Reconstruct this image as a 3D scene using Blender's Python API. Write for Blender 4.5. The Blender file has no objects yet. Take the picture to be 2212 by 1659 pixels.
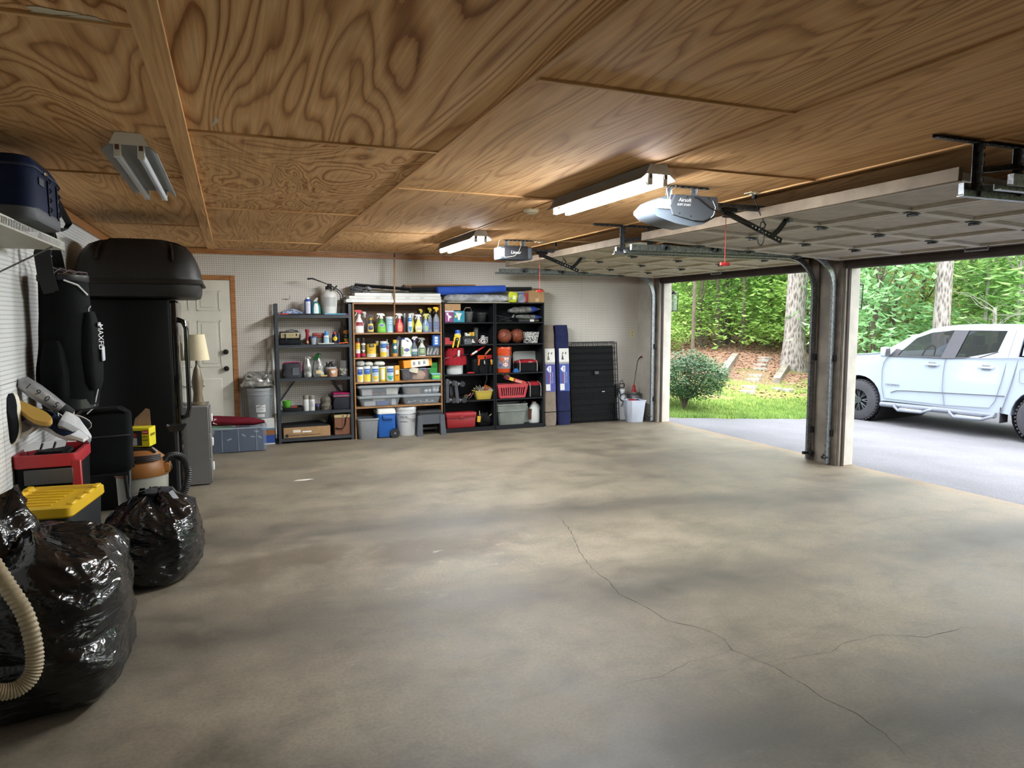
import bpy, bmesh, math, random
from mathutils import Vector, Matrix, noise
PI = math.pi
V = Vector
rnd = random.Random(7)
scene = bpy.context.scene
COL = scene.collection

# ------------------------------------------------------------------ camera
F_PX, IMG_W, IMG_H = 1508.0, 2212.0, 1659.0
YAW, PITCH, ROLL, CAM_Z = 0.381, -0.0949, -0.0027, 1.588
cf = V((math.sin(YAW)*math.cos(PITCH), math.cos(YAW)*math.cos(PITCH), math.sin(PITCH)))
cr0 = V((math.cos(YAW), -math.sin(YAW), 0)); cu0 = cr0.cross(cf)
cr = cr0*math.cos(ROLL) + cu0*math.sin(ROLL); cu = -cr0*math.sin(ROLL) + cu0*math.cos(ROLL)
cam_data = bpy.data.cameras.new('camera')
cam_data.sensor_width = 36.0; cam_data.lens = 36.0*F_PX/IMG_W
cam_data.clip_start = 0.05; cam_data.clip_end = 300
cam = bpy.data.objects.new('camera', cam_data); COL.objects.link(cam)
cam.matrix_world = Matrix(((cr.x, cu.x, -cf.x, 0), (cr.y, cu.y, -cf.y, 0), (cr.z, cu.z, -cf.z, CAM_Z), (0, 0, 0, 1)))
scene.camera = cam

# ------------------------------------------------------------------ world, sun, exposure
world = bpy.data.worlds.new('overcast_sky'); scene.world = world; world.use_nodes = True
wn = world.node_tree.nodes; wl = world.node_tree.links
bgn = wn['Background']
geo = wn.new('ShaderNodeTexCoord'); sep = wn.new('ShaderNodeSeparateXYZ'); wr = wn.new('ShaderNodeValToRGB')
wl.new(geo.outputs['Generated'], sep.inputs[0]); wl.new(sep.outputs['Z'], wr.inputs[0]); wl.new(wr.outputs[0], bgn.inputs[0])
wr.color_ramp.elements[0].position = 0.0; wr.color_ramp.elements[0].color = (0.80, 0.86, 0.90, 1)
wr.color_ramp.elements[1].position = 0.8; wr.color_ramp.elements[1].color = (0.98, 1.0, 1.04, 1)
bgn.inputs[1].default_value = 2.0
sun_d = bpy.data.lights.new('sun', 'SUN'); sun_d.energy = 0.9; sun_d.angle = 0.9; sun_d.color = (1.0, 0.97, 0.9)
sun = bpy.data.objects.new('sun', sun_d); COL.objects.link(sun); sun.rotation_euler = (math.radians(28), math.radians(-18), 0); sun.location = (12, 8, 20)
TUBE_STRENGTH = 120.0
scene.view_settings.view_transform = 'Standard'
try: scene.view_settings.look = 'None'
except Exception: pass
scene.view_settings.gamma = 1.0; scene.view_settings.use_curve_mapping = False
scene.view_settings.exposure = 1.6
scene.cycles.max_bounces = 8; scene.cycles.diffuse_bounces = 5; scene.cycles.glossy_bounces = 3
scene.cycles.transmission_bounces = 6; scene.cycles.transparent_max_bounces = 12
scene.cycles.caustics_reflective = False; scene.cycles.caustics_refractive = False
scene.cycles.sample_clamp_indirect = 6.0

# ------------------------------------------------------------------ room dimensions (metres)
LW, RW, RW_OUT = -1.20, 5.95, 6.15      # left wall, right wall inside / outside
BW, NW = 9.51, -2.6                     # back wall, wall behind the viewer
CH = 2.46                               # ceiling height

def ray(px, py): return cf + cr*((px-IMG_W/2)/F_PX) - cu*((py-IMG_H/2)/F_PX)
def wy(px, py, Y): d = ray(px, py); return V((0, 0, CAM_Z)) + d*(Y/d.y)       # measured point on the vertical plane at depth Y
def wx(px, py, X): d = ray(px, py); return V((0, 0, CAM_Z)) + d*(X/d.x)
def wz(px, py, Z=0.0): d = ray(px, py); return V((0, 0, CAM_Z)) + d*((Z-CAM_Z)/d.z)

# ------------------------------------------------------------------ materials
def lin(c):
    if isinstance(c, str): c = tuple(int(c[i:i+2], 16)/255 for i in (0, 2, 4))
    return tuple((x/12.92 if x <= .04045 else ((x+.055)/1.055)**2.4) for x in c)
MATS = {}
class NT:
    def __init__(s, m): s.t = m.node_tree; s.n = s.t.nodes; s.l = s.t.links; s.b = s.n['Principled BSDF']
    def add(s, ty, **kw):
        n = s.n.new('ShaderNode'+ty)
        for k, v in kw.items(): setattr(n, k, v)
        return n
    def link(s, a, b): s.l.new(a, b)
    def coords(s, scale=(1, 1, 1), loc=(0, 0, 0), rot=(0, 0, 0), kind='Object'):
        tc = s.add('TexCoord'); mp = s.add('Mapping')
        mp.inputs['Scale'].default_value = scale; mp.inputs['Location'].default_value = loc; mp.inputs['Rotation'].default_value = rot
        s.link(tc.outputs[kind], mp.inputs[0]); return mp.outputs[0]
    def noise(s, vec, scale, detail=3, rough=.55, dist=0):
        n = s.add('TexNoise'); s.link(vec, n.inputs['Vector'])
        n.inputs['Scale'].default_value = scale; n.inputs['Detail'].default_value = detail
        n.inputs['Roughness'].default_value = rough; n.inputs['Distortion'].default_value = dist
        return n.outputs['Fac']
    def ramp(s, fac, stops, interp='LINEAR'):
        r = s.add('ValToRGB'); r.color_ramp.interpolation = interp
        e = r.color_ramp.elements
        while len(e) < len(stops): e.new(.5)
        for i, (p, c) in enumerate(stops):
            e[i].position = p; e[i].color = (*(lin(c) if not isinstance(c, (int, float)) else (c, c, c)), 1)
        s.link(fac, r.inputs[0]); return r.outputs[0]
    def math(s, op, a, b=None, c=None):
        m = s.add('Math', operation=op)
        for i, x in enumerate((a, b, c)):
            if x is None: continue
            if isinstance(x, (int, float)): m.inputs[i].default_value = x
            else: s.link(x, m.inputs[i])
        return m.outputs[0]
    def mix(s, fac, a, b, blend='MIX'):
        m = s.add('Mix', data_type='RGBA', blend_type=blend)
        for i, x in ((0, fac), (6, a), (7, b)):
            if isinstance(x, (int, float)): m.inputs[i].default_value = x
            elif isinstance(x, (str, tuple)): m.inputs[i].default_value = (*lin(x), 1)
            else: s.link(x, m.inputs[i])
        return m.outputs[2]
    def bump(s, h, strength=.3, dist=.01, normal=None):
        b = s.add('Bump'); b.inputs['Strength'].default_value = strength; b.inputs['Distance'].default_value = dist
        s.link(h, b.inputs['Height'])
        if normal is not None: s.link(normal, b.inputs['Normal'])
        return b.outputs[0]
def newmat(name):
    m = bpy.data.materials.new(name); m.use_nodes = True; MATS[name] = m; return m, NT(m)
def mat(name, col, rough=.6, metal=0., var=.08, vscale=6., bump=0., bscale=60., alpha=1., trans=0., spec=.5, coat=0., sheen=0.):
    """plain procedural material: colour with a little noise variation and optional fine relief"""
    if name in MATS: return MATS[name]
    m, t = newmat(name); b = t.b
    c = lin(col)
    vec = t.coords()
    if var > 0:
        f = t.noise(vec, vscale, 4)
        lo = tuple(max(0, x*(1-var*2)) for x in c); hi = tuple(min(1, x*(1+var*1.2)) for x in c)
        r = t.add('ValToRGB'); r.color_ramp.elements[0].position = .3; r.color_ramp.elements[1].position = .7
        r.color_ramp.elements[0].color = (*lo, 1); r.color_ramp.elements[1].color = (*hi, 1)
        t.link(f, r.inputs[0]); t.link(r.outputs[0], b.inputs['Base Color'])
    else: b.inputs['Base Color'].default_value = (*c, 1)
    b.inputs['Roughness'].default_value = rough; b.inputs['Metallic'].default_value = metal
    b.inputs['Alpha'].default_value = alpha; b.inputs['Transmission Weight'].default_value = trans
    b.inputs['Specular IOR Level'].default_value = spec; b.inputs['Coat Weight'].default_value = coat
    b.inputs['Sheen Weight'].default_value = sheen
    if bump > 0: t.link(t.bump(t.noise(vec, bscale, 3), bump, .005), b.inputs['Normal'])
    return m

# ------------------------------------------------------------------ mesh helpers
class B:
    """collects shapes into one mesh"""
    def __init__(s): s.bm = bmesh.new()
    def box(s, c, d, rot=None, bev=0., seg=1, taper=None):
        bm = bmesh.new(); bmesh.ops.create_cube(bm, size=1.0)
        for v in bm.verts:
            if taper and v.co.z < 0: v.co.x *= taper[0]; v.co.y *= taper[1]
            v.co = V((v.co.x*d[0], v.co.y*d[1], v.co.z*d[2]))
        if bev > 0: bmesh.ops.bevel(bm, geom=bm.edges[:], offset=bev, segments=seg, affect='EDGES', profile=.5)
        s._merge(bm, c, rot); return s
    def _merge(s, bm, c=(0, 0, 0), rot=None):
        M = Matrix.Translation(V(c))
        if rot is not None: M = M @ (rot.to_4x4() if isinstance(rot, Matrix) else Matrix.Rotation(rot[2], 4, 'Z') @ Matrix.Rotation(rot[1], 4, 'Y') @ Matrix.Rotation(rot[0], 4, 'X'))
        bmesh.ops.transform(bm, matrix=M, verts=bm.verts)
        me = bpy.data.meshes.new('tmp'); bm.to_mesh(me); bm.free(); s.bm.from_mesh(me); bpy.data.meshes.remove(me)
    def ring(s, pts): return [s.bm.verts.new(p) for p in pts]
    def skin(s, rings, closed=True, cap0=True, cap1=True, loop=False):
        R = [s.ring(r) for r in rings]
        n = len(R[0])
        pairs = list(zip(R[:-1], R[1:])) + ([(R[-1], R[0])] if loop else [])
        for a, b in pairs:
            for i in range(n if closed else n-1):
                j = (i+1) % n
                try: s.bm.faces.new((a[i], a[j], b[j], b[i]))
                except ValueError: pass
        if not loop:
            if cap0:
                try: s.bm.faces.new(R[0][::-1])
                except ValueError: pass
            if cap1:
                try: s.bm.faces.new(R[-1])
                except ValueError: pass
        return s
    def lathe(s, prof, c=(0, 0, 0), seg=20, M=None, cap0=True, cap1=True):
        c = V(c); rings = []
        for r, z in prof:
            pts = [V((max(r, .0004)*math.cos(2*PI*i/seg), max(r, .0004)*math.sin(2*PI*i/seg), z)) for i in range(seg)]
            rings.append([(M @ p if M else p) + c for p in pts])
        return s.skin(rings, cap0=cap0, cap1=cap1)
    def cyl(s, p0, p1, r0, r1=None, seg=12, caps=True):
        r1 = r0 if r1 is None else r1
        return s.tube([p0, p1], [r0, r1], seg, caps)
    def tube(s, pts, r, seg=8, caps=True, loop=False):
        pts = [V(p) for p in pts]; n = len(pts)
        rr = r if isinstance(r, (list, tuple)) else [r]*n
        up = None; rings = []
        for i, p in enumerate(pts):
            a = pts[i-1] if (i > 0 or loop) else p; b = pts[(i+1) % n] if (i < n-1 or loop) else p
            d = (b-a)
            if d.length < 1e-9: d = V((0, 0, 1))
            d.normalize()
            if up is None: up = V((0, 0, 1)) if abs(d.z) < .9 else V((1, 0, 0))
            x = d.cross(up)
            if x.length < 1e-6: x = d.orthogonal()
            x.normalize(); y = x.cross(d); up = y if True else up
            rings.append([p + x*(rr[i]*math.cos(2*PI*k/seg)) + y*(rr[i]*math.sin(2*PI*k/seg)) for k in range(seg)])
        return s.skin(rings, cap0=caps, cap1=caps, loop=loop)
    def strap(s, pts, w, t=.003, wdir=None):
        """flat band along a path, width along wdir"""
        pts = [V(p) for p in pts]; n = len(pts); rings = []
        for i, p in enumerate(pts):
            d = (pts[min(i+1, n-1)]-pts[max(i-1, 0)]).normalized()
            wd = V(wdir).normalized() if wdir is not None else d.orthogonal().normalized()
            wd = (wd - d*wd.dot(d)).normalized(); nn = d.cross(wd)
            rings.append([p+wd*w/2+nn*t/2, p-wd*w/2+nn*t/2, p-wd*w/2-nn*t/2, p+wd*w/2-nn*t/2])
        return s.skin(rings)
    def prism(s, poly, o, u, v, depth):
        """polygon in the plane (u, v) through o, extruded along depth (vector)"""
        o, u, v, depth = V(o), V(u), V(v), V(depth)
        a = [o+u*x+v*y for x, y in poly]
        return s.skin([a, [p+depth for p in a]])
    def faces(s, verts, faces):
        vs = [s.bm.verts.new(p) for p in verts]
        for f in faces:
            try: s.bm.faces.new([vs[i] for i in f])
            except ValueError: pass
        return s
    def disp(s, fn):
        for v in s.bm.verts: v.co = fn(v.co)
        return s
    def mesh(s, name, angle=38):
        bmesh.ops.recalc_face_normals(s.bm, faces=s.bm.faces[:])
        me = bpy.data.meshes.new(name); s.bm.to_mesh(me); s.bm.free()
        for p in me.polygons: p.use_smooth = True
        me.set_sharp_from_angle(angle=math.radians(angle))
        return me
    def build(s, name, m, parent=None, angle=38, loc=None):
        return obj(name, s.mesh(name, angle), m, parent, loc)

def obj(name, me, m=None, parent=None, loc=None):
    o = bpy.data.objects.new(name, me); COL.objects.link(o)
    if m is not None and not me.materials: me.materials.append(MATS[m] if isinstance(m, str) else m)
    if parent is not None: o.parent = parent
    if loc is not None: o.location = loc
    return o
def tag(o, label, cat, group=None):
    o['label'] = label; o['category'] = cat
    if group: o['group'] = group
    return o
def thing(name, label, cat, loc=(0, 0, 0), rz=0., group=None, rot=None):
    o = bpy.data.objects.new(name, None); COL.objects.link(o); o.empty_display_size = .1
    o.location = loc; o.rotation_euler = rot if rot else (0, 0, rz)
    return tag(o, label, cat, group)
def struct(o): o['kind'] = 'structure'; return o
def dup(root, label=None, loc=None, rot=None, scale=None):
    r = root.copy(); COL.objects.link(r)
    if loc is not None: r.location = loc
    if rot is not None: r.rotation_euler = rot
    if scale is not None: r.scale = (scale,)*3 if isinstance(scale, (int, float)) else scale
    if label: r['label'] = label
    for ch in root.children:
        c = ch.copy(); COL.objects.link(c); c.parent = r
        for g in ch.children:
            d = g.copy(); COL.objects.link(d); d.parent = c
    return r
def rrect(w, d, r, n=4, z=0., c=(0, 0)):
    """rounded rectangle ring"""
    r = min(r, w/2-1e-4, d/2-1e-4); pts = []
    for qx, qy, a0 in ((1, 1, 0), (-1, 1, PI/2), (-1, -1, PI), (1, -1, 1.5*PI)):
        for k in range(n+1):
            a = a0 + PI/2*k/n
            pts.append(V((c[0]+qx*(w/2-r)+r*math.cos(a), c[1]+qy*(d/2-r)+r*math.sin(a), z)))
    return pts
def text_mesh(s, size, width=None, cyl_r=None, extrude=.0004, shear=0., space=1.):
    """lettering in the XZ plane facing -Y, centred; bent round a vertical cylinder of radius cyl_r when given"""
    cu_ = bpy.data.curves.new('lettering', 'FONT'); cu_.body = s; cu_.size = size; cu_.align_x = 'CENTER'; cu_.align_y = 'CENTER'
    cu_.extrude = extrude; cu_.shear = shear; cu_.space_character = space; cu_.resolution_u = 2
    o = bpy.data.objects.new('lettering', cu_); COL.objects.link(o)
    dg = bpy.context.evaluated_depsgraph_get(); me = bpy.data.meshes.new_from_object(o.evaluated_get(dg))
    bpy.data.objects.remove(o); bpy.data.curves.remove(cu_)
    xs = [v.co.x for v in me.vertices] or [0]
    k = 1.0
    if width and max(xs) > min(xs): k = width/(max(xs)-min(xs))
    for v in me.vertices:
        x, y, z = v.co.x*k, v.co.y*(k if not width else min(k, 1.6)), v.co.z
        if cyl_r:
            a = x/cyl_r; R = cyl_r+z+.0006; v.co = V((R*math.sin(a), -R*math.cos(a), y))
        else: v.co = V((x, -z-.0006, y))
    return me
def lettering(s, size, parent, loc, m, width=None, cyl_r=None, rot=None, **kw):
    o = obj('lettering', text_mesh(s, size, width, cyl_r, **kw), m, parent, loc)
    if rot: o.rotation_euler = rot
    return o
def nz(p, s=1., seed=0.): return noise.noise(V(p)*s + V((seed*13.7, seed*5.1, seed*9.3)))
# ================================================================== SETTING: materials
# concrete floor
m, t = newmat('concrete'); vec = t.coords()
n1 = t.noise(vec, .55, 5, .6); n2 = t.noise(vec, 3.2, 6, .65); n3 = t.noise(vec, 60, 3)
base = t.ramp(n1, [(.28, '675e50'), (.5, '7c7261'), (.72, '8b816f')])
mott = t.ramp(n2, [(.28, .60), (.5, .93), (.72, 1.18)])
base = t.mix(1.0, base, mott, 'MULTIPLY')
speck = t.ramp(n3, [(.3, .84), (.62, 1.07)]); blot = t.ramp(t.noise(t.coords((1, 1.6, 1)), 1.4, 7, .72, .6), [(.32, .74), (.48, 1.0), (.66, 1.08)]); base = t.mix(1.0, base, blot, 'MULTIPLY')
base = t.mix(1.0, base, speck, 'MULTIPLY')
# dark worn wheel tracks, two per bay, running in from the doors
sx = t.add('SeparateXYZ'); t.link(t.coords(), sx.inputs[0])
wob = t.math('MULTIPLY', t.math('SUBTRACT', t.noise(t.coords((.5, 1.2, 1)), 1.0, 3), .5), .9)
slant = t.math('MULTIPLY', t.math('SUBTRACT', sx.outputs['X'], 3.0), .11)
yy = t.math('ADD', t.math('ADD', sx.outputs['Y'], wob), slant)
tr = None
for yc, wdt, amp in ((4.98, .27, .8), (3.38, .33, .9), (1.80, .34, 1.0), (.2, .3, .8), (6.75, .25, .28), (8.3, .25, .2)):
    d = t.math('DIVIDE', t.math('SUBTRACT', yy, yc), wdt)
    g = t.math('MULTIPLY', t.math('POWER', 2.718, t.math('MULTIPLY', t.math('MULTIPLY', d, d), -1.0)), amp)
    tr = g if tr is None else t.math('ADD', tr, g)
brk = t.ramp(t.noise(t.coords((.6, 1.0, 1)), 1.1, 4), [(.30, .25), (.55, 1.0)])
tr = t.math('MULTIPLY', tr, brk)
tr = t.math('MINIMUM', t.math('MULTIPLY', tr, .78), .85)
base = t.mix(tr, base, '35322f')
# brown oil stain and pale scraped patches
for (cx, cy, rx, ry, colr, amt) in ((1.25, 4.55, .75, .30, '4d4031', .75), (.35, 4.75, .6, .22, '574a3a', .6), (.1, 4.45, .22, .25, '5b4f40', .5)):
    dx = t.math('DIVIDE', t.math('SUBTRACT', sx.outputs['X'], cx), rx); dy = t.math('DIVIDE', t.math('SUBTRACT', sx.outputs['Y'], cy), ry)
    rr = t.math('ADD', t.math('MULTIPLY', dx, dx), t.math('MULTIPLY', dy, dy))
    rr = t.math('ADD', rr, t.math('MULTIPLY', t.math('SUBTRACT', n2, .5), 2.2))
    f = t.ramp(rr, [(.2, amt), (1.0, 0.0)])
    base = t.mix(f, base, colr)
ss = t.ramp(t.noise(t.coords((1.2, 2.4, 1)), 4.5, 8, .75), [(.60, 0.0), (.66, 1.0)])
dx = t.math('DIVIDE', t.math('SUBTRACT', sx.outputs['X'], 1.5), 1.0); dy = t.math('DIVIDE', t.math('SUBTRACT', sx.outputs['Y'], 4.25), .6)
rr = t.math('ADD', t.math('MULTIPLY', dx, dx), t.math('MULTIPLY', dy, dy))
f = t.math('MULTIPLY', ss, t.ramp(rr, [(.1, .55), (1.0, .06)]))
base = t.mix(f, base, 'aea797')
# rusty dusty strip along the outer edge of the slab
ed = t.ramp(t.math('ADD', sx.outputs['X'], t.math('MULTIPLY', t.math('SUBTRACT', n2, .5), .25)), [(0, 0.0), (1, 0.0)])
er = t.add('MapRange'); t.link(t.math('ADD', sx.outputs['X'], t.math('MULTIPLY', t.math('SUBTRACT', n2, .5), .3)), er.inputs[0])
er.inputs[1].default_value = 5.92; er.inputs[2].default_value = 6.2
base = t.mix(t.math('MULTIPLY', er.outputs[0], .5), base, '9a7a55')
t.link(base, t.b.inputs['Base Color'])
t.link(t.ramp(n2, [(.3, .50), (.7, .66)]), t.b.inputs['Roughness'])
hb = t.math('ADD', t.math('MULTIPLY', n2, .6), t.math('MULTIPLY', n3, .25))
t.link(t.bump(hb, .25, .008), t.b.inputs['Normal'])

def pegboard(name, col, hole, seed):
    m, t = newmat(name)
    tc = t.add('TexCoord'); sx = t.add('SeparateXYZ'); t.link(tc.outputs['Object'], sx.inputs[0])
    P = .0262
    u = t.math('SUBTRACT', t.math('FRACT', t.math('DIVIDE', t.math('ADD', sx.outputs['X'], sx.outputs['Y']), P)), .5)
    w = t.math('SUBTRACT', t.math('FRACT', t.math('DIVIDE', sx.outputs['Z'], P)), .5)
    d = t.math('SQRT', t.math('ADD', t.math('MULTIPLY', u, u), t.math('MULTIPLY', w, w)))
    h = t.math('GREATER_THAN', d, .165)
    vec = t.coords()
    c = t.ramp(t.noise(vec, 1.3, 4), [(.3, col[0]), (.7, col[1])])
    c = t.mix(h, hole, c)
    t.link(c, t.b.inputs['Base Color']); t.b.inputs['Roughness'].default_value = .55
    t.link(t.bump(h, .6, .004), t.b.inputs['Normal'])
pegboard('pegboard_grey', ('bdb6ad', 'c9c3ba'), '23211f', 1)
pegboard('pegboard_white', ('cfcfcf', 'dcdcdb'), '3a3a3c', 2)
mat('painted_wall', 'a9a49a', .7, var=.12, vscale=2.5, bump=.15)
mat('painted_wall_shaded', '70685e', .75, var=.2, vscale=4, bump=.2)  # darker copy of the wall paint, with the piers' backlit shade in its colour
mat('jamb_paint', 'cfc9be', .6, var=.08, vscale=5, bump=.12)
mat('jamb_dirty_shaded', '5f564c', .75, var=.25, vscale=7, bump=.2)  # dirty boards, colour darkened further for the shade of the backlit inner face
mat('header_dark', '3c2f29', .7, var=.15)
mat('dark_void', '0d0d0f', .9, var=0)

def plywood(name, seed, stretch, rings, tone, contrast=1., dist=.5, g=(110, 34)):
    """rotary-cut softwood veneer: contour bands of a stretched noise field"""
    m, t = newmat(name)
    off = (seed*7.31, seed*3.17, seed*1.9)
    h = t.noise(t.coords(stretch, off), 1.0, 2.0, .42, dist)
    fine = t.noise(t.coords((stretch[0]*6, stretch[1]*2.5, 1), off), 1.0, 3, .6)
    hh = t.math('ADD', h, t.math('MULTIPLY', fine, .022))
    fr = t.math('FRACT', t.math('MULTIPLY', hh, rings))
    band = t.ramp(fr, [(.0, 'b37f4e'), (.12, 'd8a873'), (.50, 'e8bd8a'), (.76, 'cf9c66'), (.94, '93623b')])
    soft = t.noise(t.coords((1.1, .5, 1), off), 1.2, 3)
    k = t.math('MULTIPLY', t.ramp(soft, [(.32, .45), (.62, 1.0)]), contrast)
    c = t.mix(k, 'deb17c', band)
    gr = t.noise(t.coords((g[0], 2.0 if g[0] > 50 else 110, 1), off), 1.0, 3, .7)
    c = t.mix(1.0, c, t.ramp(gr, [(.3, .84), (.6, 1.04)]), 'MULTIPLY')
    gr2 = t.noise(t.coords((g[1], .9 if g[1] > 10 else 34, 1), off), 1.0, 2, .6, .6)
    c = t.mix(1.0, c, t.ramp(gr2, [(.35, .88), (.6, 1.03)]), 'MULTIPLY')
    blot = t.noise(t.coords((.9, .9, 1), off), 1.0, 4)
    c = t.mix(1.0, c, t.ramp(blot, [(.3, tone*.84), (.7, tone)]), 'MULTIPLY')
    t.link(c, t.b.inputs['Base Color']); t.b.inputs['Roughness'].default_value = .8
    t.b.inputs['Specular IOR Level'].default_value = .12
    t.link(t.bump(t.math('ADD', fr, gr), .08, .004), t.b.inputs['Normal'])
for i, (st, rg, ct, ds) in enumerate((((2.0, .62, 1), 19, 1., .9), ((2.0, .9, 1), 18, 1., 1.4), ((2.4, .34, 1), 22, 1., .35), ((2.6, .40, 1), 24, .95, .4), ((2.8, .30, 1), 20, .62, .4), ((3.4, .34, 1), 17, .58, .5))):
    plywood(f'plywood_{i}', i+1, st, rg, 1.0, ct, ds)
plywood('wood_batten', 11, (30, .8, 1), 3, .95, .5)
plywood('wood_batten_cross', 12, (.8, 30, 1), 3, .95, .5, .3, (2, .9))
m, t = newmat('wood_trim_orange')
g = t.noise(t.coords((6, 40, 40)), 1.0, 4, .6); t.link(t.ramp(g, [(.3, '7e4f27'), (.6, 'a06c3a')]), t.b.inputs['Base Color']); t.b.inputs['Roughness'].default_value = .5
mat('galvanised', '8a8e91', .38, metal=.85, var=.25, vscale=55)
mat('galvanised_dark', '5d6063', .45, metal=.8, var=.3, vscale=45)
mat('black_steel', '1b1c1f', .42, metal=.3, var=.1)
mat('white_enamel', 'd9d9d4', .4, var=.03)
mat('door_panel', 'b4aea3', .7, var=.10, vscale=9, bump=.2, bscale=90)
mat('door_frame', 'c4bfb5', .65, var=.08, vscale=7)
mat('door_panel_cream', 'c6bfa6', .7, var=.10, vscale=9, bump=.2, bscale=90)
mat('door_frame_cream', 'd2ccb6', .65, var=.08, vscale=7)
mat('door_edge', '8a7a68', .7, var=.15)
mat('seal_dark', '4a3b30', .8, var=.1)

# ================================================================== floor
fl = struct(B().box(((LW+RW_OUT)/2-.15, (NW+BW)/2, -.05), (RW_OUT-LW+.3, BW-NW+.6, .1)).build('floor', 'concrete'))
mat('crack_dark', '2a2622', .9, var=0)
def crack(pts, w):
    """a thin dark crack line following measured points on the slab"""
    P = [wz(900+x*.5931, 1050+y*.5931) for x, y in pts]; fine = []
    r = random.Random(len(pts))
    for a, b in zip(P[:-1], P[1:]):
        n = max(2, int((b-a).length/.05))
        for k in range(n):
            p = a.lerp(b, k/n); fine.append(p+V((r.uniform(-.008, .008), r.uniform(-.008, .008), 0)))
    fine.append(P[-1]); vs, fs = [], []
    for i, p in enumerate(fine):
        d = (fine[min(i+1, len(fine)-1)]-fine[max(i-1, 0)]).normalized(); s = V((-d.y, d.x, 0))
        ww = w*r.uniform(.4, 1.2)*min(1, (i+.5)/6, (len(fine)-i)/6)
        vs += [V((p.x, p.y, .0006))+s*ww, V((p.x, p.y, .0006))-s*ww]
    fs = [(2*i, 2*i+1, 2*i+3, 2*i+2) for i in range(len(fine)-1)]
    o = B().faces(vs, fs).build('crack', 'crack_dark', fl)
crack([(510, 100), (550, 150), (580, 200), (600, 250), (640, 300), (700, 350), (740, 395), (840, 445), (920, 490), (1040, 517), (1120, 555), (1150, 595), (1230, 630), (1300, 655), (1380, 705), (1480, 770), (1600, 830), (1700, 900), (1760, 950), (1800, 1000)], .0022)
crack([(1305, 650), (1320, 632), (1400, 620), (1500, 605), (1570, 570), (1690, 540), (1850, 550), (1990, 515), (2100, 515)], .0013)
crack([(690, 760), (780, 715), (880, 695), (1000, 640), (1140, 600)], .0012)

# ================================================================== back wall: pegboard sheets
wb = struct(B().box(((LW+RW)/2, BW+.06, CH/2), (RW-LW+.4, .10, CH)).build('wall_back', 'painted_wall'))
def sheet(x0, x1, z0, z1):
    B().box(((x0+x1)/2, BW+.0035, (z0+z1)/2), (x1-x0-.003, .007, z1-z0-.003)).build('panel', 'pegboard_grey', wb)
DX0, DX1, DZ = -.86, .0, 2.06            # the door in the back wall
sheet(LW, DX0-.06, 0, CH); sheet(DX0-.06, DX1+.06, DZ+.06, CH)
xs = [DX1+.06, 2.50, 4.95, RW]
for a, b in zip(xs[:-1], xs[1:]):
    sheet(a, b, 0, 1.22); sheet(a, b, 1.22, CH)
tr1 = B().box(((LW+RW)/2, BW-.012, CH-.045), (RW-LW, .024, .07)).build('trim_1', 'wood_trim_orange'); struct(tr1)
# door with raised panels, pet flap, black knobs and wood casing
mat('door_cream', 'cbc8bb', .5, var=.05, vscale=3)
dr = struct(B().box(((DX0+DX1)/2, BW-.004, DZ/2), (DX1-DX0, .03, DZ), bev=.003).build('door_1', 'door_cream'))
def raised(x0, x1, z0, z1):
    b = B(); y = BW-.019
    for (a0, a1, c0, c1) in ((x0, x1, z0, z0+.018), (x0, x1, z1-.018, z1), (x0, x0+.018, z0, z1), (x1-.018, x1, z0, z1)):
        b.box(((a0+a1)/2, y-.003, (c0+c1)/2), (a1-a0, .012, c1-c0), bev=.004)
    b.box(((x0+x1)/2, y-.002, (z0+z1)/2), (x1-x0-.09, .012, z1-z0-.09), bev=.005)
    b.build('door_panel', 'door_cream', dr)
for x0 in (DX0+.12, DX0+.47):
    raised(x0, x0+.27, 1.68, 1.93); raised(x0, x0+.27, .98, 1.56)
pf = B().box((-.43, BW-.028, .43), (.60, .02, .82), bev=.008).build('pet_flap', 'door_cream', dr)
mat('chrome', 'c8c9cb', .2, metal=1.0, var=0)
B().tube([(-.57, BW-.04, .75), (-.57, BW-.065, .75), (-.34, BW-.065, .75), (-.34, BW-.04, .75)], .008).build('pull_handle', 'chrome', pf)
mat('knob_black', '121213', .3, var=0)
for z in (.96, 1.17):
    B().lathe([(.012, 0), (.012, .03), (.031, .035), (.034, .05), (.028, .062), (.0, .066)], (-.075, BW-.02, z), 18, Matrix.Rotation(PI/2, 3, 'X')).build('door_knob', 'knob_black', dr)
for nm, c, d in (('casing', (DX1+.032, BW-.012, (DZ+.06)/2), (.06, .028, DZ+.06)), ('casing', (DX0-.032, BW-.012, (DZ+.06)/2), (.06, .028, DZ+.06)), ('casing', ((DX0+DX1)/2, BW-.012, DZ+.032), (DX1-DX0, .028, .06))):
    B().box(c, d, bev=.004).build(nm, 'wood_trim_orange', dr)

# ================================================================== left wall and the wall behind the viewer
wlft = struct(B().box((LW-.06, (NW+BW)/2, CH/2), (.10, BW-NW, CH)).build('wall_left', 'painted_wall'))
ys = [NW, -.25, 2.19, 4.63, 7.07, BW]
for a, b in zip(ys[:-1], ys[1:]):
    for z0, z1 in ((0, 1.22), (1.22, CH)):
        B().box((LW-.0035, (a+b)/2, (z0+z1)/2), (.007, b-a-.004, z1-z0-.004)).build('panel', 'pegboard_white', wlft)
struct(B().box((LW+.012, (NW+BW)/2, CH-.045), (.024, BW-NW, .07)).build('trim_2', 'wood_trim_orange'))
struct(B().box(((LW+RW)/2, NW-.06, CH/2), (RW-LW+.4, .12, CH)).build('wall_front', 'painted_wall'))

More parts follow.
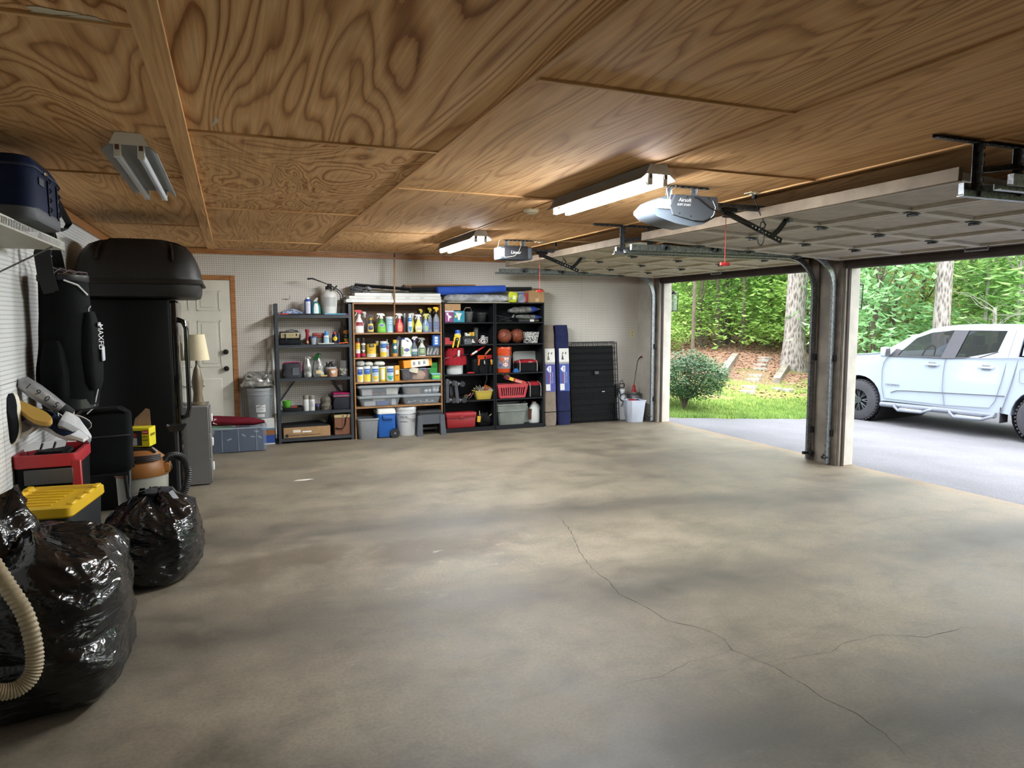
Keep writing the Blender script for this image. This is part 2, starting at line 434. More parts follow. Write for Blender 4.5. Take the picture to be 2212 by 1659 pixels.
# ================================================================== right wall with three door openings
OPEN = [(5.95, 8.93), (2.57, 5.53), (-.85, 2.15)]
HZ = 2.11
def pier(name, y0, y1, sides):
    w = struct(B().box(((RW+RW_OUT)/2, (y0+y1)/2, CH/2), (RW_OUT-RW-.001, y1-y0, CH)).build(name, 'painted_wall' if len(sides) == 1 else 'painted_wall_shaded'))
    for yy, s in sides:                       # painted reveal boards facing into the openings
        B().box(((RW+RW_OUT)/2+.012, yy+s*.008, HZ/2), (RW_OUT-RW-.01, .016, HZ), bev=.003).build('reveal_board', 'jamb_paint', w)
        B().box((RW-.012, yy-s*.055, HZ/2+.06), (.024, .10, HZ+.12), bev=.003).build('jamb_board', 'jamb_dirty_shaded', w)
        B().box((RW+.045, yy+s*.026, HZ/2), (.035, .02, HZ), bev=.003).build('stop_strip', 'header_dark', w)
    return w
pier('wall_right_1', 8.93, BW+.1, [(8.93, -1)])
pier('wall_right_2', 5.53, 5.95, [(5.95, 1), (5.53, -1)])
pier('wall_right_3', 2.15, 2.57, [(2.57, 1), (2.15, -1)])
pier('wall_right_4', NW, -.85, [(-.85, 1)])
for i, (y0, y1) in enumerate(OPEN):
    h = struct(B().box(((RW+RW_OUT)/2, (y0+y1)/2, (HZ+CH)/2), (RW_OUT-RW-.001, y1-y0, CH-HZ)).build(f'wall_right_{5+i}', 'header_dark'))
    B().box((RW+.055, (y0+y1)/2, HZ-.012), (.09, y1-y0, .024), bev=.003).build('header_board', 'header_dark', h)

# ================================================================== ceiling: sheets of plywood with battens
ce = struct(B().box(((LW+RW_OUT)/2, (NW+BW)/2, CH+.06), (RW_OUT-LW+.6, BW-NW+.6, .10)).build('ceiling', 'painted_wall'))
xA = -.165; colx = [LW, xA-.01, xA+1.22, xA+2.44, xA+3.66, xA+4.88, RW]
coly = [[2.46, 4.90, 7.34], [1.22, 3.66, 6.10, 8.54], [2.43, 4.75, 7.19], [1.10, 3.52, 5.96, 8.40], [2.4, 4.84, 7.28], [1.2, 3.64, 6.08, 8.52]]
k = 0
pick = [[1, 0, 5, 5], [3, 2, 1, 5, 5], [4, 5, 5, 4], [2, 4, 4, 5, 4], [5, 4, 5, 4], [4, 5, 4, 5, 4]]
for ci in range(6):
    x0, x1 = colx[ci], colx[ci+1]; yl = [NW] + coly[ci] + [BW]
    for ri, (a, b) in enumerate(zip(yl[:-1], yl[1:])):
        o = B().box((0, 0, 0), (x1-x0-.006, b-a-.012, .012), bev=.0015).build('plywood_panel', f'plywood_{pick[ci][min(ri, len(pick[ci])-1)]}', ce)
        o.location = ((x0+x1)/2, (a+b)/2, CH+.004); k += 1
    for y in coly[ci]:
        b = B().box((0, 0, 0), (x1-x0-.03, .022, .012), bev=.002).build('batten', 'wood_batten_cross', ce); b.location = ((x0+x1)/2, y-.018, CH-.007)
for x, w, th in ((xA-.03, .085, .018), (xA+1.22, .03, .008), (xA+2.44, .022, .008), (xA+3.66, .03, .01), (xA+4.88, .03, .01)):
    b = B().box((0, 0, 0), (w, BW-NW, th), bev=.002).build('batten', 'wood_batten', ce); b.location = (x, (NW+BW)/2, CH-th/2-.002)
# old putty smears on the sheets
mat('putty', 'c9bfa6', .8, var=.1)
for px, py, l, w, a in ((465, 262, .16, .018, .1), (105, 25, .12, .05, 1.4), (185, 40, .12, .035, 1.5), (797, 327, .05, .015, .3), (858, 315, .03, .012, .3)):
    p = wz(px, py, CH-.004); pts = []
    for i in range(14):
        q = 2*PI*i/14; rr = 1+.35*math.sin(3*q+px)
        pts.append((math.cos(q)*l/2*rr, math.sin(q)*w/2*rr))
    B().prism([(x*math.cos(a+PI/2)-y*math.sin(a+PI/2), x*math.sin(a+PI/2)+y*math.cos(a+PI/2)) for x, y in pts], (p.x, p.y, CH-.0035), (1, 0, 0), (0, 1, 0), (0, 0, -.0012)).build('putty_smear', 'putty', ce)
# ================================================================== overhead garage doors, tracks, openers, lights
def garage_door(y0, y1, pm, fm, label):
    W = y1-y0; X0, X1, Z0, Z1 = 3.52, 5.86, 2.285, 2.165
    L = math.hypot(X1-X0, Z0-Z1); ang = math.atan2(Z0-Z1, X1-X0)
    t = thing('garage_door', label, 'garage door', (X0, (y0+y1)/2, Z0), rot=(0, ang, 0))
    n = 4; sl = L/n; nc = 4; cw = W/nc; th = .042
    def sec_mesh(first, last):
        b = B(); r = .052; st = .085
        b.box((r/2+.002, 0, th/2), (r, W, th), bev=.003); b.box((sl-r/2-.002, 0, th/2), (r, W, th), bev=.003)
        for k in range(nc+1):
            yc = -W/2+k*cw; w = st
            if k == 0: yc += st/2
            if k == nc: yc -= st/2
            b.box((sl/2, yc, th/2), (sl-2*r, w, th), bev=.003)
        return b.mesh('section')
    sm = sec_mesh(0, 0)
    pb = B().box((0, 0, 0), (sl-.1, cw-.08, .008)); pb.box((-(sl-.1)/2+.008, 0, -.005), (.012, cw-.08, .012), bev=.003); pb.box(((sl-.1)/2-.008, 0, -.005), (.012, cw-.08, .012), bev=.003)
    pb.box((0, -(cw-.08)/2+.008, -.005), (sl-.1, .012, .012), bev=.003); pb.box((0, (cw-.08)/2-.008, -.005), (sl-.1, .012, .012), bev=.003)
    pm_ = pb.mesh('panel')
    hb = B().box((0, 0, -.006), (.10, .05, .006), bev=.001); hb.cyl((0, -.03, -.016), (0, .03, -.016), .009); hb.box((.03, 0, -.012), (.03, .03, .012), bev=.002)
    hm = hb.mesh('hinge')
    for i in range(n):
        s = obj('section', sm, fm, t, (i*sl, 0, 0))
        for k in range(nc): obj('panel', pm_, pm, s, (sl/2, -W/2+(k+.5)*cw, .026))
        if i:
            for k in range(nc+1): obj('hinge', hm, 'galvanised_dark', t, (i*sl, max(-W/2+.04, min(W/2-.04, -W/2+k*cw)), 0))
    B().box((-.012, 0, th/2+.01), (.03, W, th+.03), bev=.003).build('edge_board', 'door_edge', t)
    B().box((L+.012, 0, th/2), (.03, W, th+.01), bev=.006).build('bottom_seal', 'seal_dark', t)
    # lift handle near the bottom edge
    B().tube([(L-.05, -.10, -.002), (L-.05, -.10, -.03), (L-.05, .10, -.03), (L-.05, .10, -.002)], .007).build('lift_handle', 'galvanised', t)
    return t
garage_door(5.93, 8.95, 'door_panel_cream', 'door_frame_cream', 'cream panelled overhead garage door hanging open by the back wall')
garage_door(2.55, 5.55, 'door_panel', 'door_frame', 'grey-white panelled overhead garage door hanging open beyond the brighter opener')
garage_door(-.87, 2.17, 'door_panel', 'door_frame', 'panelled overhead garage door open in the third bay')

def sweep_track(b, y, w, h, zc, xs, xe, side):
    """rectangular channel along the horizontal run, round the bend, down the jamb"""
    R = .36; pts = [(xs, zc), (xe-R, zc)]
    for k in range(1, 9):
        a = PI/2*k/8; pts.append((xe-R+R*math.sin(a), zc-R+R*math.cos(a)))
    pts.append((xe, .02)); rings = []
    for i, (x, z) in enumerate(pts):
        a = pts[max(i-1, 0)]; c = pts[min(i+1, len(pts)-1)]; d = V((c[0]-a[0], 0, c[1]-a[1])).normalized(); nn = V((d.z, 0, -d.x))
        p = V((x, y, z))
        rings.append([p+nn*h/2+V((0, w/2, 0)), p-nn*h/2+V((0, w/2, 0)), p-nn*h/2-V((0, w/2, 0)), p+nn*h/2-V((0, w/2, 0))])
    b.skin(rings)
def perforated(b, p0, p1, w, th, axis):
    """perforated angle iron: a strip with rows of bumps for the slots"""
    p0, p1 = V(p0), V(p1); d = p1-p0; L = d.length; u = d.normalized(); a = V(axis); c = u.cross(a)
    r = Matrix((u, a, c)).transposed()
    b.box((p0+p1)/2, (L, w, th), rot=r); b.box((p0+p1)/2+a*(w/2)+c*(w/2), (L, th, w), rot=r)
mat('slot_dark', '17181a', .6, var=0)
def slots(p0, p1, w, axis, parent, step=.05):
    p0, p1 = V(p0), V(p1); u = (p1-p0).normalized(); L = (p1-p0).length; a = V(axis); c = u.cross(a); r = Matrix((u, a, c)).transposed(); b = B()
    k = step/2
    while k < L-.01: b.box(p0+u*k-c*.0022, (.022, .009, .006), rot=r); b.box(p0+u*k+c*.0022, (.022, .009, .006), rot=r); k += step
    b.build('slot', 'slot_dark', parent)['kind'] = 'stuff'
def track_set(y, side, label, hang):
    t = thing('door_track', label, 'door track', (0, 0, 0), group=None)
    b = B(); sweep_track(b, y, .028, .055, 2.225, 3.42, 5.89, side); b.build('channel', 'galvanised', t)
    B().box((4.35, y+side*.03, 2.182), (1.95, .035, .004)).box((4.35, y+side*.046, 2.195), (1.95, .004, .03)).build('angle_rail', 'galvanised', t)
    for x in (3.78, 4.36, 4.95, 5.42):
        rb = B().box((x, y-side*.03, 2.235), (.09, .03, .05), bev=.004); rb.cyl((x, y-side*.045, 2.222), (x, y+side*.004, 2.222), .02, seg=12); rb.cyl((x, y-side*.05, 2.222), (x, y-side*.06, 2.222), .009, seg=8)
        rb.build('roller_bracket', 'galvanised_dark', t)
    if hang:
        h = B(); yy = y+side*.045
        perforated(h, (3.16, yy, CH-.02), (3.98, yy, CH-.02), .032, .003, (0, 1, 0))
        perforated(h, (3.48, yy, 2.18), (3.48, yy, CH-.01), .032, .003, (0, 1, 0)); perforated(h, (3.78, yy, 2.20), (3.78, yy, CH-.01), .032, .003, (0, 1, 0))
        perforated(h, (3.50, yy, 2.30), (3.78, yy, 2.34), .03, .003, (0, 1, 0))
        hb = h.build('hanger_bracket', 'galvanised_dark', t)
        slots((3.16, yy-.017, CH-.02), (3.98, yy-.017, CH-.02), .03, (0, 0, 1), hb); slots((3.48, yy-.017, 2.2), (3.48, yy-.017, CH-.02), .03, (1, 0, 0), hb, .04); slots((3.78, yy-.017, 2.2), (3.78, yy-.017, CH-.02), .03, (1, 0, 0), hb, .04)
    for z in (.35, 1.15):
        B().box((5.915, y, z), (.03, .075, .07), bev=.003).build('wall_bracket', 'black_steel', t)
    B().box((5.90, y+side*.035, .09), (.05, .035, .05), bev=.006).cyl((5.88, y, .09), (5.82, y, .09), .018, seg=12).build('sensor_eye', 'black_steel', t)
    B().tube([(5.93, y, 2.08), (5.935, y+.012*side, 1.2), (5.93, y, .35), (5.9, y+.02*side, .10)], .0025, 5).build('wire', 'black_steel', t)
    return t
track_set(8.99, 1, 'galvanised door track running beside the back wall', False)
track_set(5.875, -1, 'galvanised door track curving down the pier beside the cream door', True)
track_set(5.605, 1, 'galvanised door track curving down the pier beside the grey-white door', False)
tn = track_set(2.48, -1, 'galvanised door track on a perforated hanger with black springs', True)
mat('spring_black', '141518', .5, metal=.4, var=.1)
for (a, c) in (((3.85, 2.40, 2.40), (5.5, 2.40, 2.33)), ((3.92, 2.36, 2.33), (5.5, 2.36, 2.26))):
    pts = []; a, c = V(a), V(c)
    b = B().cyl(a, c, .026, seg=12)
    for k in range(60):
        p = a.lerp(c, k/60); b.cyl(p, p+(c-a).normalized()*.006, .030, seg=10)
    b.build('extension_spring', 'spring_black', tn)
track_set(2.24, 1, 'galvanised door track of the third bay', False)

# ------------------------------------------------------------------ openers
mat('opener_grey', '4c5157', .45, var=.05); mat('opener_dark', '2d3036', .45, var=.05); mat('opener_lens', '59616a', .4, var=.03)
mat('label_white', 'e8e8e4', .6, var=.02); mat('ink_dark', '26282c', .7, var=0); mat('ink_white', 'f2f2f0', .6, var=0)
mat('wire_cream', 'd8cfae', .6, var=.03); mat('cord_black', '121214', .5, var=0); mat('rope_red', 'c4282c', .6, var=.05)
def opener(x0, x1, yc, depth, z0, z1, round_, label):
    t = thing('garage_door_opener', label, 'door opener', ((x0+x1)/2, yc, z0))
    L = x1-x0; H = z1-z0
    if round_:
        side = [(-L/2, .06), (-L/2+.04, .025), (-L/2+.18, -.012), (.05, -.028), (L/2-.12, -.010), (L/2-.02, .04), (L/2, H*.6), (L/2-.015, H), (-L/2+.14, H), (-L/2+.05, H-.04), (-L/2, H-.09)]
        B().prism(side, (0, -depth/2+.02, 0), (1, 0, 0), (0, 0, 1), (0, depth-.02, 0)).build('light_cover', 'opener_lens', t)
        plate = [(-L/2+.155, .04), (-L/2+.30, .012), (L/2-.13, .010), (L/2-.035, .05), (L/2-.01, H*.6), (L/2-.02, H), (-L/2+.17, H), (-L/2+.13, H*.55)]
        B().prism(plate, (0, -depth/2, 0), (1, 0, 0), (0, 0, 1), (0, depth-.005, 0)).build('side_plate', 'opener_grey', t)
        b = B(); b.tube([(L/2-.06, -depth/2-.001, H*.86), (L/2-.035, -depth/2-.001, H*.6), (L/2-.05, -depth/2-.001, H*.3), (L/2-.075, -depth/2-.001, .03)], .0022, 5); b.build('trim_line', 'ink_white', t)
        lettering('Airsoft', .030, t, (-L/2+.24, -depth/2-.0005, H*.80), 'ink_white', width=.10, shear=.2)
        lettering('SOFT START', .012, t, (-L/2+.235, -depth/2-.0005, H*.62), 'ink_white', width=.105)
        for dx, dz in ((-L/2+.2, .05), (.03, .035), (L/2-.08, .032), (.0, H*.93), (L/2-.09, H*.93)):
            B().cyl((dx, -depth/2-.002, dz), (dx, -depth/2+.004, dz), .006, seg=8).build('screw', 'ink_dark', t)
        st = [(-L/2+.055, H-.065), (-L/2+.10, H-.03)]
        for k, w in ((0, .05), (1, .06)):
            B().box((-L/2+.06+.055*k, -depth/2+.012, H*.62), (.048, .008, .06), bev=.001).build('sticker', 'label_white', t)
        wires = [[(-L/2+.11, -depth/2, H*.8), (-L/2+.09, -depth/2-.01, H+.03), (-L/2+.17, -depth/2+.05, H+.07), (-L/2+.22, -depth/2+.06, H+.075)], [(-L/2+.12, -depth/2, H*.8), (-L/2+.13, -depth/2-.01, H+.02), (-L/2+.2, -depth/2+.04, H+.06), (-L/2+.15, -depth/2+.05, H+.08), (-L/2+.12, -depth/2+.04, H+.05)]]
    else:
        B().box((0, 0, H/2), (L-.10, depth, H), bev=.012, seg=2).build('housing', 'opener_dark', t)
        for s in (-1, 1): B().box((s*(L/2-.035), 0, H/2-.002), (.085, depth-.01, H-.012), bev=.018, seg=3).build('light_cover', 'opener_lens', t)
        lettering('Linear', .036, t, (-.01, -depth/2-.0005, H*.52), 'ink_white', width=.12, shear=.15)
        B().box((-L/2-.008, -depth/2+.06, H*.5), (.006, .09, .09), bev=.001).build('sticker', 'label_white', t)
        B().box((-L/2+.02, -depth/2+.002, H*.5), (.05, .006, .09), bev=.001).build('sticker', 'label_white', t)
        wires = [[(-L/2+.02, -depth/2-.006, H*.25), (-L/2+.05, -depth/2-.02, .02), (-.03, -depth/2-.015, .04), (.02, -depth/2-.012, H*.6), (.05, -depth/2, H), (.08, 0, CH-z0-.01)], [(-L/2, -depth/2-.005, H*.4), (-L/2-.05, -depth/2-.01, H*.6), (-L/2-.02, -depth/2, H+.05), (-L/2+.02, -depth/2+.03, CH-z0-.005)]]
    for w in wires: B().tube(w, .0022, 5).build('wire', 'wire_cream', t)
    # perforated strap brackets to the ceiling
    h = B(); perforated(h, (-.13, -.05, CH-z0-.015), (.22, -.05, CH-z0-.015), .03, .003, (0, 1, 0))
    for x in (-.08, .12): perforated(h, (x, -.05, H-.01), (x, -.05, CH-z0-.01), .03, .003, (0, 1, 0))
    hb = h.build('hanger_bracket', 'galvanised', t); slots((-.13, -.067, CH-z0-.015), (.22, -.067, CH-z0-.015), .03, (0, 0, 1), hb)
    # rail, trolley, arms
    rl = 5.90-(x0+x1)/2; zr = H-.03
    rb = B().box(((L/2+rl)/2, 0, zr), (rl-L/2, .035, .03), bev=.003); rb.build('rail', 'galvanised_dark', t)
    B().box(((L/2+rl)/2, 0, zr-.020), (rl-L/2, .012, .010)).build('rail_chain', 'galvanised', t)
    tx = L/2+.17
    B().box((tx, 0, zr-.03), (.13, .045, .035), bev=.008).box((tx-.01, 0, zr-.06), (.06, .03, .04), bev=.006).cyl((tx-.02, -.03, zr-.065), (tx-.02, .03, zr-.065), .012, seg=10).build('trolley', 'black_steel', t)
    a0 = V((tx, -.02, zr-.06)); a1 = V((tx+.46, -.02, zr-.225)); b = B(); d = (a1-a0).normalized(); nn = V((-d.z, 0, d.x))
    b.skin([[a0+nn*.02, a0-nn*.02, a0-nn*.02+V((0, .006, 0)), a0+nn*.02+V((0, .006, 0))], [a1+nn*.02, a1-nn*.02, a1-nn*.02+V((0, .006, 0)), a1+nn*.02+V((0, .006, 0))]])
    ar = b.build('straight_arm', 'black_steel', t)
    hb = B()
    for k in range(9):
        p = a0.lerp(a1, .42+.065*k); hb.cyl(p+V((0, -.002, 0)), p+V((0, .008, 0)), .006, seg=8)
    hb.build('bolt_hole', 'label_white', ar)['kind'] = 'stuff'
    c0 = a0.lerp(a1, .80); c1 = c0+V((.06, 0, .045)); c2 = c0+V((.13, 0, .125))
    b = B(); b.strap([c0-V((.01, 0, .01)), c1, c2], .036, .006, (0, 0, 1) if False else None) if False else None
    for p, q in ((c0-V((.015, 0, .01)), c1), (c1, c2)):
        d = (q-p).normalized(); nn = V((-d.z, 0, d.x))
        b.skin([[p+nn*.019, p-nn*.019, p-nn*.019+V((0, -.006, 0)), p+nn*.019+V((0, -.006, 0))], [q+nn*.019, q-nn*.019, q-nn*.019+V((0, -.006, 0)), q+nn*.019+V((0, -.006, 0))]])
    b.build('curved_arm', 'black_steel', t)
    B().box(c2+V((.015, 0, -.005)), (.05, .05, .05), bev=.006).cyl(c2+V((.0, -.035, -.005)), c2+V((.0, .035, -.005)), .011).build('door_bracket', 'galvanised', t)
    # release cord and handle
    hz = -.25 if round_ else -.33
    B().cyl((tx-.045, -.03, zr-.07), (tx-.045, -.03, hz), .0022, seg=5).build('release_cord', 'rope_red', t)
    B().box((tx-.045, -.03, hz-.012), (.072, .016, .022), bev=.004, seg=2, taper=(1.12, 1)).build('release_handle', 'rope_red', t)
    # power cord, looped and plugged in at the ceiling
    pl = V((L/2+.39, .0, CH-z0-.02)) if round_ else V((L/2+.36, .05, CH-z0-.02))
    B().box(pl, (.03, .03, .05), bev=.006).build('plug', 'cord_black', t)
    q = a0.lerp(a1, .58)+V((0, -.03, 0))
    pts = [(-.02, -depth/2+.03, H+.004), (.08, -depth/2-.005, H*.9), (.17, -depth/2-.012, H*.55), (L/2+.02, -depth/2-.01, .06)] if round_ else [(.03, -depth/2+.03, H+.004), (.1, -depth/2+.03, H*.95), (L/2+.05, 0, H*.8)]
    pts = [V(p) for p in pts] + [q+V((-.06, 0, .02)), q]
    for k in range(26):
        a = 2*PI*k/13; rr = .05 if k < 13 else .035
        pts.append(q+V((rr*.55*math.sin(a)-.01*k/13-.02*(k < 13), -.004*(k/13), -rr*1.1*(1-math.cos(a))*(1 if k < 13 else -.7))))
    pts += [q+V((.02, 0, .03)), pl.lerp(q, .45), pl-V((0, 0, .02))]
    B().tube(pts, .0042, 6).build('power_cord', 'cord_black', t)
    return t
opener(2.55, 3.07, 4.03, .24, 2.215, 2.385, True, 'grey belt opener with pale light cover above the middle bay')
opener(2.80, 3.18, 7.42, .22, 2.232, 2.385, False, 'small dark opener with white end covers beside the cream door')
mat('outlet_plate', 'c8bfa4', .5, var=.03)
for x, y in ((3.46, 4.03), (3.35, 7.47)):
    tag(B().box((x, y, CH-.004), (.12, .08, .008), bev=.002).box((x, y-.012, CH-.011), (.03, .03, .006)).box((x, y+.018, CH-.011), (.03, .03, .006)).build('ceiling_outlet', 'outlet_plate'), 'cream ceiling outlet above the ' + ('grey belt opener rail' if y < 5 else 'small dark opener rail'), 'outlet')

# ------------------------------------------------------------------ tube lights
m, t = newmat('tube_lit'); t.b.inputs['Base Color'].default_value = (.95, .95, .95, 1); t.b.inputs['Emission Color'].default_value = (.93, .97, 1.0, 1); t.b.inputs['Emission Strength'].default_value = TUBE_STRENGTH
mat('tube_off', 'd2d8e2', .3, var=.02); mat('socket_brown', '5d4234', .6, var=.05); mat('reflector_white', '8f908d', .45, var=.05)
def tube_light(x, y0, y1, lit, label):
    t = thing('tube_light', label, 'ceiling light', (x, (y0+y1)/2, CH-.004)); L = y1-y0
    prof = [(-.055, 0), (.055, 0), (.055, -.012), (.072, -.045), (.118, -.083), (.116, -.087), (.068, -.050), (-.068, -.050), (-.116, -.087), (-.118, -.083), (-.072, -.045), (-.055, -.012)]
    B().prism(prof, (0, -L/2, 0), (1, 0, 0), (0, 0, 1), (0, L, 0)).build('reflector', 'reflector_white', t)
    for s in (-1, 1):
        e = B().prism([(-.056, 0), (.056, 0), (.082, -.056), (-.082, -.056)], (0, s*(L/2+.003), 0), (1, 0, 0), (0, 0, 1), (0, -s*.004, 0)).build('end_plate', 'white_enamel', t)
        for dx in (-.05, .05):
            B().box((dx, s*(L/2-.012), -.084), (.032, .018, .062), bev=.003).build('lamp_holder', 'white_enamel', t)
            B().box((dx, s*(L/2-.001), -.066), (.018, .006, .026), bev=.001).build('contact', 'socket_brown', t)
    for dx in (-.05, .05):
        o = B().cyl((dx, -L/2+.03, -.098), (dx, L/2-.03, -.098), .0165, seg=14).build('tube', 'tube_lit' if lit else 'tube_off', t)
        for s in (-1, 1): B().cyl((dx, s*(L/2-.032), -.098), (dx, s*(L/2-.02), -.098), .017, seg=12).build('tube_cap', 'galvanised', o)
    return t
tube_light(-.415, 3.80, 5.08, False, 'unlit twin tube ceiling light above the fridge side')
tube_light(2.30, 3.48, 4.76, True, 'lit twin tube ceiling light beside the grey belt opener')
tube_light(2.36, 6.72, 8.00, True, 'lit twin tube ceiling light beside the small dark opener')
p = wz(1148, 457, CH-.02)
t = thing('smoke_detector', 'round cream smoke detector on the plywood ceiling', 'smoke detector', (p.x, p.y, CH-.002))
mat('detector_cream', 'c9bd9c', .5, var=.05)
B().lathe([(.062, 0), (.062, -.010), (.058, -.014), (.055, -.026), (.040, -.034), (.0, -.036)], seg=24).build('housing', 'detector_cream', t)
B().lathe([(.034, -.034), (.034, -.037), (.026, -.037), (.026, -.034)], seg=20).build('grille_ring', 'outlet_plate', t)
# ================================================================== builders for the things on the shelves
def C(hexc, rough=.42, metal=0., **k):
    n = 'paint_%s_%d_%d' % (hexc, int(rough*100), int(metal*100))
    if n not in MATS: mat(n, hexc, rough, metal, **{'var': .04, **k})
    return n
def CL(hexc, alpha=.45, rough=.25):
    """see-through plastic"""
    n = 'clear_%s_%d' % (hexc, int(alpha*100))
    if n not in MATS: mat(n, hexc, rough, var=.03, alpha=alpha)
    return n
CROPS = {'S': (590, 600, 9.217), 'S2': (590, 770, 8.294), 'W': (755, 650, 11.06), 'W2': (755, 770, 9.215), 'A': (950, 640, 9.617), 'A2': (950, 770, 9.617), 'T': (740, 600, 4.916), 'R': (1060, 580, 4.1475), 'P': (1320, 780, 11.85), 'D': (400, 560, 3.77)}
def cp(c, x, y, Y): o = CROPS[c]; return wy(o[0]+x/o[2], o[1]+y/o[2], Y)
def it(c, x0, x1, yt, z, Y=9.26):
    """measured centre x, width and height of a thing standing at height z"""
    a = cp(c, x0, yt, Y); b = cp(c, x1, yt, Y); return (a.x+b.x)/2, b.x-a.x, max(.01, (a.z+b.z)/2-z)
def fr(prof, u):
    if u <= prof[0][0]: return prof[0][1]
    for (a, fa), (b, fb) in zip(prof[:-1], prof[1:]):
        if u <= b: return fa+(fb-fa)*((u-a)/(b-a) if b > a else 1)
    return prof[-1][1]
class Body:
    """bottle, can or tub: superellipse sections of varying width"""
    def __init__(s, prof, h, w, d, n=2., seg=22): s.p, s.h, s.w, s.d, s.n, s.seg = prof, h, w, d, n, seg
    def ring(s, u, k=1.):
        f = fr(s.p, u); W, D = s.w/2*f, min(s.d/2, s.d/2*f*1.15 if s.n == 2. and s.d < s.w*.9 else s.d/2*f)
        out = []
        for i in range(s.seg):
            a = 2*PI*i/s.seg; c, q = math.cos(a), math.sin(a); e = 2/s.n
            out.append(V((W*k*math.copysign(abs(c)**e, c), D*k*math.copysign(abs(q)**e, q), u*s.h)))
        return out
    def mesh(s, top=True): return B().skin([s.ring(u) for u, f in s.p], cap1=top)
    def front(s, x, u):
        f = fr(s.p, u); W = s.w/2*f; D = min(s.d/2, s.d/2*f*1.15 if s.n == 2. and s.d < s.w*.9 else s.d/2*f)
        q = min(.999, abs(x)/max(W, 1e-5)); return -D*(1-q**s.n)**(1/s.n)
    def patch(s, u0, u1, half, off=.0007, nx=12, ny=5, shape=None):
        vs, fs = [], []
        for j in range(ny+1):
            u = u0+(u1-u0)*j/ny; W = s.w/2*fr(s.p, u); hh = half
            if shape: hh = half*shape(j/ny)
            for i in range(nx+1):
                x = W*math.sin((2*i/nx-1)*PI/2*hh) if half >= 1 else W*hh*(2*i/nx-1)
                vs.append(V((x, s.front(x, u)-off, u*s.h)))
        for j in range(ny):
            for i in range(nx):
                a = j*(nx+1)+i; fs.append((a, a+1, a+nx+2, a+nx+1))
        return B().faces(vs, fs)
    def text(s, st, size, u, width, parent, m, off=.0015, **kw):
        me = text_mesh(st, size, width, None, extrude=.0, **kw)
        for v in me.vertices:
            z = u*s.h+v.co.z; v.co = V((v.co.x, s.front(v.co.x, z/s.h)-off, z))
        return obj('lettering', me, m, parent)
OVAL = lambda t_: math.sqrt(max(.02, 1-(2*t_-1)**2))
P_CAN = [(0, .95), (.02, 1), (.98, 1), (1, .96)]
P_AERO = [(0, .96), (.02, 1), (.74, 1), (.79, .9), (.82, .62), (.83, .62)]
P_SPRAY = [(0, .92), (.02, 1), (.36, .98), (.50, .80), (.60, .50), (.68, .36), (.74, .34)]
P_SPRAY2 = [(0, .80), (.02, .86), (.25, 1), (.42, .92), (.55, .62), (.64, .42), (.74, .36)]
P_SPRAY3 = [(0, .95), (.02, 1), (.45, 1), (.56, .9), (.66, .5), (.72, .3), (.76, .3)]
def trigger(t, h, w, m, m2=None, flip=1, k=1.):
    """trigger head: collar, body with nozzle, lever"""
    z = h*.72; H = h-z; m2 = m2 or m; s = flip
    B().lathe([(w*.20, z), (w*.21, z+H*.12), (w*.19, z+H*.30), (w*.15, z+H*.34)], seg=14).build('collar', m2, t)
    side = [(-.50, .74), (-.50, .95), (-.30, 1.0), (.15, 1.0), (.34, .88), (.42, .55), (.30, .50), (.18, .62), (.14, .28), (-.13, .28), (-.15, .60), (-.34, .72)]
    B().prism([(x*w*.95*s*k, z+y*H) for x, y in side], (0, -.011, 0), (1, 0, 0), (0, 0, 1), (0, .022, 0)).build('spray_head', m, t)
    B().prism([(x*w*.95*s*k, z+y*H) for x, y in [(-.28, .72), (-.20, .72), (-.30, .30), (-.46, .05), (-.50, .10), (-.38, .36)]], (0, -.006, 0), (1, 0, 0), (0, 0, 1), (0, .012, 0)).build('trigger', m2 if m2 != m else m, t)
def place(name, label, cat, x, y, z, rz=0., group=None): return thing(name, label, cat, (x, y, z), rz, group)
def spray(c, x0, x1, yt, z, label, body, head, bands=(), texts=(), prof=P_SPRAY, dd=.6, y=None, head2=None, flip=1, rz=0., name='spray_bottle'):
    x, w, h = it(c, x0, x1, yt, z); d = w*dd; Y = y if y else 9.215+d/2
    t = place(name, label, 'spray bottle', x, Y, z, rz)
    bd = Body(prof, h, w, d); bd.mesh().build('bottle', body, t)
    for i, (u0, u1, hw, m, sh) in enumerate(bands): bd.patch(u0, u1, hw, .0006+.0004*i, shape=sh).build('label', m, t)
    for (s, sz, u, wd, m) in texts: bd.text(s, sz*h, u, wd*w, t, m)
    trigger(t, h, w, head, head2, flip)
    return t
def can(c, x0, x1, yt, z, label, body, bands=(), texts=(), cap=None, cat='can', aero=False, y=None, name='can', capz=.80, capr=.9, lid=None):
    x, w, h = it(c, x0, x1, yt, z); Y = y if y else 9.215+w/2
    t = place(name, label, cat, x, Y, z)
    bd = Body(P_AERO if aero else P_CAN, h, w, w); bd.mesh().build('body', body, t)
    for i, (u0, u1, hw, m, sh) in enumerate(bands): bd.patch(u0, u1, hw, .0006+.0004*i, shape=sh).build('label', m, t)
    for (s, sz, u, wd, m) in texts: bd.text(s, sz*h, u, wd*w, t, m)
    if aero and cap: B().lathe([(w*.5*capr, h*capz), (w*.5*capr, h*.965), (w*.46*capr, h), (0, h)], seg=18).build('cap', cap, t)
    if lid: B().lathe([(w*.515, h*.925), (w*.515, h*.985), (w*.48, h*1.0), (w*.2, h*1.0), (w*.2, h*1.006), (0, h*1.006)], seg=22).build('lid', lid, t)
    return t
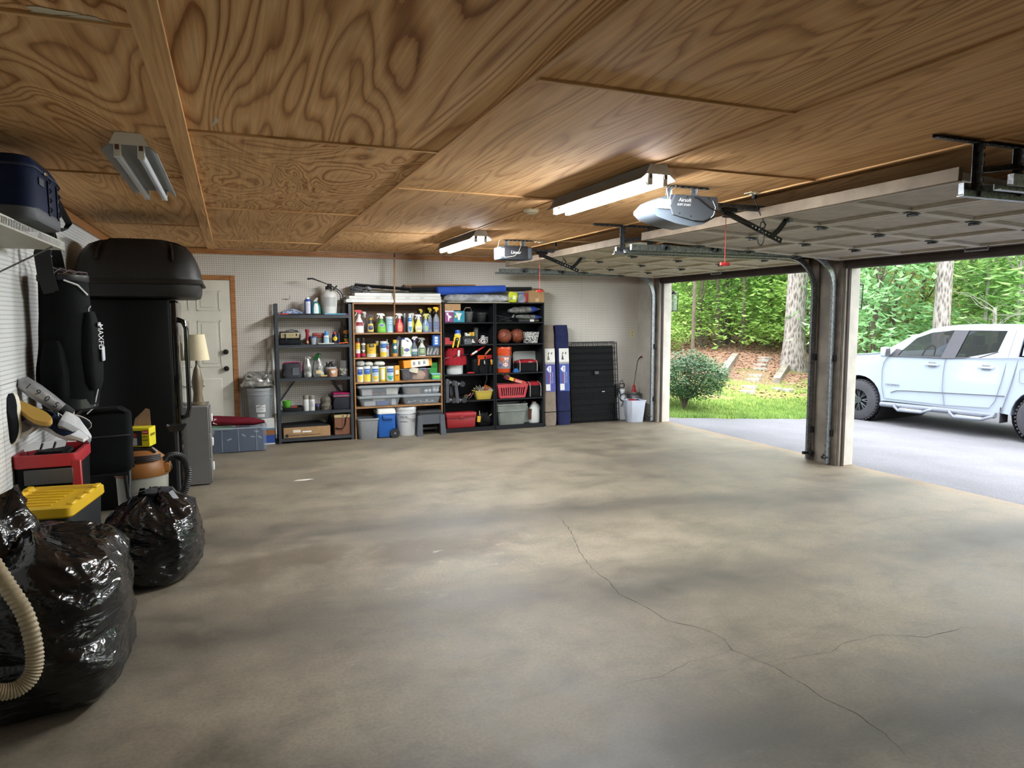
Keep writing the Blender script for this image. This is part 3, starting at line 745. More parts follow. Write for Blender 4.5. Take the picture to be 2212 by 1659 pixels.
def carton(c, x0, x1, yt, z, label, m, depth, y=None, rz=0., name='box', cat='box', tilt=0., bev=.002):
    x, w, h = it(c, x0, x1, yt, z); Y = y if y else 9.20+depth/2
    t = place(name, label, cat, x, Y, z, rz)
    if tilt: t.rotation_euler = (0, tilt, rz)
    B().box((0, 0, h/2), (w, depth, h), bev=bev).build('body', m, t)
    return t, w, h
def front_patch(t, x0, x1, z0, z1, yf, m, name='label'):
    return B().box(((x0+x1)/2, yf-.0006, (z0+z1)/2), (x1-x0, .0012, z1-z0)).build(name, m, t)
def tub_mesh(w, d, h, taper=.86, r=.02, th=.003, open_=True, n=4):
    """open-topped tapered container"""
    rings = [rrect(w*taper-.004, d*taper-.004, r, n, 0), rrect(w*taper, d*taper, r, n, .004), rrect(w, d, r, n, h)]
    b = B()
    if open_: rings += [rrect(w-2*th, d-2*th, r, n, h), rrect(w*taper-2*th, d*taper-2*th, r, n, .006)]
    return b.skin(rings)
def blob(w, d, h, seed, amp=.12, freq=3., seg=22, rows=9, p=2.4, prof=None):
    """soft bag-like lump standing on z = 0"""
    rings = []
    for j in range(rows+1):
        u = j/rows; f = (fr(prof, u) if prof else max(.03, (1-abs(u*1.0)**3.2))**.5*(.90+.2*math.sin(u*2.6)))
        ring = []
        for i in range(seg):
            a = 2*PI*i/seg; c, q = math.cos(a), math.sin(a); e = 2/p
            pnt = V((w/2*f*math.copysign(abs(c)**e, c), d/2*f*math.copysign(abs(q)**e, q), h*u))
            k = 1+amp*nz((c*freq, q*freq, u*freq*1.3), 1, seed)+.5*amp*nz((c*freq*2.6, q*freq*2.6, u*freq*3), 1, seed+3)
            ring.append(V((pnt.x*k, pnt.y*k, pnt.z*(1+.4*amp*nz((c, q, seed), 1.5)) if u > .05 else 0)))
        rings.append(ring)
    return B().skin(rings)
def fabric(name, col, rough=.8, bump=.35, scale=40): return mat(name, col, rough, var=.12, vscale=8, bump=bump, bscale=scale, spec=.12)
WOODM = 'bookcase_wood'
m, t = newmat(WOODM); g = t.noise(t.coords((3, 30, 30)), 1.0, 4, .6); t.link(t.ramp(g, [(.3, '7d5836'), (.6, '9a7148')]), t.b.inputs['Base Color']); t.b.inputs['Roughness'].default_value = .5
mat('bookcase_back', '5c4029', .6, var=.12); mat('black_laminate', '131418', .5, var=.08, spec=.25); mat('black_back', '0c0d10', .6, var=.1, spec=.15)
mat('shelf_steel', '3a3e43', .45, metal=.3, var=.1)
mat('cardboard', 'a07e58', .8, var=.08, vscale=12); mat('cardboard_dark', '86684a', .8, var=.1); mat('tape_tan', 'bfa37a', .4, var=.05)
SF = 9.18; SBK = 9.492                      # front and back of the shelf units
MZ = [1.628, 1.252, .832, .402, .066]; WZ = [1.394, 1.072, .748, .420]; KZ = [1.524, 1.220, .806, .440, .058]

# ------------------------------------------------------------------ steel rack
t = thing('steel_rack', 'dark grey steel shelving rack beside the wooden bookcase', 'shelf', (.975, SF, 0))
for sx in (-1, 1):
    for y in (0, SBK-SF-.04):
        b = B().box((sx*.452, y+.003, .885), (.036, .003, 1.77)).box((sx*.469, y+.018, .885), (.003, .034, 1.77))
        b.build('post', 'shelf_steel', t)
for z in MZ:
    s = B().box((0, .145, z-.003), (.90, .30, .006)).box((0, .002, z-.02), (.90, .004, .036)).box((0, .29, z-.02), (.90, .004, .036)).build('shelf', 'shelf_steel', t)
    for sx in (-1, 1):
        for dz in (-.012, -.03): B().cyl((sx*.452, -.003, z+dz), (sx*.452, .003, z+dz), .004, seg=8).build('bolt', 'chrome', t)
for sx in (-1, 1):
    b = B(); b.strap([(sx*.44, .285, MZ[2]-.34), (sx*.21, .285, MZ[2]-.02)], .022, .003, (0, 0, 1) if False else (1, 0, 1)); b.build('brace', 'shelf_steel', t)

# ------------------------------------------------------------------ wooden bookcase
x0, x1 = 1.462, 2.652
t = thing('wooden_bookcase', 'brown wooden bookcase filled with cleaning supplies', 'bookcase', ((x0+x1)/2, SF, 0)); hw = (x1-x0)/2; dp = SBK-SF
for s in (-1, 1): B().box((s*(hw-.009), dp/2, .8925), (.018, dp, 1.785), bev=.001).build('side_panel', WOODM, t)
B().box((0, dp/2, 1.776), (2*hw, dp+.002, .018), bev=.001).build('top', WOODM, t)
for z in WZ: B().box((0, dp/2, z-.010), (2*hw-.036, dp, .020), bev=.001).build('shelf', WOODM, t)
B().box((0, dp-.004, .8925), (2*hw-.01, .006, 1.77)).build('back_panel', 'bookcase_back', t)

# ------------------------------------------------------------------ black bookcases
for x0, x1, lb in ((2.668, 3.418, 'black laminate bookcase next to the wooden bookcase'), (3.426, 4.178, 'black laminate bookcase next to the beige canopy bag')):
    t = thing('black_bookcase', lb, 'bookcase', ((x0+x1)/2, SF, 0)); hw = (x1-x0)/2
    for s in (-1, 1): B().box((s*(hw-.009), dp/2, .90), (.018, dp, 1.80), bev=.001).build('side_panel', 'black_laminate', t)
    B().box((0, dp/2, 1.791), (2*hw-.036, dp, .018), bev=.001).build('top', 'black_laminate', t)
    for z in KZ: B().box((0, dp/2, z-.009), (2*hw-.036, dp, .018), bev=.001).build('shelf', 'black_laminate', t)
    B().box((0, .012, .022), (2*hw-.036, .014, .042)).build('toe_board', 'black_laminate', t)
    B().box((0, dp-.004, .90), (2*hw-.01, .006, 1.79)).build('back_panel', 'black_back', t)

# ================================================================== wooden bookcase, upper shelf
z = WZ[0]
spray('W', 110, 330, 215, z, 'white spray bottle with red trigger and maroon label', C('dcdcd8'), C('b3202a'), [(.10, .52, .86, C('e4e4e0'), None), (.30, .47, .8, C('8a1f24'), None)], [('HOME DEFENSE', .035, .33, .62, C('f0f0ee'))], head2=C('d8d8d6'))
spray('W', 345, 440, 255, z, 'smoky clear spray bottle with white trigger behind a yellow-labelled one', CL('8a93a0', .6), C('dcdcda'), (), (), dd=.7, y=9.36)
spray('W', 418, 565, 330, z, 'clear spray bottle with yellow collar and yellow scenic label', CL('59616a', .7), C('3a3d42'), [(.06, .50, .95, C('d9c15c'), None), (.16, .40, .8, C('2a3a6e'), lambda u: .6+.4*math.sin(u*3))], [('Fabuloso', .08, .33, .7, C('f3f0dc'))], head2=C('d8b72e'), flip=-1)
spray('W', 640, 862, 296, z, 'green spray bottle with white trigger and oval badge', C('3f8a35'), C('e6e6e2'), [(.04, .52, .92, C('74b844'), None), (.30, .46, .62, C('e9ecef'), OVAL), (.32, .44, .56, C('2f3f8c'), OVAL)], [('Clorox', .065, .38, .40, C('f5f5f5')), ('CLEAN-UP', .05, .17, .6, C('e9e23a'))])
can('W', 856, 1062, 375, z, 'pale blue wipes canister with white lid between green and red sprayers', C('cfdfe6'), [(.08, .86, 1.0, C('a9cede'), None), (.55, .72, .7, C('d8eef2'), None)], [('CLOROX', .05, .80, .4, C('2b4a7c')), ('FREE', .12, .62, .6, C('3a7cb0')), ('& CLEAR', .09, .48, .6, C('3a7cb0'))], lid=C('e4e8ea'), name='wipes_canister', cat='canister')
spray('W', 1085, 1282, 296, z, 'red translucent spray bottle with white trigger', C('c0303a', .3), C('e4e0dc'), [(.05, .50, .55, C('d98a72'), None)], [('SHINE', .05, .30, .4, C('f2e7e0'))], prof=P_SPRAY2)
can('W', 1308, 1395, 300, z, 'dark grey aerosol can with chrome cap behind a blue one', C('5a626c', .3, .4), (), (), cap=C('9aa2aa', .3, .5), aero=True, name='aerosol_can', cat='aerosol', y=9.36)
can('W', 1380, 1487, 300, z, 'white and blue aerosol can with blue top band', C('e2e8ec'), [(.58, .77, 1., C('3a7fc8'), None), (.04, .30, .9, C('4b9acb'), lambda u: .35+.6*u)], [('AIR', .09, .68, .5, C('f4f6f8')), ('FRESH', .05, .48, .6, C('2a5c98'))], cap=C('d8e0e8'), capr=.72, aero=True, name='aerosol_can', cat='aerosol')
spray('W', 1497, 1600, 290, z, 'yellow spray bottle with white trigger tucked behind a pale yellow one', C('d8cf2c'), C('dedcd8'), (), (), y=9.36)
spray('W', 1550, 1727, 322, z, 'pale yellow spray bottle with tall white sleeve top', C('e4e27a'), C('ecebe6'), [(.06, .34, .8, C('f2f0d8'), None)], [('CLEAN', .055, .24, .62, C('2a2f2c')), ('FREAK', .055, .16, .62, C('2a2f2c'))], prof=P_SPRAY2, head2=C('ecebe6'))
spray('W', 1700, 1800, 190, z, 'blue grey spray bottle with yellow and black trigger at the back', CL('6f8098', .75), C('d6c52c'), (), (), y=9.37, head2=C('1c1d20'))
spray('W', 1728, 1892, 305, z, 'clear blue spray bottle with pale yellow trigger', C('7d97b8', .2), C('cfd072'), [(.06, .36, .55, C('9fb88c'), OVAL)], [('EASY', .05, .22, .4, C('2a4c3c'))], prof=P_SPRAY2, flip=-1)
for a, b, yy, lb, yt, hd in ((1895, 2000, 9.33, 'clear spray bottle with navy lettering and dark trigger', 160, 'c7b030'), (1985, 2132, None, 'clear spray bottle with navy lettering and bright yellow trigger', 145, 'e2b81e')):
    spray('W', a, b, yt, z, lb, CL('9aa4b0', .72), C(hd), [(.10, .42, .8, CL('8a96c0', .6), None)], [('MAX', .07, .36, .5, C('2c3570')), ('SPRAY', .05, .26, .6, C('2c3570')), ('32 OZ', .04, .14, .5, C('2c3570'))], prof=P_SPRAY3, head2=C('1b1c22'), y=yy)

# ------------------------------------------------------------------ wooden bookcase, second shelf
z = WZ[1]
can('W', 130, 245, 890, z, 'red and yellow aerosol can with black cap at the shelf end', C('b82a34'), [(.42, .74, 1., C('e0c04a'), None), (.03, .20, 1., C('a01f4c'), None), (.22, .42, 1., C('e8e2d8'), None)], [('STAIN', .07, .58, .7, C('1d1d1f')), ('ODOR', .06, .34, .6, C('3a1d20'))], cap=C('1a1b1d'), aero=True, name='aerosol_can', cat='aerosol')
can('W', 255, 376, 880, z, 'black aerosol can with white swoosh and red base', C('1e1e21', .3), [(.60, .74, .9, C('c9c3b4'), OVAL), (.05, .22, 1., C('a3222c'), None), (.25, .4, .8, C('d8d8d6'), lambda u: .2+.7*u)], [('TIRE', .06, .54, .6, C('ececea')), ('FOAM', .06, .46, .6, C('ececea'))], cap=C('19191b'), capr=.7, aero=True, name='aerosol_can', cat='aerosol')
can('W', 388, 637, 1000, z, 'stout yellow tub with white base and black lettering panel', C('e6e2d2'), [(.24, .93, 1., C('e0b53a'), None), (.68, .90, .50, C('1d1d1b'), None)], [('HDX', .10, .83, .34, C('f0e9cc')), ('TOWELS', .06, .72, .38, C('e0b53a')), ('HEAVY DUTY', .05, .56, .5, C('26241c')), ('WIPES', .05, .48, .4, C('26241c')), ('75 COUNT', .045, .15, .6, C('26241c'))], lid=C('232322'), name='wipes_tub', cat='canister')
can('W', 655, 735, 965, z, 'yellow wipes canister hidden behind a blue and yellow one', C('d9bd48'), [(.2, .7, 1., C('4a4436'), None)], (), lid=C('ddddd6'), name='wipes_canister', cat='canister', y=9.38)
can('W', 725, 882, 962, z, 'blue and yellow wipes canister beside the stout yellow tub', C('e3e5e4'), [(.56, .86, 1., C('4c8ec2'), None), (.04, .32, 1., C('e3c640'), None), (.60, .80, .8, C('2c4f9c'), OVAL)], [('Clorox', .07, .70, .5, C('f4f4f4')), ('WIPES', .05, .42, .5, C('3a6c9c'))], lid=C('e6e6e2'), name='wipes_canister', cat='canister')
can('W', 880, 966, 920, z, 'slim silver and white aerosol can with red oval badge', C('cfd2d4', .3), [(.42, .62, .8, C('9c2a34'), OVAL), (.64, .73, .8, C('5a6a90'), OVAL)], [('RAID', .05, .52, .5, C('f0efe9'))], cap=C('d6d8d8'), capr=.4, capz=.82, aero=True, name='aerosol_can', cat='aerosol', y=9.34)
can('W', 1015, 1130, 928, z, 'small teal aerosol with yellow cap and amber base', C('2a6670', .3), [(.03, .20, 1., C('cf8a34'), None), (.44, .66, .7, C('d8dcc8'), OVAL)], [('PLEDGE', .045, .55, .5, C('1f4a54'))], cap=C('d9b42c'), capr=.78, aero=True, name='aerosol_can', cat='aerosol')
def jug(c, x0, x1, yt, z, label, y=None, body='e9ecee', lab=True):
    x, w, h = it(c, x0, x1, yt, z); d = w*.62; t = place('bleach_jug', label, 'jug', x, y or 9.21+d/2, z)
    bd = Body([(0, .94), (.03, 1), (.52, 1), (.60, .97)], h, w, d, 2.6); b = bd.mesh(top=False)
    # shoulder with the handle hole
    R = []
    for u, k, off in ((.60, .97, 0), (.70, .86, -.05), (.80, .60, -.15), (.90, .34, -.22), (.93, .26, -.24)):
        ring = []
        for i in range(22):
            a = 2*PI*i/22; ring.append(V((w/2*k*math.copysign(abs(math.cos(a))**.77, math.cos(a))+off*w, d/2*min(k*1.1, .95)*math.copysign(abs(math.sin(a))**.77, math.sin(a)), u*h)))
        R.append(ring)
    b.skin(R, cap0=False); b.build('bottle', C(body, .35), t)
    pts = [(w*.36, 0, h*.56), (w*.44, 0, h*.68), (w*.34, 0, h*.84), (w*.14, 0, h*.94), (-w*.12, 0, h*.93)]
    B().tube(pts, [.026, .024, .020, .019, .02], 10).build('handle', C(body, .35), t)
    B().lathe([(w*.15, h*.91), (w*.15, h*.99), (w*.13, h), (0, h)], (-w*.24, 0, 0), 16).build('cap', C('2b4aa0'), t)
    if lab:
        bd.patch(.10, .50, .92, .0006).build('label', C('7cb35c'), t); bd.patch(.10, .50, .60, .001).build('label', C('e9efe4'), t)
        bd.patch(.26, .44, .55, .0014, shape=OVAL).build('label', C('a32a34'), t); bd.patch(.28, .42, .50, .0018, shape=OVAL).build('label', C('2c4a9c'), t)
        bd.text('Clorox', .08*h, .35, .40*w, t, C('f4f4f4'), off=.0026); bd.text('BLEACH', .05*h, .17, .4*w, t, C('2a2c2e'), off=.002)
    return t
jug('W', 1152, 1290, 852, z, 'white bleach jug standing behind another with a green label', y=9.39, body='c4c8d0', lab=False)
jug('W', 1215, 1472, 882, z, 'white bleach jug with green label and blue cap')
spray('W', 1462, 1616, 850, z, 'clear spray bottle with red lettering and white trigger', CL('6c7680', .7), C('d8d6d4'), [(.08, .40, .85, C('4a7c94'), None), (.24, .36, .9, C('d8dce0'), None)], [('OXI', .07, .30, .7, C('c02a34')), ('CLEAN', .05, .16, .6, C('d9cf4c'))], head2=C('3a3468'), flip=-1)
spray('W', 1625, 1812, 878, z, 'grey white spray bottle with dark green label', C('cfd0c8'), C('8c9088'), [(.05, .46, .80, C('5a6a58'), None), (.14, .40, .6, C('8aa878'), None)], [('GRANITE', .05, .34, .5, C('e9eee2')), ('MARBLE', .05, .24, .5, C('e9eee2'))], prof=P_SPRAY)
# small clear box of tools with a navy lid, blue packet standing on it
x, w, h = it('W', 1845, 2130, 1092, z); t = place('small_clear_box', 'small clear plastic box of white tools with navy lid', 'storage box', x, 9.28, z)
tub_mesh(w, .14, h, .86, .015).build('tub', CL('8f9aa6', .2), t); B().box((0, 0, h+.006), (w*1.03, .148, .014), bev=.004).build('lid', C('2a3a5c'), t)
for i, (dx, r) in enumerate(((-.07, .1), (-.02, .35), (.03, .45), (.075, .12))): B().box((dx, -.02+.02*(i % 2), h*.48), (.025, .03, h*.80), rot=(0, r, 0), bev=.003).build('tool', C('d6d6cc'), t)
tb = t
t, w, h = carton('W', 1975, 2142, 812, z+h+.013, 'blue hanging packet standing on the navy-lidded box', C('2c62b0'), .07, y=9.27, name='blue_packet')
for u0, u1 in ((.62, .84), (.36, .56), (.12, .3)): front_patch(t, -w*.22, w*.22, h*u0, h*u1, -.035, C('dfe6ee'))
# ------------------------------------------------------------------ wooden bookcase, third shelf
z = WZ[2]
wip = [(130, 267, 'white yellow and navy wipes canister at the shelf end', [('e2e4e2', .03, .84), ('2c4f98', .50, .84), ('e3c83c', .06, .40)], 'LYSOL'), (268, 418, 'blue and yellow wipes canister with purple oval badge', [('e8d050', .04, .84), ('3a66b0', .50, .84)], 'Clorox'), (424, 584, 'pale blue and yellow wipes canister with recycling mark', [('b9cbd8', .03, .84), ('2f66b4', .60, .84), ('e4c54c', .06, .36)], 'Lysol'), (716, 882, 'pale blue and green wipes canister beside the orange tub', [('c4d6de', .03, .84), ('2c5fb0', .58, .84), ('4aa88c', .06, .36)], 'Lysol')]
for i, (a, b, lb, bands, s) in enumerate(wip):
    t = can('W2', a, b, 190 if i else 204, z, lb, C('dfe4e6'), [(u0, u1, 1.0 if k == 0 else (.85 if i == 1 else .75), C(cc), (lambda q: .4+.6*q) if (k == 2) else None) for k, (cc, u0, u1) in enumerate(bands)], [(s, .075, .72, .55, C('f3f4f5')), ('WIPES', .045, .46, .5, C('2f5c94'))] + ([('FRESH', .045, .2, .4, C('2d4a66'))] if i > 1 else []), lid=C('e6e8e8'), name='wipes_canister', cat='canister')
can('W2', 586, 712, 200, z, 'yellow wipes canister with white instruction panel', C('d9c428'), [(.12, .84, .55, C('e6e4d4'), None)], [('DIRECTIONS', .035, .7, .4, C('4a4a3c'))], lid=C('e4e2d8'), name='wipes_canister', cat='canister')
x, w, h = it('W2', 880, 988, 180, z); t = place('orange_tub', 'tall orange square tub beside a green-based canister', 'canister', x, 9.255, z)
bd = Body(P_CAN, h, w, w*.8, 6.); bd.mesh().build('body', C('d99a20'), t); bd.patch(.44, .70, .6, .0008).build('label', C('e9e4d2'), t); bd.patch(.34, .40, .6).build('label', C('8a3a24'), t); bd.text('ARMOR', .05*h, .8, .5*w, t, C('b8342a'))
# packs lying across the canisters
zc = z+it('W2', 268, 418, 190, z)[2]+.003
mat('foil_film', 'c9ccca', .25, metal=.35, var=.25, vscale=20, bump=.6, bscale=45)
mat('white_film', 'd6d8ce', .35, var=.12, vscale=18, bump=.5, bscale=35)
for i, (a, b, yt, lb, mm) in enumerate(((122, 302, 78, 'crinkled silver refill pack lying on the canisters', 'foil_film'), (296, 468, 104, 'plain white refill pack lying on the canisters', 'white_film'), (484, 704, 92, 'white and green refill pack lying on the canisters', 'white_film'))):
    x, w, h = it('W2', a, b, yt, zc); t = place('refill_pack', lb, 'wipes pack', x, 9.29, zc)
    blob(w, .16, h, i+3, .10, 3, prof=[(0, .86), (.2, 1), (.6, 1), (.85, .84), (1, .5)], p=3.2).build('pouch', mm, t)
    if i == 2: B().box((0, 0, h*.98), (w*.5, .07, .012), bev=.004).build('flap', C('2f6a4c'), t)
    if i == 1: B().box((0, 0, h*.98), (w*.4, .06, .008), bev=.003).build('flap', C('e0e4da'), t)
# clear bin of plaid cloth with an orange and white carton on top
x, w, h = it('W2', 1012, 1592, 240, z); t = place('clear_bin', 'clear open bin packed with plaid cloth and packets', 'storage box', x, 9.33, z)
tub_mesh(w, .24, h, .90, .02).build('tub', CL('a4aab2', .14), t); B().skin([rrect(w+.012, .252, .02, 4, h-.006), rrect(w+.012, .252, .02, 4, h), rrect(w-.012, .228, .02, 4, h), rrect(w-.012, .228, .02, 4, h-.006)], loop=True).build('rim', CL('c9ced2', .6), t)
m, tt = newmat('plaid_cloth'); ck = tt.add('TexBrick'); tt.link(tt.coords((1, 1, 1), rot=(PI/2, 0, .5)), ck.inputs['Vector']); ck.inputs['Scale'].default_value = 28; ck.offset = 0.; ck.inputs['Color1'].default_value = (*lin('a5492c'), 1); ck.inputs['Color2'].default_value = (*lin('7c2c22'), 1); ck.inputs['Mortar'].default_value = (*lin('d3b79a'), 1); ck.inputs['Mortar Size'].default_value = .08; tt.link(ck.outputs[0], tt.b.inputs['Base Color']); tt.b.inputs['Roughness'].default_value = .9
blob(w*.52, .17, h*.86, 11, .16, 3).build('plaid_cloth', 'plaid_cloth', t).location = (w*.14, 0, .008)
blob(w*.26, .17, h*.80, 15, .16, 3).build('dark_cloth', C('4a2a2c', .9), t).location = (-w*.30, 0, .008)
blob(w*.16, .14, h*.9, 18, .16, 3).build('rust_cloth', C('8c3a2c', .9), t).location = (w*.36, 0, .008)
B().strap([(-w*.2, -.115, h+.004), (-w*.12, -.128, h-.012), (w*.06, -.128, h-.03)], .07, .002, (.3, 0, 1)).build('paper_bag', C('cfc8b4', .8), t)
blob(w*.26, .10, .03, 19, .2, 3).build('blue_cloth', C('4a6a98', .9), t).location = (w*.26, -.03, h*.90)
zb = z+h+.022
x, w, h2 = it('W2', 1060, 1650, 60, zb); t = place('cake_carton', 'orange and white carton lying on the clear bin', 'box', x-.02, 9.31, zb); t.rotation_euler = (0, math.radians(-4.0), math.radians(8))
hh = .105
B().box((0, 0, hh/2), (w, .20, hh), bev=.003).build('body', C('dc9226'), t); front_patch(t, -w*.24, w*.38, .004, hh-.004, -.10, C('e8e4da'))
for k in range(3):
    front_patch(t, -w*.18+k*w*.18, -w*.10+k*w*.18, hh*.30, hh*.72, -.1012, C('8e8f90'), 'picture')
# green cartons and a green tub with a blue lid
g1, w, h = carton('W2', 1605, 1765, 225, z, 'green carton at the shelf end under another', C('2f8a3a'), .12, y=9.36, name='green_carton'); front_patch(g1, -w*.42, -w*.12, h*.1, h*.5, -.06, C('d8e2d4')); z1 = z+h+.001
g2, w, h = carton('W2', 1640, 1765, 122, z1, 'green carton stacked on another green carton', C('37933f'), .11, y=9.36, name='green_carton'); front_patch(g2, -w*.4, w*.4, h*.15, h*.3, -.055, C('1f5a2a'))
x, w, h = it('W2', 1612, 1818, 350, z); t = place('green_wipes_tub', 'low green tub with pale blue lid at the shelf end', 'tub', x, 9.245, z)
bd = Body([(0, .9), (.1, .93), (1, 1)], h, w, .10, 5.); bd.mesh().build('body', C('3f8fb4'), t); bd.patch(.18, .9, .9).build('label', C('69b53c'), t); bd.text('Swiffer', .3*h, .62, .5*w, t, C('e9f2e4')); B().box((0, 0, h+.006), (w*1.04, .106, .014), bev=.005).build('lid', C('9ccbd8'), t)
# ------------------------------------------------------------------ wooden bookcase, fourth shelf: four lidded bins
def lidded_bin(c, x0, x1, yt, ylid, z, label, content, dd=.30):
    x, w, h = it(c, x0, x1, yt, z, 9.20); lh = .022; t = place('lidded_bin', label, 'storage box', x, 9.185+dd/2, z)
    tub_mesh(w*.95, dd*.95, h-lh, .88, .03).build('tub', CL('aab2ba', .26), t)
    b = B().skin([rrect(w*.98, dd*.98, .03, 4, h-lh-.012), rrect(w, dd, .03, 4, h-lh-.006), rrect(w, dd, .03, 4, h-lh*.35), rrect(w*.97, dd*.97, .03, 4, h-.004), rrect(w*.90, dd*.9, .03, 4, h), ])
    b.build('lid', CL('9aa0a4', .92), t)
    content(t, w*.84, dd*.8, h-lh-.01)
    return h
def c_boxes(t, w, d, h):
    for dx, ww, hh, cc in ((-.33*w, .26*w, .80*h, 'd8d6d0'), (-.18*w, .03*w, .8*h, 'c23a44'), (.34*w, .30*w, .82*h, 'd9d5c6')): B().box((dx, -d*.33, hh/2+.006), (ww, d*.25, hh), bev=.002).build('packet', C(cc), t)
    for dx in (-.08, .10): B().lathe([(.05, .006), (.055, .02), (.0, .035)], (dx*w, -d*.25, 0), 14).build('knob_pack', C('8c6a5c'), t)
def c_blue(t, w, d, h):
    for dx, dz, ww, hh, cc in ((-.26*w, 0, .30*w, .55*h, 'cfd0d2'), (.08*w, 0, .32*w, .55*h, '2c4c9c'), (-.02*w, .56*h, .32*w, .38*h, 'c9c4bc'), (.38*w, 0, .12*w, .75*h, 'd6dade')): B().box((dx, -d*.33, dz+hh/2+.006), (ww, d*.25, hh), bev=.002).build('packet', C(cc), t)
def c_bulbs(t, w, d, h):
    B().box((-.22*w, -d*.3, .36*h), (.38*w, d*.3, .70*h), bev=.002).build('carton', 'cardboard_dark', t)
    for dx, dz in ((.14, .22), (.25, .22), (.38, .25), (.47, .25), (.38, .65), (.47, .65)): B().lathe([(.0, -.028), (.020, -.020), (.028, 0), (.020, .020), (.0, .028)], (dx*w, -d*.36, dz*h+.012), 14).build('bulb', C('dfe2e4', .2), t)
    B().box((.19*w, -d*.36, .48*h), (.20*w, .03, .008)).build('bulb_tray', C('c9b45c'), t)
def c_misc(t, w, d, h):
    for k in range(5): B().lathe([(.0, -.02), (.02, 0), (.0, .02)], ((-.35+.17*k)*w, -d*.35, .032+.01*(k % 2)), 12).build('bulb', C('c6cbd0', .2), t)
    B().tube([(-.4*w, -d*.38, .02), (-.1*w, -d*.4, .05), (.1*w, -d*.4, .03), (.42*w, -d*.36, .02)], .004, 6).build('cable', C('bfc4c8'), t)
z = WZ[3]
h = lidded_bin('W2', 158, 1042, 782, 0, z, 'grey lidded clear bin of blue packets under another', c_blue)
lidded_bin('W2', 150, 1040, 572, 0, z+h+.001, 'grey lidded clear bin of pale cartons, upper of its stack', c_boxes)
h = lidded_bin('W2', 1022, 1846, 748, 0, z, 'grey lidded clear bin of loose bulbs under another', c_misc)
lidded_bin('W2', 1015, 1848, 540, 0, z+h+.001, 'grey lidded clear bin holding a carton and round bulbs', c_bulbs)
# ------------------------------------------------------------------ under the wooden bookcase
x, w, h = it('W2', 160, 592, 1240, 0, 9.12); t = place('waste_basket', 'grey ribbed plastic waste basket beside the blue cooler', 'basket', x, 9.235, 0)
m, tt = newmat('ribbed_grey'); sp = tt.add('SeparateXYZ'); tt.link(tt.coords(), sp.inputs[0]); wv = tt.math('SINE', tt.math('MULTIPLY', sp.outputs['Z'], 520.)); tt.b.inputs['Base Color'].default_value = (*lin('84868a'), 1); tt.b.inputs['Roughness'].default_value = .5; tt.link(tt.bump(wv, .5, .004), tt.b.inputs['Normal'])
tub_mesh(w, .25, h, .84, .05, .004, n=6).build('bin', 'ribbed_grey', t)
B().skin([rrect(w+.008, .258, .052, 6, h-.02), rrect(w+.008, .258, .052, 6, h+.002), rrect(w-.01, .24, .05, 6, h+.002), rrect(w-.01, .24, .05, 6, h-.02)], loop=True).build('rim', C('8b8d90'), t)
B().tube([(-w*.5, 0, h+.0), (-w*.49, .0, h+.055), (-w*.47, .06, h+.07), (-w*.49, .1, h+.0)], .006, 6).build('handle', C('a0a2a4'), t)
x, w, h = it('W2', 560, 920, 1052, 0, 9.12); t = place('wheeled_cooler', 'blue wheeled cooler with white lid', 'cooler', x, 9.27, 0)
d = .29; hb = h*.84
B().skin([rrect(w*.94, d*.94, .025, 4, .012), rrect(w*.98, d*.98, .03, 4, .03), rrect(w, d, .03, 4, hb)]).build('body', C('1f5aa8', .35), t)
B().skin([rrect(w*1.03, d*1.03, .03, 4, hb), rrect(w*1.03, d*1.03, .03, 4, hb+.028), rrect(w*.97, d*.97, .05, 4, hb+.06), rrect(w*.8, d*.8, .05, 4, hb+.066)]).build('lid', C('dcdcd6'), t)
B().box((.01, -d/2-.012, hb*.84), (w*.56, .03, .045), bev=.01, seg=2).box((.01, -d/2-.005, hb*.90), (w*.62, .02, .03), bev=.008).build('side_handle', C('1a4f98', .35), t)
B().cyl((w*.42, -d/2-.035, .062), (w*.42, -d/2-.002, .062), .062, seg=22).build('wheel', C('17181a', .6), t); B().cyl((w*.42, -d/2-.038, .062), (w*.42, -d/2-.03, .062), .015, seg=10).build('axle_cap', C('6a6c70'), t)
B().tube([(-w*.44, d*.2, hb), (-w*.52, d*.2, hb+.06), (-w*.52, -d*.2, hb+.06), (-w*.44, -d*.2, hb)], .008, 6).build('carry_handle', C('2a2c30'), t)
def bucket(name, label, c, x0, x1, yt, z, body, Y, rib=True, lettered=None, group=None):
    x, w, h = it(c, x0, x1, yt, z, Y-.13); t = place(name, label, 'bucket', x, Y, z); r = w/2
    pr = [(r*.84, 0), (r*.86, .006), (r*.945, h*.76), (r*.99, h*.765), (r*.995, h*.80), (r*.955, h*.805), (r*.965, h*.90), (r*1.0, h*.905), (r, h*.985), (r*.985, h), (r*.93, h), (r*.92, h*.78), (r*.83, .01), (.001, .008)]
    B().lathe(pr, seg=28, cap0=True, cap1=False).build('pail', body, t)
    for s in (-1, 1): B().cyl((s*r*.96, 0, h*.70), (s*(r*1.05), 0, h*.70), .014, seg=10).build('ear', body, t)
    return t, r, h
t, r, h = bucket('white_bucket', 'white plastic bucket with black printed warning beside the step stool', 'W2', 940, 1370, 1012, 0, C('cdcfcf', .35), 9.30)
b = B(); b.tube([(r*1.04, 0, h*.70)] + [(r*1.06*math.cos(a), -r*1.06*math.sin(a), h*(.70-.30*math.sin(a)**1.0*(.5 if a < 2.2 else .25))) for a in (.3, .6, .9, 1.2)] + [(-r*.10, -r*1.03, h*.66)], .003, 6); b.build('bail_wire', 'galvanised', t)
B().cyl((r*.62, -r*.90, h*.58), (r*.72, -r*.80, h*.585), .008).build('grip', C('6a6c6e'), t)
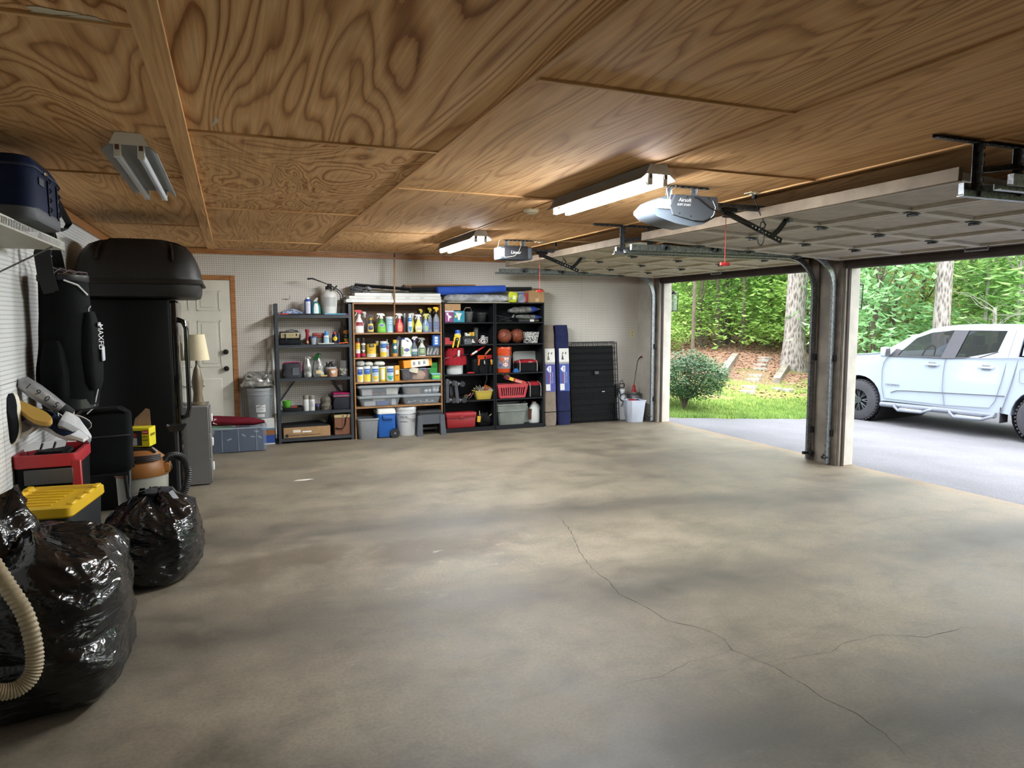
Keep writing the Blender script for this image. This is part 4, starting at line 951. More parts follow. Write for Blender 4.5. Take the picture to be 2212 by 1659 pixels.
lettering('HDX', .045, t, (-.0, 0, h*.66), C('1b1c1e'), width=.10, cyl_r=r*.935, rot=(0, 0, -.42)); lettering('WARNING', .02, t, (0, 0, h*.50), C('1b1c1e'), width=.10, cyl_r=r*.92, rot=(0, 0, -.42))
x, w, h = it('W2', 1385, 1885, 1090, 0, 9.05); t = place('step_stool', 'dark grey plastic step stool with black top', 'stool', x, 9.215, 0); d = .28
B().box((0, 0, h-.02), (w*.92, d*.9, .04), bev=.012, seg=2).build('top', C('26282c', .6), t)
B().box((0, 0, h-.048), (w*.94, d*.92, .016), bev=.004).build('top_rim', C('2c2e33', .6), t)
for s in (-1, 1):
    for q in (-1, 1):
        B().skin([[V((s*w*.44+dx, q*d*.42+dy, h-.056)) for dx, dy in ((-.03, -.025), (.03, -.025), (.03, .025), (-.03, .025))], [V((s*w*.47+dx, q*d*.50+dy, .002)) for dx, dy in ((-.038, -.028), (.038, -.028), (.038, .028), (-.038, .028))]]).build('leg', C('474b52', .55), t)
for q in (-1, 1): B().box((0, q*d*.44, h*.66), (w*.80, .012, h*.40), bev=.004).build('apron', C('4b4f56', .55), t)
B().box((0, d*.2, h*.22), (w*.82, .03, h*.10), bev=.004).build('stretcher', C('3c3f45', .55), t)
# ================================================================== on top of the bookcases
TZ = 1.787
def long_box(c, x0, x1, yt, yb, z, label, m, depth, y, h=None):
    a = cp(c, x0, (yt+yb)/2, y-depth/2); b = cp(c, x1, (yt+yb)/2, y-depth/2); hh = h or (cp(c, x0, yt, y-depth/2).z-cp(c, x0, yb, y-depth/2).z)
    t = place('long_carton', label, 'box', (a.x+b.x)/2, y, z); B().box((0, 0, hh/2), (b.x-a.x, depth, hh), bev=.002).build('body', m, t); return t, b.x-a.x, hh
t, w, h = long_box('T', 42, 1048, 226, 262, TZ, 'long white flat carton lying at the bottom of its stack on the wooden bookcase', C('d9d9d6'), .28, 9.30, .045)
B().skin([[V((-w/2-.002, -.141, .004)), V((-w/2+.09, -.141, .004)), V((-w/2+.05, -.142, .042)), V((-w/2-.012, -.142, .03))], [V((-w/2-.002, -.1425, .004)), V((-w/2+.09, -.1425, .004)), V((-w/2+.05, -.1435, .042)), V((-w/2-.012, -.1435, .03))]]).build('torn_film', C('c9cac8', .3), t)
t2, w, h2 = long_box('T', 70, 1046, 198, 226, TZ+.046, 'long white flat carton in the middle of its stack on the wooden bookcase', C('d4d4d2'), .26, 9.31, .040)
for k in range(4): front_patch(t2, -w*.22+k*w*.16, -w*.20+k*w*.16+.03, .006, .030, -.13, C('c0c0be'))
t3, w, h3 = long_box('T', 128, 1040, 168, 198, TZ+.087, 'long white flat carton at the top of its stack on the wooden bookcase', C('dededb'), .22, 9.32, .040)
zt = TZ+.128
x, w, h = it('T', 410, 1000, 148, zt, 9.25); t = place('black_sheet', 'flat black foam board lying on the white cartons', 'board', x-.06, 9.34, zt); B().box((0, 0, .006), (w+.14, .20, .012), bev=.002).build('board', C('26272a', .7), t)
t = place('cord_coil', 'coil of grey cord heaped on the white cartons', 'cord', *cp('T', 185, 150, 9.36).xy, zt+.001)
pts = []
for k in range(90):
    a = 2*PI*k/16; r_ = .10+.012*math.sin(k*.9); pts.append((r_*1.25*math.cos(a), r_*.55*math.sin(a), .012+.075*(k/90)+.012*math.sin(k*1.7)))
B().tube(pts, .007, 6).build('loops', C('55585c', .6), t); B().cyl((.09, -.05, .07), (.13, -.05, .05), .018, .022).build('plug', C('8a8d90'), t)
def rod(name, label, cat, p0, p1, r, m, seg=16, z=None):
    a, b = V(p0), V(p1); t = thing(name, label, cat, tuple((a+b)/2)); o = (a+b)/2
    B().cyl(a-o, b-o, r, seg=seg).build('tube', m, t); return t
a = cp('T', 130, 66, 9.30); b = cp('T', 720, 112, 9.30)
t = thing('folded_poles', 'bundle of thin black folded poles lying across the white cartons', 'poles', tuple((a+b)/2))
for i in range(4):
    o = V((0, .02*i, -.007*i)); B().cyl(a-(a+b)/2+o, b-(a+b)/2+o, .010, seg=8).build('pole', C('191a1c', .5), t)
a = cp('T', 720, 116, 9.40); b = cp('T', 2015, 112, 9.40)
rod('foam_tube', 'long black foam tube behind the blue foam roll', 'foam tube', (a.x, 9.44, a.z-.01), (b.x, 9.44, b.z-.005), .026, C('18191c', .8))
a = cp('T', 700, 78, 9.36); b = cp('T', 1370, 62, 9.36)
t = thing('wood_board', 'narrow brown wooden board lying above the black foam tube', 'board', ((a.x+b.x)/2, 9.40, a.z-.012), rot=(0, math.radians(-1.0), 0)); L = b.x-a.x+.12
B().box((0, 0, .018), (L, .10, .018), bev=.002).build('plank', WOODM, t); B().box((-L/2+.05, -.04, .0), (.10, .018, .045), bev=.003).build('cleat', 'bookcase_back', t); B().box((L/2-.01, -.045, .0), (.018, .018, .05), bev=.002).build('cleat', WOODM, t)
a = cp('T', 1000, 142, 9.27); b = cp('T', 1722, 118, 9.33); mat('blue_foam', '1d4aa6', .85, var=.08, bump=.3, bscale=90)
t = thing('foam_roll', 'thick blue foam roll lying on the black bookcase', 'foam roll', tuple((a+b)/2)); o = (a+b)/2
B().cyl(a-o, b-o, .062, .050, seg=24).build('roll', 'blue_foam', t)
d = (a-o).normalized(); B().cyl(a-o+d*.0005, a-o-d*.004, .022, seg=14).build('roll_core', C('12306e', .9), t)
a = cp('T', 1085, 222, 9.22); b = cp('T', 1800, 222, 9.25); o = V(((a.x+b.x)/2, 9.25, TZ+.016))
t = thing('wrapped_roll', 'grey fabric roll in clear crinkled plastic on the black bookcases', 'roll', tuple(o)); L = b.x-a.x
mat('grey_felt', '76787c', .9, var=.1, bump=.3); mat('cling_film', 'c6c9cc', .18, var=.3, vscale=9, alpha=.42, bump=.9, bscale=18)
B().tube([(-L/2+.06, 0, .05), (L/2-.16, 0, .05)], .05, 20).build('roll', 'grey_felt', t)
rings = []
for k in range(22):
    u = k/21; xx = -L/2+L*u; f = min(1, .35+u*9, .25+(1-u)*4.2)
    rings.append([V((xx, .056*f*math.cos(q)*(1+.12*nz((u*14, q*2, 1))), .052+.056*f*math.sin(q)*(1+.15*nz((u*14, q*2, 5))))) for q in [2*PI*i/16 for i in range(16)]])
B().skin(rings).build('plastic_wrap', 'cling_film', t)
B().box((-.02, .0, -.006), (L*.92, .15, .010), bev=.002).build('backing_card', C('b9b49e'), t)
zt = TZ+.015
x, w, h = it('T', 1752, 1850, 152, zt); t = place('yellow_pack', 'lime yellow blister pack beside the wrapped roll', 'package', x, 9.28, zt); t.rotation_euler = (0, .18, 0)
blob(w, .07, h, 31, .08, 2, prof=[(0, .8), (.1, 1), (.8, 1), (1, .8)], p=4).build('tool', C('b9c227'), t); B().box((w*.1, -.036, h*.5), (w*.35, .006, h*.4), bev=.003).build('label', C('e0e6b0'), t)
x, w, h = it('T', 1850, 1972, 158, zt); t = place('clear_pack', 'clear blister pack with blue card beside the cardboard carton', 'package', x, 9.30, zt)
B().box((0, .02, h/2), (w, .004, h), bev=.001).build('card', C('3f6a9c'), t); B().box((w*.36, .0, h/2), (w*.24, .05, h*.9), bev=.004).build('red_label', C('a8343c'), t); blob(w*.8, .07, h*.9, 35, .2, 3).build('bubble', 'cling_film', t)
x, w, h = it('T', 1985, 2143, 134, TZ+.015, 9.22); t = place('small_carton', 'small brown cardboard carton at the end of the black bookcases', 'box', x, 9.32, TZ+.014)
B().box((0, 0, h/2), (w, .20, h), bev=.002).build('body', 'cardboard', t); front_patch(t, -.025, .03, .01, h*.36, -.10, 'tape_tan', 'tape'); B().skin([[V((-w*.2, -.10, h)), V((w*.5, -.10, h)), V((w*.42, -.02, h+.03)), V((-w*.2, -.02, h+.03))], [V((-w*.2, -.099, h+.002)), V((w*.5, -.099, h+.002)), V((w*.42, -.019, h+.032)), V((-w*.2, -.019, h+.032))]]).build('flap', 'cardboard_dark', t)

# ================================================================== steel rack, top shelf
z = MZ[0]+.001
m, tt = newmat('blue_print_rag'); f_ = tt.noise(tt.coords(), 26, 4, .7, 1.5); tt.link(tt.ramp(f_, [(.42, 'dfe3e8'), (.5, '5a7fb0'), (.58, '34507c'), (.66, 'd8dce2')]), tt.b.inputs['Base Color']); tt.b.inputs['Roughness'].default_value = .9
x, w, h = it('S', 105, 625, 630, z); t = place('rag', 'crumpled blue and white patterned rag', 'rag', x, 9.33, z); blob(w, .20, h*1.1, 41, .22, 5, 30, 8, 2.2, [(0, .95), (.2, 1), (.5, .8), (.8, .45), (1, .12)]).build('cloth', 'blue_print_rag', t)
x, w, h = it('S', 622, 758, 385, z); t = place('blue_bottle', 'tall blue bottle with white cap and white side label', 'bottle', x, 9.30, z)
bd = Body([(0, .95), (.02, 1), (.80, 1), (.88, .8), (.90, .5)], h, w, w); bd.mesh().build('bottle', C('1f4a9c', .3), t); bd.patch(.05, .76, .72).build('label', C('c9cbd6'), t); bd.text('ROUNDUP', .05*h, .6, .5*w, t, C('3a3a4c')); B().lathe([(w*.28, h*.88), (w*.28, h*.985), (0, h)], seg=14).build('cap', C('e2e2df'), t)
x, w, h = it('S', 755, 945, 395, z); t = place('spray_bottle', 'teal and white spray bottle leaning on the tank sprayer', 'spray bottle', x, 9.29, z)
bd = Body([(0, .9), (.03, 1), (.45, .98), (.62, .7), (.74, .42), (.80, .3)], h, w, w*.6); bd.mesh().build('bottle', C('2f7f7c', .35), t); bd.patch(.05, .66, .5).build('label', C('dfe6e4'), t)
B().prism([(-w*.25, h*.80), (w*.05, h*.98), (w*.22, h*1.0), (w*.2, h*.85), (w*.05, h*.74), (-w*.1, h*.72)], (0, -.012, 0), (1, 0, 0), (0, 0, 1), (0, .024, 0)).build('spray_head', C('b9bcb8'), t)
# tank sprayer
x, w, h = it('S', 955, 1285, 180, z); t = place('tank_sprayer', 'translucent white tank sprayer with black wand on the steel rack', 'sprayer', x, 9.335, z)
mat('tank_poly', 'cfd0cc', .4, var=.06, vscale=4, spec=.4)
H = cp('S', 1100, 230, 9.26).z-z
B().lathe([(.40*w, 0), (.44*w, .008), (.47*w, H*.2), (.495*w, H*.45), (.5*w, H*.72), (.46*w, H*.82), (.33*w, H*.93), (.20*w, H*.98), (.20*w, H*1.02)], seg=28).build('tank', 'tank_poly', t)
B().lathe([(.20*w, H*.98), (.21*w, H*1.10), (.17*w, H*1.13), (.10*w, H*1.13), (.09*w, H*1.22), (0, H*1.24)], seg=20).build('pump_cap', C('1a1b1d', .5), t)
lb = Body([(0, 1.), (1, 1.)], H, w*.985, w*.985); lb.patch(.32, .70, .75, .004).build('label', C('b4b5b2'), t)
for k in range(6): lb.text('READ ALL DIRECTIONS BEFORE USE', .020, .65-.05*k, w*.62, t, C('5a5c5e'), off=.006)
a = cp('S', 680, 22, 9.24)-t.location; b = cp('S', 1085, 128, 9.24)-t.location
B().tube([a, a+V((.06, 0, .006)), b, b+V((.05, 0, -.005))], [.011, .010, .005, .012], 8).build('wand', C('17181a', .5), t)
hs = [cp('S', px, py, yy)-t.location for px, py, yy in ((1110, 130, 9.25), (1220, 200, 9.24), (1330, 260, 9.24), (1385, 340, 9.25), (1390, 500, 9.25), (1375, 690, 9.27))]
B().tube(hs, .008, 8).build('hose', C('17181a', .5), t); B().tube([h_+V((-.025, .02, -.01)) for h_ in hs[1:]], .006, 8).build('hose_return', C('17181a', .5), t)
q = cp('S', 1195, 250, 9.23)-t.location; B().cyl(q, q+V((.05, 0, .06)), .012, .010).build('trigger_grip', C('17181a', .5), t)
# rod lying on the front edge of the top shelf
a = cp('S', 140, 722, 9.20); b = cp('S', 1500, 722, 9.20)
t = thing('telescopic_rod', 'thin black rod with red tip and pale blue end on the rack edge', 'rod', ((a.x+b.x)/2, 9.205, z+.009)); L = b.x-a.x
B().cyl((-L/2+.10, 0, 0), (L/2-.30, 0, 0), .008, seg=10).build('shaft', C('161719', .5), t); B().cyl((-L/2, 0, 0), (-L/2+.10, 0, 0), .009, seg=10).build('tip', C('b5342c'), t); B().cyl((L/2-.30, 0, 0), (L/2-.03, 0, 0), .009, seg=10).build('grip', C('5a9ab4'), t); B().cyl((L/2-.03, 0, 0), (L/2, 0, 0), .008, seg=10).build('end_cap', C('b5345c'), t)

# ------------------------------------------------------------------ steel rack, second shelf
z = MZ[1]+.001
x, w, h = it('S', 130, 550, 1050, z, 9.22); t = place('battery_charger', 'boxy black charger with beige front panel on a black case', 'charger', x, 9.33, z)
B().box((0, 0, h*.20), (w*1.06, .22, h*.38), bev=.02, seg=2).build('case', fabric('black_case', '1c1d20'), t)
B().box((0, 0, h*.66), (w, .20, h*.52), bev=.012, seg=2).build('housing', C('232427'), t); B().box((-.0, -.101, h*.66), (w*.9, .006, h*.36), bev=.002).build('face_plate', C('a79a74'), t)
B().box((-w*.28, -.105, h*.68), (w*.22, .004, h*.16), bev=.001).build('meter', C('8a8068'), t); B().box((w*.29, -.106, h*.70), (w*.06, .006, h*.16), bev=.002).build('rocker', C('17181a'), t)
for k in range(3): B().box((w*.05, -.105, h*(.60+.06*k)), (w*.26, .002, .003)).build('marking', C('5c5440'), t)
B().tube([(-w*.2, -.11, h*.35), (-w*.24, -.115, h*.7), (-w*.18, -.06, h*.98), (w*.1, -.02, h*1.04), (w*.35, -.04, h*.96), (w*.46, -.11, h*.7), (w*.44, -.112, h*.3)], .006, 6).build('cable', C('17181a'), t)
x, w, h = it('S', 632, 722, 1025, z); t = place('flashlight', 'upright red flashlight on the steel rack', 'flashlight', x, 9.27, z); B().lathe([(.42*w, 0), (.5*w, .005), (.5*w, h*.12), (.38*w, h*.22), (.38*w, h*.78), (.48*w, h*.84), (.48*w, h*.97), (.44*w, h)], seg=18).build('barrel', C('8e1f2a', .35), t); B().cyl((0, -.5*w, h*.16), (0, -.36*w, h*.16), .014).build('switch', C('b9a878'), t); B().lathe([(.5*w, 0), (.52*w, .004), (.52*w, .012), (.5*w, .016)], seg=18).build('base_ring', C('3a2a28'), t)
x, w, h = it('S', 715, 850, 1172, z); t = place('plastic_cup', 'small clear tub with blue rim beside the flashlight', 'tub', x+.008, 9.235, z); B().lathe([(.34*w, 0), (.46*w, h), (.44*w, h), (.32*w, .004)], seg=20).build('cup', CL('b8c2cc', .5), t); B().lathe([(.46*w, h-.014), (.51*w, h-.010), (.51*w, h), (.44*w, h)], seg=20).build('rim', C('4a68b0'), t)
x, w, h = it('S', 845, 1165, 1192, z); g1 = place('steel_case', 'flat grey metal case under a red case', 'case', x, 9.36, z); B().box((0, 0, h/2), (w, .16, h), bev=.004).build('body', C('5c5a54', .5, .3), g1); B().box((0, -.081, h*.6), (w, .003, .006)).build('seam', C('2c2b29'), g1); B().box((0, -.084, h*.55), (.03, .008, .03), bev=.002).build('latch', 'galvanised', g1)
z1 = z+h+.001; x, w, h = it('S', 725, 952, 1105, z1); t = place('red_case', 'flat red plastic case stacked on the grey metal case', 'case', x+.05, 9.36, z1); B().box((0, 0, h/2), (w, .15, h), bev=.008, seg=2).build('body', C('8f3a30'), t); B().box((0, -.076, h*.5), (w*.98, .003, .005)).build('seam', C('55201c'), t)
x, w, h = it('S', 990, 1102, 1045, z); t = place('glue_bottle', 'white glue bottle with pointed blue cap', 'bottle', x, 9.24, z); bd = Body([(0, .94), (.03, 1), (.5, .98), (.62, .9), (.66, .7)], h, w, w*.6); bd.mesh().build('bottle', C('cdd4d6'), t); bd.patch(.08, .5, .7).build('label', C('8fb8c8'), t); bd.text('GLUE', .1*h, .5, .5*w, t, C('a8343c')); B().lathe([(w*.36, h*.63), (w*.36, h*.70), (w*.26, h*.84), (w*.10, h*.97), (0, h)], seg=16).build('cap', C('2c7fc4'), t)
can('S', 1172, 1288, 1085, z, 'short black can with yellow shield label and red cap', C('16213e'), [(.26, .66, .8, C('e0c524'), OVAL)], [('WD', .12, .48, .4, C('1c2c6e')), ('OIL', .09, .1, .4, C('c23a34'))], cap=C('a82a30'), capr=.6, capz=.84, aero=True, name='lubricant_can', cat='can', y=9.28)
can('S', 1290, 1345, 1110, z, 'narrow navy can beside the yellow shield can', C('232a4c'), (), (), cap=C('1c1d20'), aero=True, name='lubricant_can', cat='can', y=9.33)
can('S', 1398, 1512, 955, z, 'tall black foam can with orange and yellow label', C('1a1b1d'), [(.52, .80, 1., C('d98a34'), OVAL), (.05, .30, .9, C('c9c23a'), lambda u: .5+.5*u)], [('FOAM', .07, .42, .6, C('f0efe6')), ('GREAT', .05, .66, .5, C('1f1f1f'))], cap=C('141517'), capr=.75, aero=True, name='foam_can', cat='can', y=9.30)
x, w, h = it('S', 885, 1290, 1305, z); t = place('putty_knife', 'white plastic putty knife lying on the rack', 'tool', x, 9.215, z); B().box((-w*.1, 0, .009), (w*.8, .022, .016), bev=.005).build('handle', C('c9cac6'), t); B().box((w*.38, 0, .006), (w*.25, .04, .004)).build('blade', C('9aa0a2', .3, .6), t)
x, w, h = it('S', 1300, 1552, 1265, z); t = place('foam_gun', 'orange plastic clamp lying on the rack', 'tool', x, 9.215, z); B().strap([(-w/2, 0, .012), (-w*.1, -.01, .016), (w*.2, 0, .020), (w/2, .01, .03)], .026, .012, (0, 1, 0)).build('arm', C('d8581c'), t); B().tube([(w*.15, 0, .008), (w*.32, -.01, .006), (w*.45, 0, .012)], .007).build('jaw', C('e0a01c'), t)

# ------------------------------------------------------------------ steel rack, third shelf
z = MZ[2]+.001
fabric('charcoal_cloth', '3a3b3f'); fabric('black_nylon', '0d0e10', .6); fabric('grey_canvas', '6a655c')
x, w, h = it('S2', 140, 520, 105, z); t = place('lunch_bag', 'charcoal lunch bag with pink zip trim', 'bag', x, 9.30, z)
blob(w*.94, .17, h, 51, .06, 2.5, 28, 10, 4, [(0, .92), (.05, 1), (.7, .95), (.9, .88), (1, .7)]).build('pouch', 'charcoal_cloth', t)
B().tube([(-w*.42, -.06, h*.94), (-w*.1, -.085, h*1.02), (w*.3, -.08, h*1.02), (w*.45, -.02, h*.90), (w*.47, -.02, h*.4)], .006, 6).build('pink_piping', C('b0406e'), t); B().box((w*.16, -.088, h*.40), (w*.32, .01, h*.5), bev=.004).build('front_pocket', fabric('slate_cloth', '55585e'), t); B().tube([(w*.40, 0, h*.9), (w*.50, 0, h*.7), (w*.49, 0, h*.3)], .006, 6).build('handle', C('7a6a72'), t)
mat('silver_foil', 'a9aaa6', .28, metal=.6, var=.35, vscale=14, bump=.9, bscale=30)
x, w, h = it('S2', 520, 700, 5, z); t = place('foil_bag', 'narrow silver foil bag standing beside the lunch bag', 'bag', x, 9.31, z); blob(w, .13, h, 55, .14, 3.5, 26, 12, 3, [(0, .9), (.1, 1), (.5, .9), (.8, .62), (1, .42)]).build('pouch', 'silver_foil', t); B().box((w*.18, -.03, h*.96), (w*.5, .03, h*.12), rot=(0, .4, 0), bev=.008).build('folded_top', 'silver_foil', t)
x, w, h = it('S2', 692, 912, -40, z); t = place('foil_bag', 'silver foil bag with green printed top', 'bag', x, 9.30, z); blob(w, .14, h*.82, 58, .14, 3.5, 26, 12, 3, [(0, .9), (.1, 1), (.5, .92), (.8, .66), (1, .4)]).build('pouch', 'silver_foil', t)
B().skin([[V((-w*.40, -.03, h*.72)), V((w*.02, -.05, h*.78)), V((w*.02, .03, h*.78)), V((-w*.40, .03, h*.72))], [V((-w*.18, -.03, h*.98)), V((w*.14, -.05, h*1.04)), V((w*.14, .0, h*1.04)), V((-w*.18, .0, h*.98))], [V((-w*.02, -.05, h*1.05)), V((w*.36, -.07, h*.92)), V((w*.36, -.06, h*.92)), V((-w*.02, -.03, h*1.05))]]).build('green_top', C('1d5a2c', .35), t)
bd = Body([(0, .9), (1, .9)], h*.82, w, .14, 3.); bd.text('SEED', .05*h, .45, .4*w, t, C('2c2a22'), off=.012); bd.patch(.18, .36, .5, .012).build('label', C('c9b98a'), t)
x, w, h = it('S2', 842, 978, 318, z); t = place('brush', 'short pale wooden brush handle lying on the rack', 'brush', x, 9.215, z); B().tube([(-w/2, 0, .014), (-w*.2, 0, .016), (w*.2, 0, .013), (w/2, -.005, .016)], [.012, .015, .011, .013], 10).build('handle', C('c0a468'), t); B().box((w*.55, -.005, .016), (.03, .03, .03), bev=.004).build('bristles', C('3a3226', .9), t)
x, w, h = it('S2', 925, 1162, 190, z); t = place('white_pot', 'white pot of black binder clips behind a peach tub', 'pot', x, 9.37, z); B().lathe([(.40*w, 0), (.5*w, h), (.47*w, h), (.38*w, .005)], seg=22).build('pot', C('b9bbbc'), t)
for k in range(14): B().tube([(rnd.uniform(-.4, .4)*w, rnd.uniform(-.3, .3)*w, h*.95), (rnd.uniform(-.4, .4)*w, rnd.uniform(-.3, .3)*w, h+rnd.uniform(.02, .07)), (rnd.uniform(-.4, .4)*w, rnd.uniform(-.3, .3)*w, h*1.0)], .006, 6).build('clip', C('1c1d20'), t)
x, w, h = it('S2', 975, 1158, 222, z); t = place('peach_tub', 'peach paper tub with white heart', 'tub', x, 9.265, z); bd = Body([(0, .88), (.94, 1), (1, 1)], h, w, w); bd.mesh().build('tub', C('b98a6c'), t)
hv = [V((.030*(16*math.sin(a)**3)/16, 0, .030*(13*math.cos(a)-5*math.cos(2*a)-2*math.cos(3*a)-math.cos(4*a))/16)) for a in [2*PI*k/24 for k in range(24)]]
b = B(); b.skin([[V((p.x, bd.front(p.x, .62+p.z/h)-.002, h*.62+p.z)) for p in hv], [V((p.x, bd.front(p.x, .62+p.z/h)-.0005, h*.62+p.z)) for p in hv]]); b.build('heart', C('e6e0d8'), t)
x, w, h = it('S2', 1188, 1352, 70, z); t = place('glass_jar', 'clear glass jar half full of pale stones', 'jar', x, 9.30, z)
B().lathe([(.46*w, 0), (.5*w, .01), (.5*w, h*.42), (.46*w, h*.46), (.40*w, h*.48), (.40*w, h)], seg=24, cap1=False).build('glass', CL('c4ccce', .22, .08), t); mat('pale_stone', 'c4bca8', .7, var=.2, bump=.5)
for k in range(34):
    a = rnd.uniform(0, 2*PI); rr = .40*w*math.sqrt(rnd.random()); zz = .018+.38*h*rnd.random()
    B().lathe([(0, -.014), (.012, -.008), (.015, 0), (.011, .008), (0, .014)], (rr*math.cos(a), rr*math.sin(a), zz), 7).build('stone', 'pale_stone', t)
# ------------------------------------------------------------------ steel rack, fourth shelf
z = MZ[3]+.001
x, w, h = it('S2', 160, 540, 905, z); tr_ = place('roller_tray', 'black plastic paint tray under the green bowl', 'tray', x, 9.31, z); B().skin([rrect(w*.86, .2, .02, 4, 0), rrect(w, .23, .025, 4, h), rrect(w-.012, .218, .022, 4, h), rrect(w*.86-.01, .19, .02, 4, .006)]).build('tray', C('1b1c1f'), tr_); zt = z+h
x, w, h = it('S2', 150, 310, 800, zt-.03); t = place('green_bowl', 'lime green plastic bowl on the black tray', 'bowl', x+.01, 9.30, zt-.028); B().lathe([(.26*w, 0), (.30*w, .004), (.42*w, h*.35), (.46*w, h*.5), (.5*w, h), (.47*w, h), (.40*w, h*.4), (.25*w, .008)], seg=24).build('bowl', C('4f9a2c'), t)
t = place('red_scraper', 'small red plastic scraper on the black tray', 'tool', cp('S2', 365, 890, 9.27).x, 9.27, zt-.026); B().prism([(-.03, 0), (.035, .012), (.05, .028), (-.0, .034), (-.04, .018)], (0, -.004, 0), (1, 0, 0), (0, 0, 1), (0, .03, 0)).build('scraper', C('b8402c'), t)
for a, b_, lb in ((527, 637, 'taupe capped white spray paint can with blank side turned out'), (636, 741, 'taupe capped white spray paint can with dark lettering')):
    t = can('S2', a, b_, 692, z, lb, C('c9cbc9'), (), (('PAINT', .06, .55, .6, C('2a2c34')), ('2X', .12, .40, .5, C('2a2c34')), ('PRIMER', .05, .28, .6, C('2a2c34'))) if a > 600 else (), cap=C('77736a'), capr=1.0, capz=.74, aero=True, name='spray_paint', cat='can')
x, w, h = it('S2', 745, 842, 855, z); t = place('round_tin', 'low round black tin with purple lid', 'tin', x, 9.28, z); B().lathe([(.48*w, 0), (.5*w, .003), (.5*w, h*.6)], seg=22).build('tin', C('1d1e22'), t); B().lathe([(.52*w, h*.6), (.52*w, h*.95), (.48*w, h), (0, h)], seg=22).build('lid', C('2e2a55'), t)
x, w, h = it('S2', 845, 1065, 725, z); t = place('canvas_pouch', 'slumped taupe canvas pouch beside the black cooler bag', 'bag', x, 9.32, z); blob(w, .18, h, 61, .16, 3, 26, 10, 2.6, [(0, .95), (.3, 1), (.5, .85), (.75, .9), (.95, .7), (1, .4)]).build('pouch', 'grey_canvas', t)
x, w, h = it('S2', 1065, 1392, 648, z); t = place('cooler_bag', 'square black cooler bag with crimson lid', 'bag', x, 9.325, z); B().box((0, 0, h*.40), (w, .24, h*.80), bev=.015, seg=2).build('body', fabric('cooler_grey', '2b2c32'), t); B().box((0, 0, h*.84), (w*1.01, .245, h*.11), bev=.008).build('zip_band', C('5a5a60', .7), t); B().box((0, 0, h*.945), (w, .24, h*.11), bev=.012, seg=2).build('lid', fabric('crimson_cloth', '8e1f4c'), t); B().tube([(-w*.5, -.122, h*.80), (0, -.124, h*.80), (w*.5, -.122, h*.78)], .004).build('pink_piping', C('b0305c'), t)
B().strap([(-w*.40, -.124, h*.75), (-w*.62, -.14, h*.1), (-w*.66, -.13, -.09), (-w*.52, -.09, -.16), (-w*.30, -.05, -.20)], .03, .003, (.3, 1, 0)).build('strap', 'black_nylon', t)
# ------------------------------------------------------------------ steel rack, bottom shelf
z = MZ[4]+.001
x, w, h = it('S2', 185, 1025, 1262, z, 9.20); t = place('pool_kit_carton', 'long brown carton with printed kit name on the lowest rack shelf', 'box', x, 9.33, z); B().box((0, 0, h/2), (w, .25, h), bev=.003).build('body', 'cardboard', t)
front_patch(t, -w*.30, -w*.14, h*.50, h*.76, -.125, C('d9d6cc')); front_patch(t, -w*.10, w*.09, h*.48, h*.62, -.125, C('e6e4de'), 'hand_slot')
lettering('Swimming Pool Maintenance Kit', .036, t, (-w*.05, -.1255, h*.25), C('262c2a'), width=w*.66); lettering('Tropicfloat', .02, t, (-w*.36, -.1255, h*.46), C('5a4a34'), width=w*.13)
B().cyl((-w*.435, -.127, h*.22), (-w*.435, -.124, h*.22), .022, seg=16).build('logo_disc', C('262c2a'), t)
B().skin([[V((-w*.50, -.12, h)), V((w*.46, -.12, h)), V((w*.46, .12, h)), V((-w*.50, .12, h))], [V((-w*.50, -.12, h+.004)), V((w*.46, -.12, h+.004)), V((w*.30, .12, h+.05)), V((-w*.50, .12, h+.03))]]).build('black_flap', C('1d1e21', .6), t)
x, w, h = it('S2', 1092, 1402, 1040, z, 9.20); t = place('file_box', 'brown file box with cream lid on the lowest rack shelf', 'box', x, 9.34, z); B().box((0, 0, h*.42), (w*.96, .25, h*.84), bev=.004).build('body', C('744a34', .7), t); B().box((0, 0, h*.92), (w, .262, h*.16), bev=.004).build('lid', C('b9a87c', .6), t); B().box((-w*.04, -.126, h*.4), (.005, .002, h*.8)).build('seam', C('4a2c20'), t); B().box((w*.02, -.133, h*.92), (.02, .006, .02), bev=.002).build('clasp', C('6a5a3c'), t)
B().strap([(w*.35, -.132, h*1.05), (w*.18, -.138, h*.80), (w*.14, -.14, h*.5), (-.0, -.14, h*.32), (-w*.2, -.138, h*.30), (-w*.42, -.136, h*.36)], .018, .003, (.5, .6, .4)).build('strap', 'black_nylon', t)
x, w, h = it('S2', 925, 1085, 1030, z, 9.30); t = place('black_pouch', 'limp black bag slumped between carton and file box', 'bag', x+.02, 9.40, z); blob(w*.75, .12, h*.9, 66, .12, 3, 22, 9, 3, [(0, 1), (.3, .95), (.7, .7), (1, .3)]).build('pouch', 'black_nylon', t)

